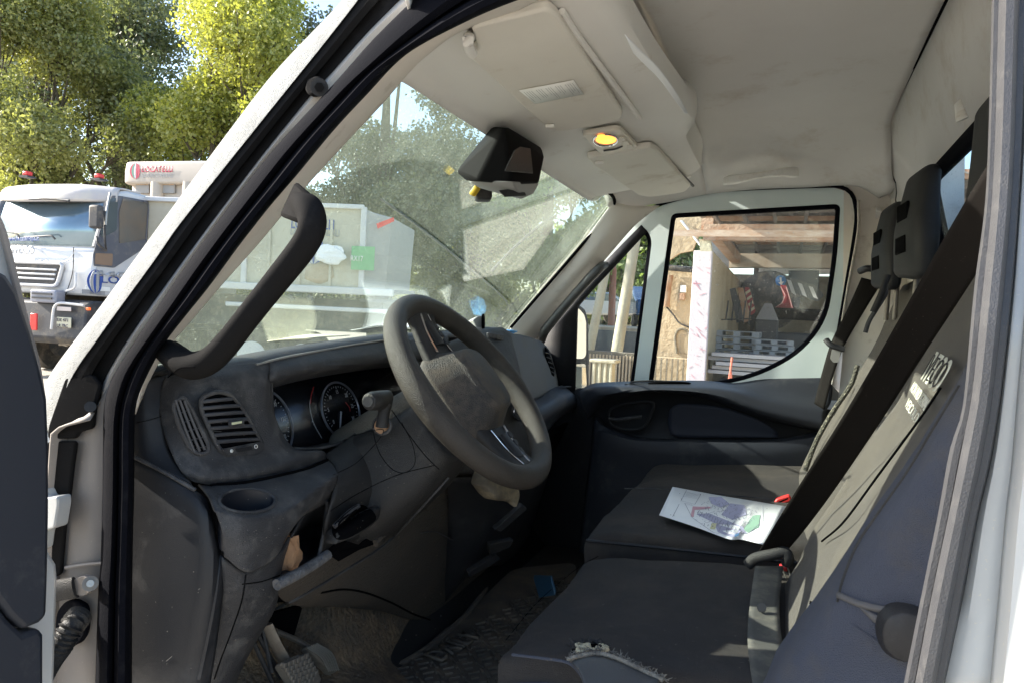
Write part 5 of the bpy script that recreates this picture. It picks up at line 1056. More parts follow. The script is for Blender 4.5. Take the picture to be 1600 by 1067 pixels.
# crumpled paper in the dash pocket
def crumple(name, c, rad, m, seed, sq=(1, 1, 1)):
    bm = bmesh.new(); bmesh.ops.create_icosphere(bm, subdivisions=3, radius=1); off = Vector((seed, seed*2, 0))
    for v in bm.verts:
        p = v.co.copy(); k = 1+.35*mnoise.noise(p*1.6+off)+.35*abs(mnoise.noise(p*4+off))-.1; v.co = Vector((p.x*sq[0], p.y*sq[1], p.z*sq[2]))*rad*k+c
    vs = [v.co.copy() for v in bm.verts]; fs = [[v.index for v in f.verts] for f in bm.faces]; bm.free()
    return MO(name, vs, fs, m, None, smooth=False)
loose(crumple('crumpled_paper', PX(453, 866, -.715), .022, mat('brown_paper', (.42, .24, .13), .85, col2=(.30, .16, .08), nscale=50), 2, (.7, .8, 1.5)), 'crumpled brown paper stuffed in the dusty storage pocket of the dash', 'paper')
loose(prism('blue_bag', [PZ(833, 903, -.76), PZ(861, 905, -.70), PZ(868, 930, -.74), PZ(842, 934, -.77)], (0, .01, .01), mat('blue_plastic', (.05, .13, .22), .4), None, bevel=.003), 'blue plastic packet on the floor in front of the bench seat', 'packet')
# papers lying on the dash by the windscreen
dz = lambda u, y: 0
p1 = patch('paper_sheet', [L((-.79, 1.40, .000), (-.79, 1.56, .006), (-.79, 1.72, .000)), L((-.86, 1.41, .006), (-.86, 1.57, .016), (-.86, 1.73, .006)), L((-.93, 1.38, -.006), (-.93, 1.55, .004), (-.93, 1.70, -.008))], PAPER, None, nu=14, nv=10, solid=.001)
loose(p1, 'white paper sheet lying on the middle of the dash top behind the wheel', 'paper')
p2 = patch('tachograph_chart', [L((-.83, 1.09, -.020), (-.83, 1.16, -.018), (-.83, 1.23, -.016)), L((-.88, 1.08, -.022), (-.88, 1.16, -.014), (-.88, 1.24, -.016)), L((-.93, 1.10, -.026), (-.93, 1.16, -.024), (-.93, 1.22, -.024))], mat('cream_paper', (.68, .65, .50), .8), None, nu=12, nv=8, solid=.001)
loose(p2, 'cream paper chart on the dash top just behind the cluster hood', 'paper')
p3 = hull('phone_bracket', [PX(738, 500, -.80), PX(746, 494, -.79), PX(758, 492, -.78), PX(758, 514, -.78), PX(748, 518, -.79), PX(728, 503, -.84), PX(742, 520, -.84)], mat('grey_bracket', (.42, .42, .40), .4), None, bevel=.004)
br = thing('dash_camera', 'small grey dash camera with dark lens face on the dash behind the wheel', 'camera', TV @ Matrix.Translation(PX(750, 520, -.80)))
for v in p3.data.vertices: v.co -= PX(750, 520, -.80)
p3.parent = br; p3.name = 'camera_body'
c_ = PX(750, 520, -.80); lens = loft('lens_face', [(PX(755, 504, -.778)-c_, (0, .013, 0), (0, 0, .024)), (PX(755, 504, -.768)-c_, (0, .012, 0), (0, 0, .023))], BLK, br, n=24, ex=.7, dome=.1)
bl_ = crumple('blue_cloth', PX(790, 519, -.83), .03, mat('blue_cloth', (.10, .32, .62), .7), 4, (1, 1.9, .32))
loose(bl_, 'crumpled bright blue glove on the dash top at the foot of the far pillar', 'glove')
p4 = patch('folded_paper', [[PX(976, 54, -.205), PX(1000, 78, -.200), PX(1030, 108, -.188), PX(1060, 150, -.182), PX(1075, 178, -.19)], [PX(990, 84, -.212), PX(1005, 99, -.207), PX(1030, 124, -.197), PX(1055, 158, -.190), PX(1070, 178, -.19)]], PAPER, None, nu=20, nv=5, solid=.001)
loose(p4, 'white papers poking out of the overhead shelf above the visors', 'paper')
# lint and crumbs on the upholstery, fabric folds near the seams
bpy.context.view_layer.update(); DG = bpy.context.evaluated_depsgraph_get(); rr = random.Random(5)
lm_ = MB()
for k in range(70):
    u, v = rr.uniform(800, 1170), rr.uniform(870, 1060)
    if u < 800+(1010-v)*.9: continue
    p = SN(u, v, .0008); s_ = rr.uniform(.0006, .0018)
    if rr.random() < .5: lm_.box(p, (s_, s_, s_*.6))
    else: a = rr.uniform(0, 6.28); lm_.bar(p, p+Vector((math.cos(a), math.sin(a), .1))*rr.uniform(.003, .007), .00022, 3)
for k in range(60):
    p = SN(rr.uniform(960, 1240), rr.uniform(735, 850), .0008)
    if p.y < 2.35 and p.z > -.46: s_ = rr.uniform(.0008, .002); lm_.box(p, (s_, s_, s_*.6))
o = lm_.build('lint', mat('lint', (.16, .14, .12), .95), ds, smooth=False); o['kind'] = 'stuff'
seam('cushion_seam', [(790, 1000), (840, 940), (905, 885), (935, 868)], .0009, SEAMK, ds, n=40)

def strip_on(name, top, bot, m, lift, n=24):
    A = cr([Vector((a, b, 0)) for a, b in top], n); B = cr([Vector((a, b, 0)) for a, b in bot], n)
    return MO(name, [SN(p.x, p.y, lift) for p in A]+[SN((p.x+q.x)/2, (p.y+q.y)/2, lift+.001) for p, q in zip(A, B)]+[SN(p.x, p.y, lift) for p in B], grid_faces(3, n), m, ds, solid=.002)
STRAP = mat('grey_strap', (.075, .075, .08), .8, bump=(900, .5, .002))
strip_on('bolster_strap', [(1312, 925), (1345, 938), (1390, 947), (1428, 950)], [(1310, 934), (1345, 948), (1390, 958), (1426, 962)], STRAP, .002)
strip_on('bolster_strap', [(1348, 948), (1372, 960), (1398, 964)], [(1346, 950), (1368, 972), (1394, 990)], STRAP, .0015)
kc = SN(1414, 985, 0.)
loft('lumbar_knob', [(kc+Vector((0, .01, 0)), (.028, 0, 0), (0, 0, .030)), (kc+Vector((0, -.008, 0)), (.028, 0, 0), (0, 0, .030)), (kc+Vector((0, -.016, 0)), (.024, 0, 0), (0, 0, .026))], PLS, ds, n=28, ex=.9, dome=.2)
seam('bolster_fold', [(1330, 975), (1370, 1000), (1405, 1022), (1418, 1030)], .0016, FABB, ds, lift=.0)
seam('backrest_stitching', [(1500, 602), (1470, 652), (1418, 738), (1378, 795), (1342, 848), (1318, 905), (1309, 940)], .0018, PL, ds, lift=.0005, n=60)
# ================================================================= the yard outside
def struct(o): o['kind'] = 'structure'; return o
ASPH = mat('yard_ground', (.47, .42, .35), .95, col2=(.39, .35, .29), nscale=.5, bump=(30, .8, .03), dust=((.52, .45, .35), .4, .25))
gv = [(x, y, 0) for x in (-150, 150) for y in (-100, 300)]
struct(MO('ground', gv, [(0, 1, 3, 2)], ASPH, None, smooth=False))
TXT_R = mat('text_crimson', (.50, .05, .10), .5); TXT_B = mat('text_navy', (.035, .08, .30), .5); TXT_G = mat('text_grey', (.30, .30, .31), .5); TXT_K = mat('text_dark', (.05, .05, .08), .5); LOGG = mat('logo_green', (.10, .26, .20), .5)
TPAINT = mat('lorry_white', (.58, .58, .585), .35, coat=.4, col2=(.51, .515, .53), nscale=3); TGREY = mat('lorry_grey_plastic', (.10, .105, .125), .6, dust=((.25, .23, .2), .3, 3)); TDK = mat('lorry_dark', (.035, .036, .042), .6, dust=((.2, .17, .13), .35, 4)); MUD = mat('mud_guard', (.26, .21, .15), .9, bump=(20, 1, .02)); TYRE = mat('tyre', (.04, .036, .032), .9, dust=((.16, .13, .1), .5, 6))
VISR = mat('lorry_visor', (.42, .39, .43), .5, col2=(.60, .55, .45), nscale=2)
SILV = mat('silver_letters', (.45, .46, .48), .4, .5)

WNDW = mat('lorry_window', (.10, .13, .15), .10, .55, spec=1.)
WSC = mat('lorry_windscreen', (.34, .42, .47), .16, .6, col2=(.24, .33, .38), nscale=1.6)
# ---- the lorry on the left. local frame: x across (towards its near corner = 0), y back, z up
hx = Vector((math.cos(math.radians(-6)), math.sin(math.radians(6)), 0)).normalized()
lorry_at = WD(147, 455, 12.0); lorry_at.z = 0
LM = Matrix.Translation(lorry_at) @ Matrix.Rotation(math.radians(6), 4, 'Z')
lorry = thing('lorry', 'white heavy lorry parked facing us at the left with two red roof lamps', 'lorry', LM)
LMi = (LM.inverted())
def LF(u, v, y=0.):      # pixel -> local point on the plane y = const (front face)
    o_ = LMi @ C0; d = LMi.to_3x3() @ rayw(u, v); return o_+d*((y-o_.y)/d.y)
def LS(u, v, x=0.):      # pixel -> local point on the side plane x = const
    o_ = LMi @ C0; d = LMi.to_3x3() @ rayw(u, v); return o_+d*((x-o_.x)/d.x)
# cab body: side profile (y,z) extruded across 2.45 m
fz = lambda v: LF(140, v).z
def prof(name, pts, x0, x1, m, bevel=.03, **k): return prism(name, [Vector((x0, y, z)) for y, z in pts], (x1-x0, 0, 0), m, lorry, bevel=bevel, **k)
zb, zw0, zw1, zr = fz(463), fz(386), fz(312), fz(287)      # body bottom, windscreen bottom and top, roof
sb_ = [(0.0, zb), (-.04, zb+.35), (.02, zw0-.04), (.10, zw0+.02), (.34, zw1), (.45, zr-.05), (.65, zr), (1.95, zr-.02), (2.05, zr-.2), (2.05, zb)]
prof('cab', sb_, -2.46, 0, TPAINT, .05)
ws = sheet('windscreen', [(-2.36, .095, zw0+.03), (-.09, .095, zw0+.03), (-.13, .325, zw1-.03), (-2.32, .325, zw1-.03)], [], WSC, lorry, solid=.02)
for v in ws.data.vertices: v.co.y -= .045

wsb = sheet('windscreen_interior', [(-2.38, .085, zw0+.01), (-.07, .085, zw0+.01), (-.11, .325, zw1-.01), (-2.34, .325, zw1-.01)], [], WSC, lorry, solid=.01)
for v in wsb.data.vertices: v.co.y -= .022
for sx in (-2.40, -.05): tube('pillar_trim', [(sx, .05, zw0), (sx+(.0), .17, (zw0+zw1)/2), (sx, .29, zw1)], .07, TGREY, lorry, n=8, flat=(1, .5))
# visor with roof lamps
patch('sun_visor', [L((-2.52, .36, zw1+.02), (-1.8, .16, zw1-.02), (-1.2, .12, zw1-.02), (-.6, .16, zw1-.01), (.03, .40, zw1+.02)), L((-2.52, .38, zw1+.18), (-1.8, .19, zw1+.19), (-1.2, .16, zw1+.19), (-.6, .19, zw1+.18), (.03, .42, zw1+.18)), L((-2.48, .50, zr+.02), (-1.8, .34, zr+.03), (-1.2, .30, zr+.03), (-.6, .34, zr+.03), (.0, .52, zr+.0)), L((-2.42, 1.0, zr+.02), (-1.8, 1.0, zr+.04), (-1.2, 1.0, zr+.04), (-.6, 1.0, zr+.04), (-.04, 1.0, zr-.0))], VISR, lorry, nu=24, nv=20, solid=.03)
for u0, v0 in ((43, 272), (155, 276)):
    p = LF(u0, v0, .55); l_ = bx('roof_lamp', (p.x, p.y, p.z), (.12, .12, .08), REDL, lorry, bevel=.02); bx('lamp_base', (p.x, p.y, p.z-.06), (.2, .18, .03), TDK, l_)
tube('wiper_arm', [LF(46, 312, .13), LF(75, 311, .10), LF(108, 314, .10)], .02, TDK, lorry, n=6)
tube('wiper_arm', [LF(8, 362, .0), LF(26, 366, -.02), (LF(31, 372, -.03))], .015, TDK, lorry, n=6)
tube('wiper_arm', [LF(38, 371, -.0), LF(60, 370, -.03), LF(80, 369, -.03), (LF(86, 374, -.03))], .015, TDK, lorry, n=6)
# grille
g0, g1, g2, g3 = LF(20, 415, -.05), LF(84, 418, -.05), LF(80, 446, -.05), LF(22, 446, -.05)
xL, xR, zT, zB = -2.1, -.62, fz(417), fz(447)
gr_ = prism('grille', rloop([(xL, -.055, zT), (xR, -.055, zT), (xR-.10, -.055, zB), (xL+.1, -.055, zB)], .06, 3), (0, -.02, 0), TDK, lorry, bevel=.005)
tube('grille_frame', rloop([Vector((xL-.03, -.075, zT+.03)), Vector((xR+.04, -.075, zT+.03)), Vector((xR-.09, -.075, zB-.03)), Vector((xL+.1, -.075, zB-.03))], .08, 4), .03, TPAINT, lorry, closed=True, up=(0, 1, 0), n=8, ns=60)
for k in range(1, 4): z = zT+(zB-zT)*k/4; bx('grille_bar', ((xL+xR)/2-.02, -.085, z), (abs(xR-xL)-.1-.04*k, .03, .035), TPAINT, gr_, bevel=.01)
o1 = LF(38, 399, -.06); text('maker_letters', 'IVECO', LF(20, 396, -.065), (1, 0, 0), (0, 0, 1), .14, SILV, lorry, .012, .005, fit=.48)
text('model_letters', 'TRAKKER', LF(4, 411, -.07), (1, 0, 0), (0, 0, 1), .07, SILV, lorry, .01, .01, fit=1.05, space=1.6)
text('web_address', 'www.locatellispa.it', LF(10, 377, -.045), (1, 0, .03), (0, 0, 1), .085, TXT_B, lorry, .004, .01, fit=.73)
patch('bonnet_crease', [L((-2.2, -.045, zw0-.28), (-1.2, -.065, zw0-.33), (-.5, -.06, zw0-.24), (-.35, -.05, zw0-.05)), L((-2.2, -.05, zw0-.30), (-1.2, -.07, zw0-.35), (-.5, -.065, zw0-.26), (-.35, -.055, zw0-.05))], TPAINT, lorry, nu=20, nv=3, solid=.008)
tube('corner_seam', [(-.40, -.05, zw0-.02), (-.40, -.055, zb+.40), (-.52, -.05, zb+.05), (-.56, -.04, zb)], .008, TDK, lorry, n=5)
tube('corner_handle', [(-.30, -.09, zw0-.45), (-.30, -.10, zb+.14), (-.50, -.09, zb+.06)], .02, TPAINT, lorry, n=6)
# bumper block
b1 = fz(540)
bmz = [(-.42, 0.)]
hull('bumper', [(x, y, z) for x in (-2.5, .02) for y, z in ((-.15, zb-.14), (-.22, b1+.10), (-.10, b1), (.9, b1), (.9, zb-.10), (0, zb-.08))], TDK, lorry, bevel=.03)
bx('bumper_step', (-.80, -.16, zb-.04), (.55, .2, .22), mat('step_grey', (.24, .25, .30), .5), lorry, bevel=.03)
for k in range(2): bx('step_slot', (-.80, -.275, zb-.0-.07*k), (.42, .02, .03), TDK, lorry)
tube('bumper_edge', [(-.62, -.24, b1+.25), (-.56, -.25, zb-.22), (-.45, -.25, zb-.14), (.0, -.20, zb-.16)], .022, TPAINT, lorry, n=8)
bx('bumper_sticker', LF(100, 483, -.235), (.30, .01, .07), mat('pink_sticker', (.55, .48, .46), .5), lorry, bevel=.01)
pl = bx('number_plate', LF(100, 504, -.235), (.30, .012, .17), mat('yellow_plate', (.50, .48, .36), .5), lorry, bevel=.005)
text('plate_letters', 'EX 471', LF(89, 502, -.245), (1, 0, 0), (0, 0, 1), .055, TXT_K, lorry, .003, .02, fit=.23); text('plate_letters', 'LR 7RC', LF(89, 511, -.245), (1, 0, 0), (0, 0, 1), .055, TXT_K, lorry, .003, .02, fit=.23)
bx('side_marker', LF(138, 483, -.13), (.07, .05, .05), ORG, lorry, bevel=.01)
bx('red_panel', LF(53, 503, -.26), (.14, .03, .28), REDL, lorry, bevel=.01)
mud = MB(); rr = random.Random(2)
for k in range(40):
    a = LF(60+k*1.3, 518+k*.5+rr.uniform(-3, 5), -.1); b = a+Vector((rr.uniform(-.15, .2), 0, rr.uniform(-.06, .05))); mud.bar(a, b, .02, 5)
o = mud.build('mud_fringe', MUD, lorry); o['kind'] = 'stuff'
# side: window, black panel, mirror, door lettering
def sd(name, pts, m, x=.012, th=.012, r=.03, par=None): return prism(name, rloop([LS(u, v, x) for u, v in pts], r, 4), (th, 0, 0), m, par or lorry)
sd('window_surround', [(174, 306), (190, 307), (248, 318), (252, 322), (246, 356), (238, 380), (178, 419), (146, 416), (145, 398), (160, 345)], TGREY, .006, .008)
sw_ = sd('side_window', [(192, 310), (246, 321), (248, 326), (242, 356), (234, 373), (186, 381), (186, 330)], mat('lorry_glass_reflection', (.14, .16, .17), .12, .5, col2=(.26, .20, .15), nscale=1.2), .016, .008)  # blue-grey and brown reflections painted into the opaque pane
sd('quarter_pane', [(170, 312), (184, 309), (182, 360), (160, 372), (156, 366)], WNDW, .016, .008)
sd('lower_window', [(149, 396), (176, 397), (175, 416), (148, 413)], mat('lower_pane', (.25, .17, .12), .2), .018, .006, .02)
tube('window_frame', [LS(224, 315, .03), LS(232, 320, .03), (LS(228, 376, .03))], .012, TGREY, lorry, n=6)
bx('seat_headrest', LS(222, 330, -.1), (.05, .12, .25), PAPER, lorry, bevel=.03)
mm = hull('door_mirror', [(x, y, z) for x in (.12, .34) for y in (-.28, -.16) for z in (LS(175, 326, .2).z, LS(175, 362, .2).z)], TDK, lorry, bevel=.04)
tube('mirror_arm', [LS(172, 302, .02), LS(167, 328, .22), LS(165, 352, .25)], .02, METAL, lorry, n=8)
tube('mirror_arm', [LS(163, 330, .22), LS(164, 375, .2), (LS(166, 392, .05))], .018, TDK, lorry, n=8)
tube('mirror_arm', [LS(151, 370, .05), LS(154, 382, .12), LS(166, 392, .10)], .018, TDK, lorry, n=8)
text('door_number', '440', LS(144, 431, .012), (0, 1, 0), (0, 0, 1), .10, SILV, lorry, .006, .02, fit=.75)
text('door_lettering', 'LOCATELLI', LS(158, 442, .012), (0, 1, 0), (0, 0, 1), .13, TXT_B, lorry, .004, .012, fit=1.55)
def logo(c, xd, yd, r, parent, cols, n=5):
    xd = Vector(xd).normalized(); yd = Vector(yd).normalized(); nn = xd.cross(yd)
    for k in range(n):
        a0 = -1+2*k/n+.04; a1 = -1+2*(k+1)/n-.04; P = []
        for t in np.linspace(-1, 1, 13): P.append((a0+.35*t*t*.6-.1, t))
        Q = [(a1+.35*t*t*.6-.1, t) for t in np.linspace(1, -1, 13)]
        pts = []
        for x, y in P+Q:
            q = x*math.sqrt(max(0, 1-y*y*.98)); pts.append(c+xd*q*r*.8+yd*y*r)
        MO('logo_stripe', pts, [tuple(range(len(pts)))], cols[k % len(cols)], parent, smooth=False, solid=.003)
logo(LS(149, 440, .016), (0, 1, 0), (0, 0, 1), .20, lorry, [TXT_B, SILV, TXT_B, SILV, TXT_B])
for k in range(3): bx('door_sticker', LS(145+k*8, 450.5+k*.8, .012), (.004, .30, .07), STICK, lorry)
for k in range(5): bx('door_sticker', LS(134+k*6, 456+k*.7, .012), (.004, .16, .07), TXT_G, lorry)
prof('chassis_skirt', [(.95, zb), (2.05, zb), (2.05, b1+.35), (1.1, b1+.30)], -2.3, -.1, TDK, .02)
for x0 in (-2.35, -.30):
    wv = tube('wheel', [(x0-.0, 1.25, .52), (x0+.30, 1.25, .52)], .52, TYRE, lorry, n=40, ns=2, smoothpath=False, angle=50)
    tube('rim', [(x0+.25, 1.25, .52), (x0+.31, 1.25, .52)], .26, TDK, wv, n=28, ns=2, smoothpath=False)
# chassis and body going back
prof('frame_rail', [(2.05, .8), (7.2, .8), (7.2, 1.1), (2.05, 1.1)], -1.7, -.75, TDK, .01)
for y_ in (4.9, 6.2):
    for x0 in (-2.35, -.35): tube('wheel', [(x0, y_, .52), (x0+.35, y_, .52)], .52, TYRE, lorry, n=36, ns=2, smoothpath=False)
prof('load_bed', [(2.2, 1.15), (7.4, 1.15), (7.4, 1.35), (2.2, 1.35)], -2.46, 0, TGREY, .01)
# ---- white plastic tank on the lorry
TKM = mat('tank_plastic', (.50, .44, .38), .55, col2=(.44, .38, .32), nscale=1.5)
tk0 = LS(188, 250, -.2); 
yt = 3.0
def LT(u, v): return LF(u, v, yt)
tc = LT(190, 300); tcx = tc.x
tank = thing('water_tank', 'cream plastic tank with red and grey lettering on the lorry behind its cab', 'tank', LM @ Matrix.Translation((tcx, yt, 1.36)))
tz1 = LT(230, 252).z-1.36; tw = LT(330, 300).x-tcx
def TQ(u, v, d=0.): p = LT(u, v); return Vector((p.x-tcx, d, p.z-1.36))
zA, zBt = TQ(230, 283).z, TQ(230, 300).z
loft('tank_body', [((tw*.5, .55, zA), (tw*.5, 0, 0), (0, .55, 0)), ((tw*.5, .55, (zA+tz1)/2), (tw*.5, 0, 0), (0, .55, 0)), ((tw*.5, .55, tz1-.06), (tw*.49, 0, 0), (0, .54, 0))], TKM, tank, n=48, ex=.16, dome=.12)
loft('tank_base', [((tw*.5, .62, .02), (tw*.48, 0, 0), (0, .45, 0)), ((tw*.5, .62, zA+.02), (tw*.48, 0, 0), (0, .45, 0))], TKM, tank, n=32, ex=.16, dome=.05)
for u0 in (240, 290): tube('tank_column', [TQ(u0, 284, .12), Vector((TQ(u0, 284).x, .12, .05))], .14, TKM, tank, n=14, ns=2, smoothpath=False)
for u0 in (216, 256): bx('tank_recess', (TQ(u0, 294).x, .14, TQ(u0, 292).z), (.34, .05, .24), mat('recess_grey', (.30, .29, .28), .6), tank); bx('tank_strap', (TQ(u0, 286).x, .135, TQ(u0, 286).z), (.30, .05, .05), mat('strap_orange', (.6, .32, .12), .6), tank)
text('tank_lettering', 'LOCATELLI', TQ(222, 269.5, -.012), (1, 0, 0), (0, 0, 1), .125, TXT_R, tank, .004, .012, fit=TQ(270, 270).x-TQ(222, 270).x)
text('tank_lettering', 'LAVORI STRADALI', TQ(223, 278.5, -.012), (1, 0, 0), (0, 0, 1), .09, TXT_G, tank, .004, .0, fit=TQ(270, 270).x-TQ(222, 270).x)
logo(TQ(212, 268, -.012), (1, 0, 0), (0, 0, 1), .17, tank, [TXT_R, LOGG, SILV, TXT_R, TXT_R])
for u0 in (212, 292): tube('tank_lid', [TQ(u0, 252, .5), TQ(u0, 248, .5)], .22, TDK, tank, n=24, ns=2, smoothpath=False)

# ---- box lorry seen through the windscreen
bp0 = WD(330, 470, 13.0); bp0.z = 0
BMt = Matrix.Translation(bp0) @ Matrix.Rotation(math.radians(17), 4, 'Z')
blorry = thing('box_lorry', 'cream tipper body lorry with dark lettering seen through the dusty windscreen', 'lorry', BMt)
Bi = BMt.inverted(); Bo = Bi @ C0
def BF_(u, v, y=0.): d = Bi.to_3x3() @ rayw(u, v); return Bo+d*((y-Bo.y)/d.y)
xe = BF_(567, 400).x; zt_ = BF_(500, 322).z; zl = BF_(480, 452).z
CREAM = mat('cream_body', (.50, .47, .38), .6, col2=(.43, .40, .32), nscale=1.2, dust=((.35, .3, .2), .3, 1.5))
bx('body_panel', ((xe-1.6)/2, 1.2, (zt_+zl)/2), (xe+1.6, 2.4, zt_-zl), CREAM, blorry, bevel=.02)
hull('body_end', [(xe, 0, zt_-.05), (xe+.02, 2.4, zt_-.02), (xe+.42, .3, zt_-.12), (xe+.42, 2.3, zt_-.12), (xe, 0, zl), (xe, 2.4, zl), (xe+.36, .3, zl+.05), (xe+.36, 2.3, zl+.05)], mat('body_grey', (.38, .39, .39), .6), blorry, bevel=.02)
for u0 in (383, 567): bx('body_post', (BF_(u0, 400).x, -.03, (zt_+zl)/2), (.10, .06, zt_-zl), TPAINT, blorry, bevel=.01)
bx('body_top_rail', ((xe-1.6)/2, -.03, zt_), (xe+1.6, .08, .08), TPAINT, blorry, bevel=.01)
bx('side_guard', ((xe-1.6)/2+.3, -.05, zl), (xe+2.2, .1, .13), TPAINT, blorry, bevel=.02)
bx('side_guard', ((xe)/2+.6, -.05, BF_(500, 482).z), (xe+.6, .06, .08), TPAINT, blorry, bevel=.02)
for k in range(3): bx('rear_slat', (xe+.4, .3, BF_(600, 455+k*16).z), (1.0, .05, .06), TGREY, blorry)
bx('chassis', ((xe-1)/2, 1.3, zl-.45), (xe+1.4, 1.0, .6), TDK, blorry)
for u0 in (395, 475):
    wv = tube('wheel', [(BF_(u0, 500).x, .0, .50), (BF_(u0, 500).x, .32, .50)], .50, TYRE, blorry, n=36, ns=2, smoothpath=False)
    tube('rim', [(BF_(u0, 500).x, -.02, .50), (BF_(u0, 500).x, .05, .50)], .27, TPAINT, wv, n=28, ns=2, smoothpath=False)
text('body_lettering', 'LOCATELLI', BF_(455, 357, -.02), (1, 0, 0), (0, 0, 1), .19, TXT_B, blorry, .004, .015, fit=BF_(522, 357).x-BF_(455, 357).x)
text('body_lettering', 'LAVORI STRADALI', BF_(454, 367, -.02), (1, 0, 0), (0, 0, 1), .13, TXT_G, blorry, .004, .01, fit=BF_(530, 357).x-BF_(454, 357).x)
logo(BF_(490, 390, -.02), (1, 0, 0), (0, 0, 1), .26, blorry, [TXT_B, SILV, TXT_B, SILV, TXT_B])
patch('body_stain', [L(BF_(478, 416, -.012), BF_(500, 410, -.012), BF_(520, 418, -.012)), L(BF_(476, 436, -.012), BF_(500, 444, -.012), BF_(522, 434, -.012))], mat('body_rust', (.36, .27, .17), .8, col2=(.46, .40, .3), nscale=6), blorry, nu=8, nv=5, solid=.004)
for k in range(3): bx('body_rib', (BF_(420+k*48, 430).x, -.02, (zt_+zl)/2-.1), (.05, .03, (zt_-zl)*.8), CREAM, blorry, bevel=.01)
cw = crumple('white_rag', BF_(517, 398, -.14), .24, PAPER, 6, (1.2, .25, .7)); cw.parent = blorry
for k in range(2): tube('hanging_pipe', [BF_(452+k*30, 462, -.05), BF_(458+k*30, 470, -.05)], .05, TDK, blorry, n=8)
prism('red_marking', [BF_(588, 350, -.02), BF_(615, 340, -.02), BF_(616, 346, -.02), BF_(590, 358, -.02)], (0, .01, 0), REDL, blorry)
bx('green_plate', BF_(567, 404, -.09), (.42, .01, .42), mat('green_plate', (.16, .42, .20), .5), blorry)
text('plate_letters', 'RX17', BF_(548, 408, -.1), (1, 0, 0), (0, 0, 1), .10, WHM, blorry, .003, .01)

# ---- trees ----------------------------------------------------------------------------------------------
BARK = mat('bark', (.10, .085, .06), .95, bump=(20, 1, .05))
def leafmat(name, a, b, tr):
    m = bpy.data.materials.new(name); m.use_nodes = True; nt = m.node_tree; N = nt.nodes; L_ = nt.links; N.clear()
    out = N.new('ShaderNodeOutputMaterial'); d = N.new('ShaderNodeBsdfDiffuse'); t = N.new('ShaderNodeBsdfTranslucent'); g = N.new('ShaderNodeBsdfGlossy'); g.inputs['Roughness'].default_value = .45; g.inputs[0].default_value = (.5, .5, .45, 1)
    at_ = N.new('ShaderNodeAttribute'); at_.attribute_name = 'rnd'
    r = N.new('ShaderNodeMix'); r.data_type = 'RGBA'; r.inputs['A'].default_value = (*a, 1); r.inputs['B'].default_value = (*b, 1); L_.new(at_.outputs['Fac'], r.inputs['Factor'])
    L_.new(r.outputs['Result'], d.inputs[0]); mu = N.new('ShaderNodeMix'); mu.data_type = 'RGBA'; mu.blend_type = 'MULTIPLY'; mu.inputs['Factor'].default_value = 1; mu.inputs['B'].default_value = (*tr, 1); L_.new(r.outputs['Result'], mu.inputs['A']); L_.new(mu.outputs['Result'], t.inputs[0])
    m1 = N.new('ShaderNodeMixShader'); m1.inputs[0].default_value = .45; L_.new(d.outputs[0], m1.inputs[1]); L_.new(t.outputs[0], m1.inputs[2])
    m2 = N.new('ShaderNodeMixShader'); m2.inputs[0].default_value = .12; L_.new(m1.outputs[0], m2.inputs[1]); L_.new(g.outputs[0], m2.inputs[2]); L_.new(m2.outputs[0], out.inputs[0]); return m
LEAF1 = leafmat('leaf_olive', (.10, .125, .05), (.38, .39, .16), (1.5, 1.5, .7)); LEAF2 = leafmat('leaf_yellow', (.19, .23, .06), (.56, .55, .15), (1.4, 1.4, .6)); LEAF3 = leafmat('leaf_dark', (.05, .075, .045), (.22, .24, .13), (1.5, 1.5, .8)); LEAF4 = leafmat('leaf_fresh', (.13, .19, .06), (.36, .42, .15), (1.5, 1.6, .7))
def leaves(name, centres, radii, n, size, m, parent, seed=0):
    g = np.random.default_rng(seed); w = np.array([r[0]*r[1]*r[2] for r in radii]); w = w/w.sum(); idx = g.choice(len(centres), n, p=w)
    d = g.normal(size=(n, 3)); d /= np.linalg.norm(d, axis=1)[:, None]; rad = g.random(n)**(1/2.2)
    # leaves gather in small sprays
    c = np.array([tuple(x) for x in centres])[idx]+d*rad[:, None]*np.array(radii)[idx]
    k = max(1, n//7); spr = g.integers(0, k, n); base = c[spr]; c = base+g.normal(size=(n, 3))*size*1.8
    ax1 = g.normal(size=(n, 3)); ax1 /= np.linalg.norm(ax1, axis=1)[:, None]; ax2 = np.cross(ax1, g.normal(size=(n, 3))); ax2 /= np.linalg.norm(ax2, axis=1)[:, None]
    s = size*(.6+.8*g.random(n))[:, None]
    V = np.stack([c-ax1*s, c+ax2*s*.55, c+ax1*s, c-ax2*s*.55], 1).reshape(-1, 3)
    me = bpy.data.meshes.new(name); me.vertices.add(4*n); me.vertices.foreach_set('co', V.ravel()); me.loops.add(4*n); me.loops.foreach_set('vertex_index', np.arange(4*n, dtype=np.int32))
    me.polygons.add(n); me.polygons.foreach_set('loop_start', np.arange(0, 4*n, 4, dtype=np.int32)); me.polygons.foreach_set('loop_total', np.full(n, 4, dtype=np.int32)); me.update(calc_edges=True)
    at_ = me.attributes.new('rnd', 'FLOAT', 'FACE'); at_.data.foreach_set('value', (g.random(len(centres))[idx[spr]]*.4+g.random(k)[spr]*.32+g.random(n)*.28).astype(np.float32))
    me.materials.append(m); o = bpy.data.objects.new(name, me); link(o, parent); return o
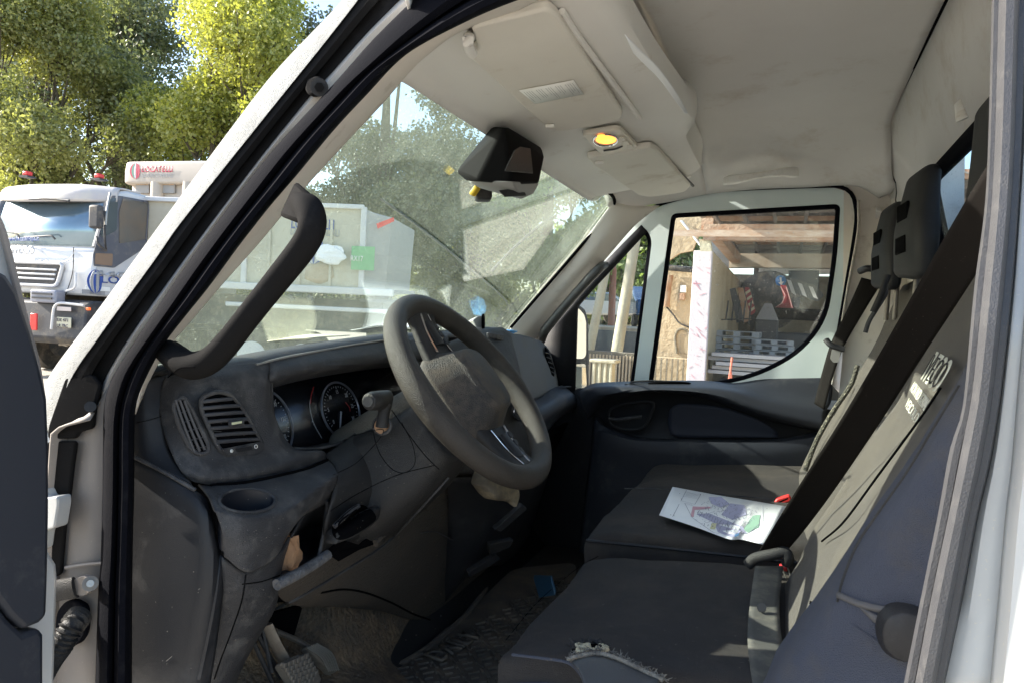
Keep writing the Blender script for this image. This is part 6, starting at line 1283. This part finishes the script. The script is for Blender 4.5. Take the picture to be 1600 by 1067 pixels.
def tree(name, label, base, h, blobs, n, size, m, seed, group=None, trunk=.22, lean=(0, 0)):
    t = thing(name, label, 'tree', Matrix.Translation(base), group); rr = random.Random(seed)
    top = Vector((lean[0], lean[1], h*.75)); tube('trunk', [(0, 0, -.05), (lean[0]*.2, lean[1]*.2, h*.3), top], [trunk, trunk*.75, trunk*.3], BARK, t, n=10)
    lim = MB()
    for c, r in blobs:
        s = Vector((lean[0]*.3, lean[1]*.3, min(h*.3, c[2]*.6))); c = Vector(c); mid = s.lerp(c, .5)+Vector((0, 0, -.1*h*.3)); lim.bar(s, mid, trunk*.35, 6, trunk*.22); lim.bar(mid, c, trunk*.22, 6, trunk*.06)
        for k in range(4): e = c+Vector((rr.uniform(-1, 1)*r[0], rr.uniform(-1, 1)*r[1], rr.uniform(-.6, 1)*r[2]))*.8; lim.bar(mid.lerp(c, .5), e, trunk*.10, 5, trunk*.03)
    lim.build('limbs', BARK, t); leaves('crown', [b[0] for b in blobs], [b[1] for b in blobs], n, size, m, t, seed); return t
def blobs(w, h, zc, k, seed, r0=.34, dp=.7):
    rr = random.Random(seed); out = []
    for i in range(k):
        a = rr.uniform(0, 2*math.pi); q = math.sqrt(rr.random()); z = zc+rr.uniform(-1, 1)*h; q2 = q*math.sqrt(max(.1, 1-((z-zc)/h)**2))
        r = rr.uniform(.7, 1.3)*r0*w; out.append(((math.cos(a)*w*q2, math.sin(a)*w*dp*q2, z), (r, r, r*.75)))
    return out
def ground_at(u, depth): p = WD(u, 500, depth); p.z = 0; return p
tree('tree', 'tall olive green tree at the top left corner, behind the lorry cab', ground_at(40, 21), 10, blobs(3.6, 4.6, 5.4, 26, 1), 90000, .055, LEAF1, 1, trunk=.28)
tree('tree', 'bright yellow green tree between the lorry tank and the slanting pillar', ground_at(330, 20), 10, blobs(3.3, 4.4, 5.8, 26, 4), 100000, .055, LEAF2, 2, trunk=.3)
tree('tree', 'tall shaded tree behind the white tank, seen between the two brighter trees', ground_at(190, 26), 13, blobs(4.6, 6.2, 6.6, 26, 3), 70000, .075, LEAF3, 3, trunk=.3)
tree('tree', 'tree with dark leaves seen through the upper left of the windscreen', ground_at(590, 19), 9.5, blobs(2.9, 3.3, 6.0, 16, 8), 75000, .055, LEAF3, 5, trunk=.3)
tree('tree', 'tree showing in the middle of the windscreen below the black mirror housing', ground_at(735, 26), 9, blobs(4.2, 3.2, 5.0, 14, 9), 50000, .08, LEAF1, 6, trunk=.3)
tree('tree', 'tree at the right end of the windscreen with sky beside its crown', ground_at(850, 24), 9, blobs(2.3, 2.7, 5.2, 14, 12), 40000, .075, LEAF4, 7, trunk=.25)
tree('tree', 'leafy tree behind the leaning poles seen in the small corner window', ground_at(975, 38), 8, blobs(4.5, 2.6, 4.2, 16, 14), 30000, .15, LEAF4, 8, trunk=.3)
hd_ = leaves('hedge', [(x, 0, 1.6) for x in np.linspace(-30, 30, 40)], [(1.6, 1.2, 1.7)]*40, 60000, .16, LEAF3, None, 9); hd_.matrix_world = Matrix.Translation(ground_at(500, 42)) @ Matrix.Rotation(math.radians(15), 4, 'Z'); tag(hd_, kind='stuff')

# ---- right-hand yard: shed, walls, stacks --------------------------------------------------------------------
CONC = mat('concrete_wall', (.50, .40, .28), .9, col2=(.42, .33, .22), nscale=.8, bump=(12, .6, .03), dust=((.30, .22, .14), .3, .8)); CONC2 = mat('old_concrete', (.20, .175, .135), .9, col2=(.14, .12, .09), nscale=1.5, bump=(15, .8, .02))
PINK = mat('insulation_board', (.60, .54, .56), .7, col2=(.55, .48, .50), nscale=3); PINKL = mat('pink_streak', (.62, .25, .30), .8); RUST = mat('rusty_steel', (.30, .14, .07), .85, col2=(.46, .36, .28), nscale=5, bump=(40, 1, .01)); ROOFM = mat('roof_sheet', (.30, .28, .27), .7, col2=(.2, .17, .15), nscale=2); POLE = mat('pale_pole', (.50, .46, .34), .85, col2=(.42, .38, .28), nscale=4, bump=(20, .6, .02)); REDP = mat('red_brown_pole', (.40, .15, .09), .8)
PALG = mat('grey_plastic_pallet', (.30, .305, .32), .7, dust=((.3, .28, .25), .3, 5)); PALD = mat('dark_plastic_pallet', (.06, .063, .075), .7)
YW = 9.6
def W(u, v, y=YW): return WY(u, v, y)
def wq(name, label, cat, pts, d, m, **k):
    P = [Vector(p) for p in pts]; o_ = Vector((sum(p.x for p in P)/len(P), sum(p.y for p in P)/len(P), min(p.z for p in P)))
    o = prism(name, [p-o_ for p in P], d, m, None, **k); o.matrix_world = Matrix.Translation(o_); return tag(o, label, cat)
def gz(p): q = Vector(p); q.z = 0; return q
# front post of the shed covered with pale board
post = thing('shed_wall', 'pale pink board wall end with red streaks, left side of the open shed', 'wall', Matrix.Translation(gz(W(1092, 600))))
pb0 = gz(W(1092, 600)); sub = lambda p: Vector(p)-pb0
xl_, xr_, ztp = W(1084, 392).x, W(1113, 395).x, W(1095, 392).z
prism('board', [sub((xl_, YW, 0)), sub((xr_, YW, 0)), sub((xr_, YW, ztp)), sub((xl_, YW, ztp))], (0, .12, 0), PINK, post, bevel=.01)
st = MB(); rr = random.Random(8)
for k in range(34):
    z = .05+rr.random()*(ztp-.2); a = Vector((xl_+rr.uniform(0, .22), YW-.003, z))-pb0; b = a+Vector((rr.uniform(.02, .10), 0, rr.uniform(-.10, .03))); b.x = min(b.x, xr_-pb0.x-.01); n_ = Vector((0, 0, rr.uniform(.002, .005))); st.quad(a-n_, b-n_, b+n_, a+n_)
st.build('red_streaks', PINKL, post, smooth=False, solid=.003)
prism('side_wall', [sub((xr_, YW+.12, 0)), sub((xr_-.06, YW+7.0, 0)), sub((xr_-.06, YW+7.0, 2.45)), sub((xr_, YW+.12, ztp))], (-.14, 0, 0), CONC, post)
# back wall and roof
shed = thing('open_shed', 'open steel shed with rusty beams and a ribbed roof, seen through the passenger window', 'shed', Matrix.Translation(gz(W(1250, 600, 14))))
s0 = gz(W(1250, 600, 14)); ss = lambda p: Vector(p)-s0
YB = YW+7.0
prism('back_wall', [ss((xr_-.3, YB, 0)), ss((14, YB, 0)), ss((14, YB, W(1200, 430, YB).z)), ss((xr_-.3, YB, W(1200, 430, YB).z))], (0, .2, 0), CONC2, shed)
def beam(name, p, q, w_, h_, m): # box beam between points
    p, q = ss(p), ss(q); t = (q-p); R = t.to_track_quat('X', 'Z').to_matrix(); return bx(name, (p+q)/2, (t.length, w_, h_), m, shed, rot=R)
beam('front_beam', W(1100, 364, YW), W(1400, 366, YW), .18, .20, RUST)
bx('beam_face', ss(W(1230, 365.5, YW-.10)), (2.9, .012, .085), mat('bare_steel_face', (.55, .46, .38), .5, col2=(.35, .18, .09), nscale=4, stretch=(1, 1, 4)), shed)
beam('roof_beam', W(1140, 408, YW+3.5), W(1500, 410, YW+3.5), .2, .24, mat('beam_grey', (.38, .34, .29), .7, col2=(.3, .22, .15), nscale=2))
beam('side_rafter', W(1105, 350, YW), W(1150, 405, YW+3.4), .15, .15, RUST)
zf, zk = W(1200, 330, YW).z, W(1200, 398, YW+3.4).z
def RP(x, f): # point on roof sheet, f 0 front .. 1 back
    y = YW-.6+(4.4)*f; z0 = W(1200, 336, YW).z+.35; return ss((x, y, z0-.0*f))
zroof = W(1200, 352, YW).z+.42
roof_m = MB(); nx = 60
rp = []
for j in (0, 1):
    for i in range(nx):
        x = xl_-.2+i*.11; rp.append(ss((x, YW-.9 if j == 0 else YB+.3, zroof+(.05 if i % 2 else 0)-.02*j)))
MO('roof_sheet', rp, grid_faces(2, nx), ROOFM, shed, smooth=False, solid=.012)
for k in range(9): beam('purlin', (xl_-.1, YW-.5+k*.85, zroof-.05), (13, YW-.5+k*.85, zroof-.05), .06, .07, RUST if k % 2 else ROOFM)
for k in range(14): beam('rafter', (xl_+.1+k*.42, YW-.8, zroof-.10), (xl_+.1+k*.42, YB, zroof-.10), .045, .06, ROOFM)
beam('fascia_beam', (xl_+.1, YW-.85, zroof+.0), (13, YW-.85, zroof+.0), .05, .1, RUST)
prism('upper_back_panel', [ss(W(1100, 300, YB-.05)), ss(W(1500, 300, YB-.05)), ss(W(1500, 417, YB-.05)), ss(W(1100, 420, YB-.05))], (0, .05, 0), ROOFM, shed)
prism('cap_block', [ss(W(1092, 374)), ss(W(1110, 376)), ss(W(1112, 393)), ss(W(1094, 393))], (0, .15, 0), POLE, shed)
prism('daylight_strip', [ss(W(1184, 420, YB-.1)), ss(W(1400, 416, YB-.1)), ss(W(1400, 428, YB-.1)), ss(W(1184, 430, YB-.1))], (0, .02, 0), mat('painted_daylight', (.7, .66, .66), .7), shed)  # solid pale strip painted as daylight below the roof
prism('dark_board', [ss(W(1232, 423, YB-.4)), ss(W(1280, 423, YB-.4)), ss(W(1280, 462, YB-.4)), ss(W(1232, 458, YB-.4))], (0, .05, 0), PALD, shed)
for u0 in (1182, 1420): beam('shed_post', (W(u0, 420, YB-.3).x, YB-.3, 0), (W(u0, 420, YB-.3).x, YB-.3, zroof-.1), .1, .1, TDK)
# outside wall to the left of the post: tall rendered wall with pipes, low kerb wall, leaning sheet
wl = thing('plaster_wall', 'sunlit tan wall with pipes and arched outlines, left of the pink board wall', 'wall', Matrix.Translation(gz(W(1060, 600, 12.5))))
w0 = gz(W(1060, 600, 12.5)); wsb_ = lambda p: Vector(p)-w0
yw = 12.5; xa, xb = W(1022, 500, yw).x, W(1110, 500, yw).x
prism('wall', [wsb_((xa, yw, 0)), wsb_((xb, yw, 0)), wsb_((xb, yw, W(1060, 416, yw).z)), wsb_((xa, yw, W(1060, 420, yw).z))], (0, .3, 0), CONC, wl)
prism('upper_panel', [wsb_(W(1036, 330, yw-.3)), wsb_(W(1108, 330, yw-.3)), wsb_(W(1082, 392, yw-.3)), wsb_(W(1062, 396, yw-.3)), wsb_(W(1038, 412, yw-.3))], (0, .1, 0), CONC, wl)
tube('cable', [wsb_(W(1064, 345, yw-.35)), wsb_(W(1080, 365, yw-.35)), (wsb_(W(1096, 386, yw-.35)))], .02, PAPER, wl, n=6)
tube('dark_wall_line', [wsb_(W(1040, 478, yw-.03)), wsb_(W(1052, 492, yw-.03)), wsb_(W(1062, 505, yw-.03)), wsb_(W(1078, 512, yw-.03))], .015, TDK, wl, n=6)  # thin dark line running diagonally down the wall face
tube('rusty_pipe', [wsb_(W(1046, 430, yw-.1)), wsb_(W(1042, 455, yw-.1)), wsb_(W(1040, 480, yw-.1))], .07, RUST, wl, n=10)
tube('wall_ledge', [wsb_(W(1036, 418, yw-.1)), wsb_(W(1084, 422, yw-.1))], .05, TDK, wl, n=8)
for k, (u0, v0) in enumerate(((1068, 452), (1066, 464))): bx('valve_box', wsb_(W(u0, v0, yw-.08)), (.10, .1, .12), RUST if k else PAPER, wl, bevel=.01)
ar = [(1058, 552), (1055, 530), (1058, 518), (1066, 514), (1076, 520), (1078, 552)]
tube('arch_outline', [wsb_(W(u, v, yw-.02)) for u, v in ar], .02, CONC2, wl, n=6, ns=40)
prism('door_recess', [wsb_(W(1063, 552, yw-.012)), wsb_(W(1063, 524, yw-.012)), wsb_(W(1075, 524, yw-.012)), wsb_(W(1075, 552, yw-.012))], (0, .01, 0), mat('recess_board', (.36, .29, .2), .9), wl)
kb = wq('low_wall', 'low ribbed concrete kerb wall at the foot of the tan plaster wall', 'wall', [gz(W(1000, 590, 12)), gz(W(1120, 590, 12)), gz(W(1120, 590, 12))+Vector((0, 0, W(1060, 560, 12).z)), gz(W(1000, 590, 12))+Vector((0, 0, W(1060, 560, 12).z))], (0, .25, 0), CONC)
for k in range(16):
    p = Vector((-.62+k*.09, -.13, W(1060, 572, 12).z*.6)); bx('wall_rib', p, (.03, .02, W(1060, 562, 12).z), CONC2, kb)
# pallets
def pallet_mesh(m, name, label, grp, M):
    t = thing(name, label, 'pallet', M, grp); 
    for k in range(2): bx('deck', (0, 0, .135-.115*k), (1.0, .8, .02), m, t)
    for x in (-.42, 0, .42):
        bx('foot', (x, -.33, .075), (.16, .14, .10), m, t); bx('foot', (x, .33, .075), (.16, .14, .10), m, t)
    return t
def stack(u0, y, n, m, s, lab, words):
    b = gz(W(u0, 555, y)); zt0 = W(u0, 556, y).z; first = None
    bx_ = None
    for i in range(n):
        M = Matrix.Translation((b.x+.02*(i % 2), y, zt0+i*.152*s)) @ Matrix.Rotation(.04*(i % 3-1), 4, 'Z') @ Matrix.Scale(s, 4)
        w_ = words[i] if i < len(words) else 'upper'
        if first is None: first = pallet_mesh(m, 'pallet', f'{lab}, {w_}', 'plastic pallets stacked in the shed', M)
        else:
            c = dup(first); c.matrix_world = M; c['label'] = f'{lab}, {w_}'
stack(1150, 11.2, 4, PALG, .62, 'grey plastic pallet in the wider stack beside the leaning boards', ['bottom one', 'second from the bottom', 'third from the bottom', 'topmost'])
stack(1208, 11.0, 3, PALG, .52, 'grey plastic pallet in the narrow stack in front of the pointed white form', ['bottom one', 'middle one', 'topmost'])
zpl = W(1150, 556, 11.2).z
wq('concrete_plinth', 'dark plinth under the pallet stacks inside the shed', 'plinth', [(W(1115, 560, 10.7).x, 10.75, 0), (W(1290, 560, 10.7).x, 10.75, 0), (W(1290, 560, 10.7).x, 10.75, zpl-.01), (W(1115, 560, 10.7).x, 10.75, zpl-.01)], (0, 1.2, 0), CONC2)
# long planks
words = ['lowest', 'second lowest', 'middle', 'second highest', 'highest']
first = None
for i in range(5):
    v0 = 584-i*6.6; p = W(1180+i*4, v0, 9.9); L_ = 2.3
    t = bx('plank', (0, 0, 0), (1, 1, 1), mat('grey_plank', (.26, .25, .26), .8, col2=(.38, .36, .36), nscale=2, stretch=(.3, 4, 4)), None, bevel=.0) if first is None else first.copy()
    if first is None: first = t
    else: COL.objects.link(t)
    t.matrix_world = Matrix.Translation((W(1120+(i % 3)*6, v0, 9.8).x+L_/2*.9, 10.0+.05*(i % 2), p.z)) @ Matrix.Rotation(.03*(i % 3-1), 4, 'Z') @ Matrix.Diagonal((L_, .45, .045, 1))
    tag(t, f'long grey scaffold plank, {words[i]} of the pile under the pallet stacks', 'plank', 'scaffold planks piled in front of the shed')
zz = W(1150, 590, 9.9).z-.03
wq('plank_trestle', 'dark trestle block carrying the pile of grey planks', 'trestle', [(W(1125, 590, 9.9).x, 9.85, 0), (W(1260, 590, 9.9).x, 9.85, 0), (W(1260, 590, 9.9).x, 9.85, zz), (W(1125, 590, 9.9).x, 9.85, zz)], (0, .4, 0), TDK)
rp_ = thing('red_prop', 'thin red forked prop standing before the grey planks', 'prop', Matrix.Translation(gz(W(1143, 600, 9.3))))
r0_ = gz(W(1143, 600, 9.3)); RPM = mat('red_prop', (.60, .16, .10), .6)
tube('post', [W(1144, 558, 9.3)-r0_, W(1141, 582, 9.3)-r0_], .014, RPM, rp_, n=8)
tube('leg', [W(1141, 580, 9.3)-r0_, Vector((-.12, 0, 0))], .012, RPM, rp_, n=8); tube('leg', [W(1142, 580, 9.3)-r0_, Vector((.10, 0, 0))], .012, RPM, rp_, n=8)
# pointed form, signs, leaning boards
ys = 13.5
cone = thing('pointed_bin', 'grey bin with a pale pointed cap between the two pallet stacks', 'bin', Matrix.Translation(gz(W(1195, 560, ys))))
c0_ = gz(W(1195, 560, ys)); w_ = W(1213, 500, ys).x-W(1178, 500, ys).x
bx('bin_body', (0, 0, W(1195, 500, ys).z*.5), (w_, .5, W(1195, 500, ys).z), PALD, cone, bevel=.02)
hull('bin_cap', [(-w_/2, -.25, W(1195, 500, ys).z), (w_/2, -.25, W(1195, 500, ys).z), (-w_/2, .25, W(1195, 500, ys).z), (w_/2, .25, W(1195, 500, ys).z), (-.06, 0, W(1195, 474, ys).z), (.06, 0, W(1195, 474, ys).z)], mat('pale_cap', (.34, .33, .35), .7), cone, bevel=.01)
def flat(name, label, cat, pts, m, y, th=.03, parent=None): return wq(name, label, cat, [W(u, v, y) for u, v in pts], (0, th, 0), m)
SY = YB-1.1
arm = thing('barrier_board', 'grey and white striped road barrier board with a round blue arrow sign', 'sign', Matrix.Translation(W(1240, 450, SY)))
a0_ = W(1240, 450, SY); asb = lambda u, v, d=0.: W(u, v, SY-d)-a0_
prism('board', rloop([asb(1210, 430), asb(1222, 430), asb(1275, 447), asb(1288, 462), asb(1278, 472), asb(1212, 446)], .05, 4), (0, .03, 0), mat('board_grey', (.10, .10, .10), .6), arm)
for k in range(3): prism('white_stripe', [asb(1232+k*17-3, 437+k*5, .02), asb(1239+k*17-3, 439+k*5, .02), asb(1247+k*17-3, 462+k*3, .02), asb(1240+k*17-3, 458+k*3.4, .02)], (0, -.01, 0), mat('reflective_white', (.50, .49, .48), .5), arm)
BLUE = mat('sign_blue', (.05, .20, .50), .5)
MO('blue_sign', [asb(1220+8.5*math.cos(a), 439+8.5*math.sin(a), .03) for a in np.linspace(0, 2*math.pi, 25)[:-1]], [tuple(range(24))], BLUE, arm, solid=.02)
prism('arrow', [asb(1218, 434, .05), asb(1221, 434, .05), asb(1221.5, 441, .05), asb(1225, 440, .05), asb(1221, 446, .05), asb(1216, 442, .05), asb(1219, 441, .05)], (0, -.01, 0), WHM, arm)
tri = thing('warning_sign', 'dark red triangular roadworks sign hung upside down below the blue arrow sign', 'sign', Matrix.Translation(W(1225, 470, SY-.2)))
t0_ = W(1225, 470, SY-.2); tsb = lambda u, v, d=0.: W(u, v, SY-.2-d)-t0_
REDS = mat('sign_red', (.28, .04, .05), .6)
prism('sign_plate', [tsb(1219, 445), tsb(1229, 447), tsb(1241, 486), tsb(1206, 484), tsb(1226, 470)], (0, .02, 0), REDS, tri)
tube('sign_border', [tsb(1220, 448, .02), tsb(1227, 462, .02), tsb(1222, 474, .02), tsb(1208, 483, .02), tsb(1239, 485, .02), tsb(1229, 449, .02)], .012, mat('border_pink', (.45, .25, .24), .6), tri, n=6, smoothpath=False)
for k, (u0, m_, lab) in enumerate(((1142, TGREY, 'dark leaning board, leftmost of those against the shed side wall'), (1154, RUST, 'brown leaning board between the dark one and the red striped one'))):
    flat('leaning_board', lab, 'board', [(u0-2, 452-k*2), (u0+7, 450), (u0+20, 500), (u0+9, 505)], m_, 12.6-.2*k)
lb_ = thing('striped_panel', 'red and cream striped road panel leaning inside the shed', 'sign', Matrix.Translation(W(1172, 480, 13)))
l0_ = W(1172, 480, 13); lsb = lambda u, v, d=0.: W(u, v, 13-d)-l0_
prism('panel', rloop([lsb(1163, 449), lsb(1171, 449), lsb(1181, 488), lsb(1172, 494)], .04, 3), (0, .03, 0), REDS, lb_)
for k in range(4): prism('cream_stripe', [lsb(1164.5+k*2.3, 457+k*9, .015), lsb(1172+k*2.2, 452+k*9, .015), lsb(1172.6+k*2.2, 456+k*9, .015), lsb(1165.5+k*2.3, 461+k*9, .015)], (0, -.008, 0), mat('stripe_cream', (.5, .42, .3), .6), lb_)
rod = MB()
for k in range(5): rod.bar(W(1134+k*9, 500+k*1.5, 11.7), W(1134+k*9+4, 470, 11.7), .012)
rod.bar(W(1125, 500, 11.7), W(1180, 498, 11.7), .012)
c_r = gz(W(1150, 500, 11.7)); rr_o = MO('wire_rack', [v-c_r for v in rod.v], rod.f, TDK, None); rr_o.matrix_world = Matrix.Translation(c_r); tag(rr_o, 'thin dark wire rack above the wider pallet stack', 'rack')
for k, (u0, v0, sx, sz, lab) in enumerate(((1240, 520, .9, .75, 'dark blue grey crate right of the narrow pallet stack'), (1255, 492, 1.1, .22, 'black machine cover under the barrier board'))):
    y = 13.8+k; p = W(u0, v0, y); o = bx('crate' if k == 0 else 'machine_cover', (0, 0, p.z/2 if k == 0 else 0), (sx, .6, p.z if k == 0 else sz), PALD if k == 0 else BLK, None, bevel=.04); o.matrix_world = Matrix.Translation((p.x, y, 0 if k == 0 else p.z)); tag(o, lab, 'crate' if k == 0 else 'cover')
bt = tube('big_tyre', [(0, 0, 0), (0, .5, 0)], .62, TDK, None, n=36, ns=2, smoothpath=False); bt.matrix_world = Matrix.Translation(W(1200, 470, YB-.9)); tag(bt, 'large black round tank lying in the dark back of the shed', 'tank')

# ---- street side seen in the quarter window -----------------------------------------------------------------------
def pole(u0, v0, u1, v1, y, r_, m, lab):
    a, b = W(u0, v0, y), W(u1, v1, y); d = (a-b).normalized(); g = b+d*(-(b.z)/d.z) if d.z > .1 else b; a = a+d*2.5
    o = tube('pole', [(0, 0, 0), (a-g)], [r_*1.1, r_*.85], m, None, n=14, ns=4); o.matrix_world = Matrix.Translation(g); return tag(o, lab, 'pole')
pole(942, 445, 921, 548, 16, .105, POLE, 'pale leaning pole nearest the door mirror')
pole(990, 390, 964, 548, 15, .12, POLE, 'thicker pale leaning pole nearest the window divider')
pole(959, 405, 955, 508, 24, .12, REDP, 'upright rusty red pole between the two pale leaning poles')
wq('retaining_wall', 'dark grey retaining wall behind the leaning poles', 'wall', [gz(W(870, 560, 19)), gz(W(1060, 560, 19)), gz(W(1060, 560, 19))+Vector((0, 0, W(960, 517, 19).z)), gz(W(870, 560, 19))+Vector((0, 0, W(960, 517, 19).z))], (0, .3, 0), mat('dark_wall', (.10, .10, .095), .9, col2=(.14, .14, .13), nscale=1))
struct(wq('terrace', 'terrace', '', [gz(W(870, 560, 19.4)), gz(W(1060, 560, 19.4)), gz(W(1060, 560, 19.4))+Vector((0, 0, W(960, 512, 19.4).z)), gz(W(870, 560, 19.4))+Vector((0, 0, W(960, 512, 19.4).z))], (0, 60, 0), CONC))
for k, o in enumerate([o for o in COL.objects if o.name.startswith('terrace')]):
    for kk in ('label', 'category'): 
        if kk in o: del o[kk]
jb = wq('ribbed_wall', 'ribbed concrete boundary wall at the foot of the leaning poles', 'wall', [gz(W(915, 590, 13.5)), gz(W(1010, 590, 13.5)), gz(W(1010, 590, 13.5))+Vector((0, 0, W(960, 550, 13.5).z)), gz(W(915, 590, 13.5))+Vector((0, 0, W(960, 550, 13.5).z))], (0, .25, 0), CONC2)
for k in range(18): bx('wall_rib', Vector((-.55+k*.065, -.14, W(960, 552, 13.5).z*.5)), (.03, .03, W(960, 556, 13.5).z), CONC, jb)
bl2 = thing('concrete_block', 'short pale ribbed concrete block in front of the boundary wall', 'block', Matrix.Translation(gz(W(940, 590, 11.5))))
zb2 = W(940, 564, 11.5).z
bx('block_body', (0, .2, zb2/2), (.30, .3, zb2), POLE, bl2, bevel=.02); bx('block_cap', (0, .18, zb2), (.44, .4, .06), POLE, bl2, bevel=.02)
for k in range(4): bx('block_rib', (-.14+k*.095, .03, zb2/2), (.045, .05, zb2-.05), POLE, bl2, bevel=.01)
def car(name, label, M, col, grp):
    t = thing(name, label, 'car', M, grp)
    pr = [(-2.0, .35), (-2.05, .75), (-1.8, .95), (-1.1, 1.02), (-.55, 1.42), (.9, 1.46), (1.6, 1.05), (2.0, .95), (2.05, .4)]
    prism('body', [Vector((x, -.82, z)) for x, z in pr], (0, 1.64, 0), col, t, bevel=.08)
    prism('side_glass', [Vector((x, -.835, z)) for x, z in ((-1.0, 1.03), (-.52, 1.36), (.85, 1.39), (1.35, 1.05))], (0, 1.67, 0), WNDW, t, bevel=.02)
    for x in (-1.3, 1.3):
        for y in (-.8, .66):
            tube('wheel', [(x, y, .32), (x, y+.16, .32)], .32, TYRE, t, n=24, ns=2, smoothpath=False)
    for y in (-.6, .6): bx('headlight', (-2.03, y, .72), (.06, .3, .14), CHR, t, bevel=.02)
    return t
cz = W(960, 512, 19.4).z
car('parked_car', 'silver grey car parked beyond the retaining wall, left of the red pole', Matrix.Translation((W(918, 500, 33).x, 33, cz)) @ Matrix.Rotation(.5, 4, 'Z'), mat('silver_car_paint', (.42, .44, .44), .3, .3, coat=.6), None)
car('parked_car', 'blue car parked beyond the retaining wall, next to the window divider', Matrix.Translation((W(1012, 500, 27).x, 27, cz)) @ Matrix.Rotation(-1.2, 4, 'Z'), mat('blue_car_paint', (.03, .08, .18), .25, coat=.8), None)
rb = MB(); rr = random.Random(11)
for k in range(40): rb.box((rr.uniform(-1.6, 1.6), rr.uniform(-.6, .6), rr.uniform(0, .2)), (rr.uniform(.08, .3),)*3, Matrix.Rotation(rr.uniform(0, 3), 3, (1, .4, .2)))
o = rb.build('rubble', POLE, None, smooth=False); o.matrix_world = Matrix.Translation(gz(W(960, 560, 14.3))); tag(o, kind='stuff')
# a plain building behind us, seen in the mirror
bh = thing('yard_building', 'plain beige building across the yard, reflected in the far door mirror', 'building', Matrix.Translation((48, -6, 0)) @ Matrix.Rotation(math.radians(97), 4, 'Z'))
bx('wall', (0, 0, 3), (24, 6, 6), CONC, bh)
for k in range(5): fr_ = bx('window', (-8+k*4, 3.02, 3.6), (1.6, .06, 1.2), WNDW, bh)
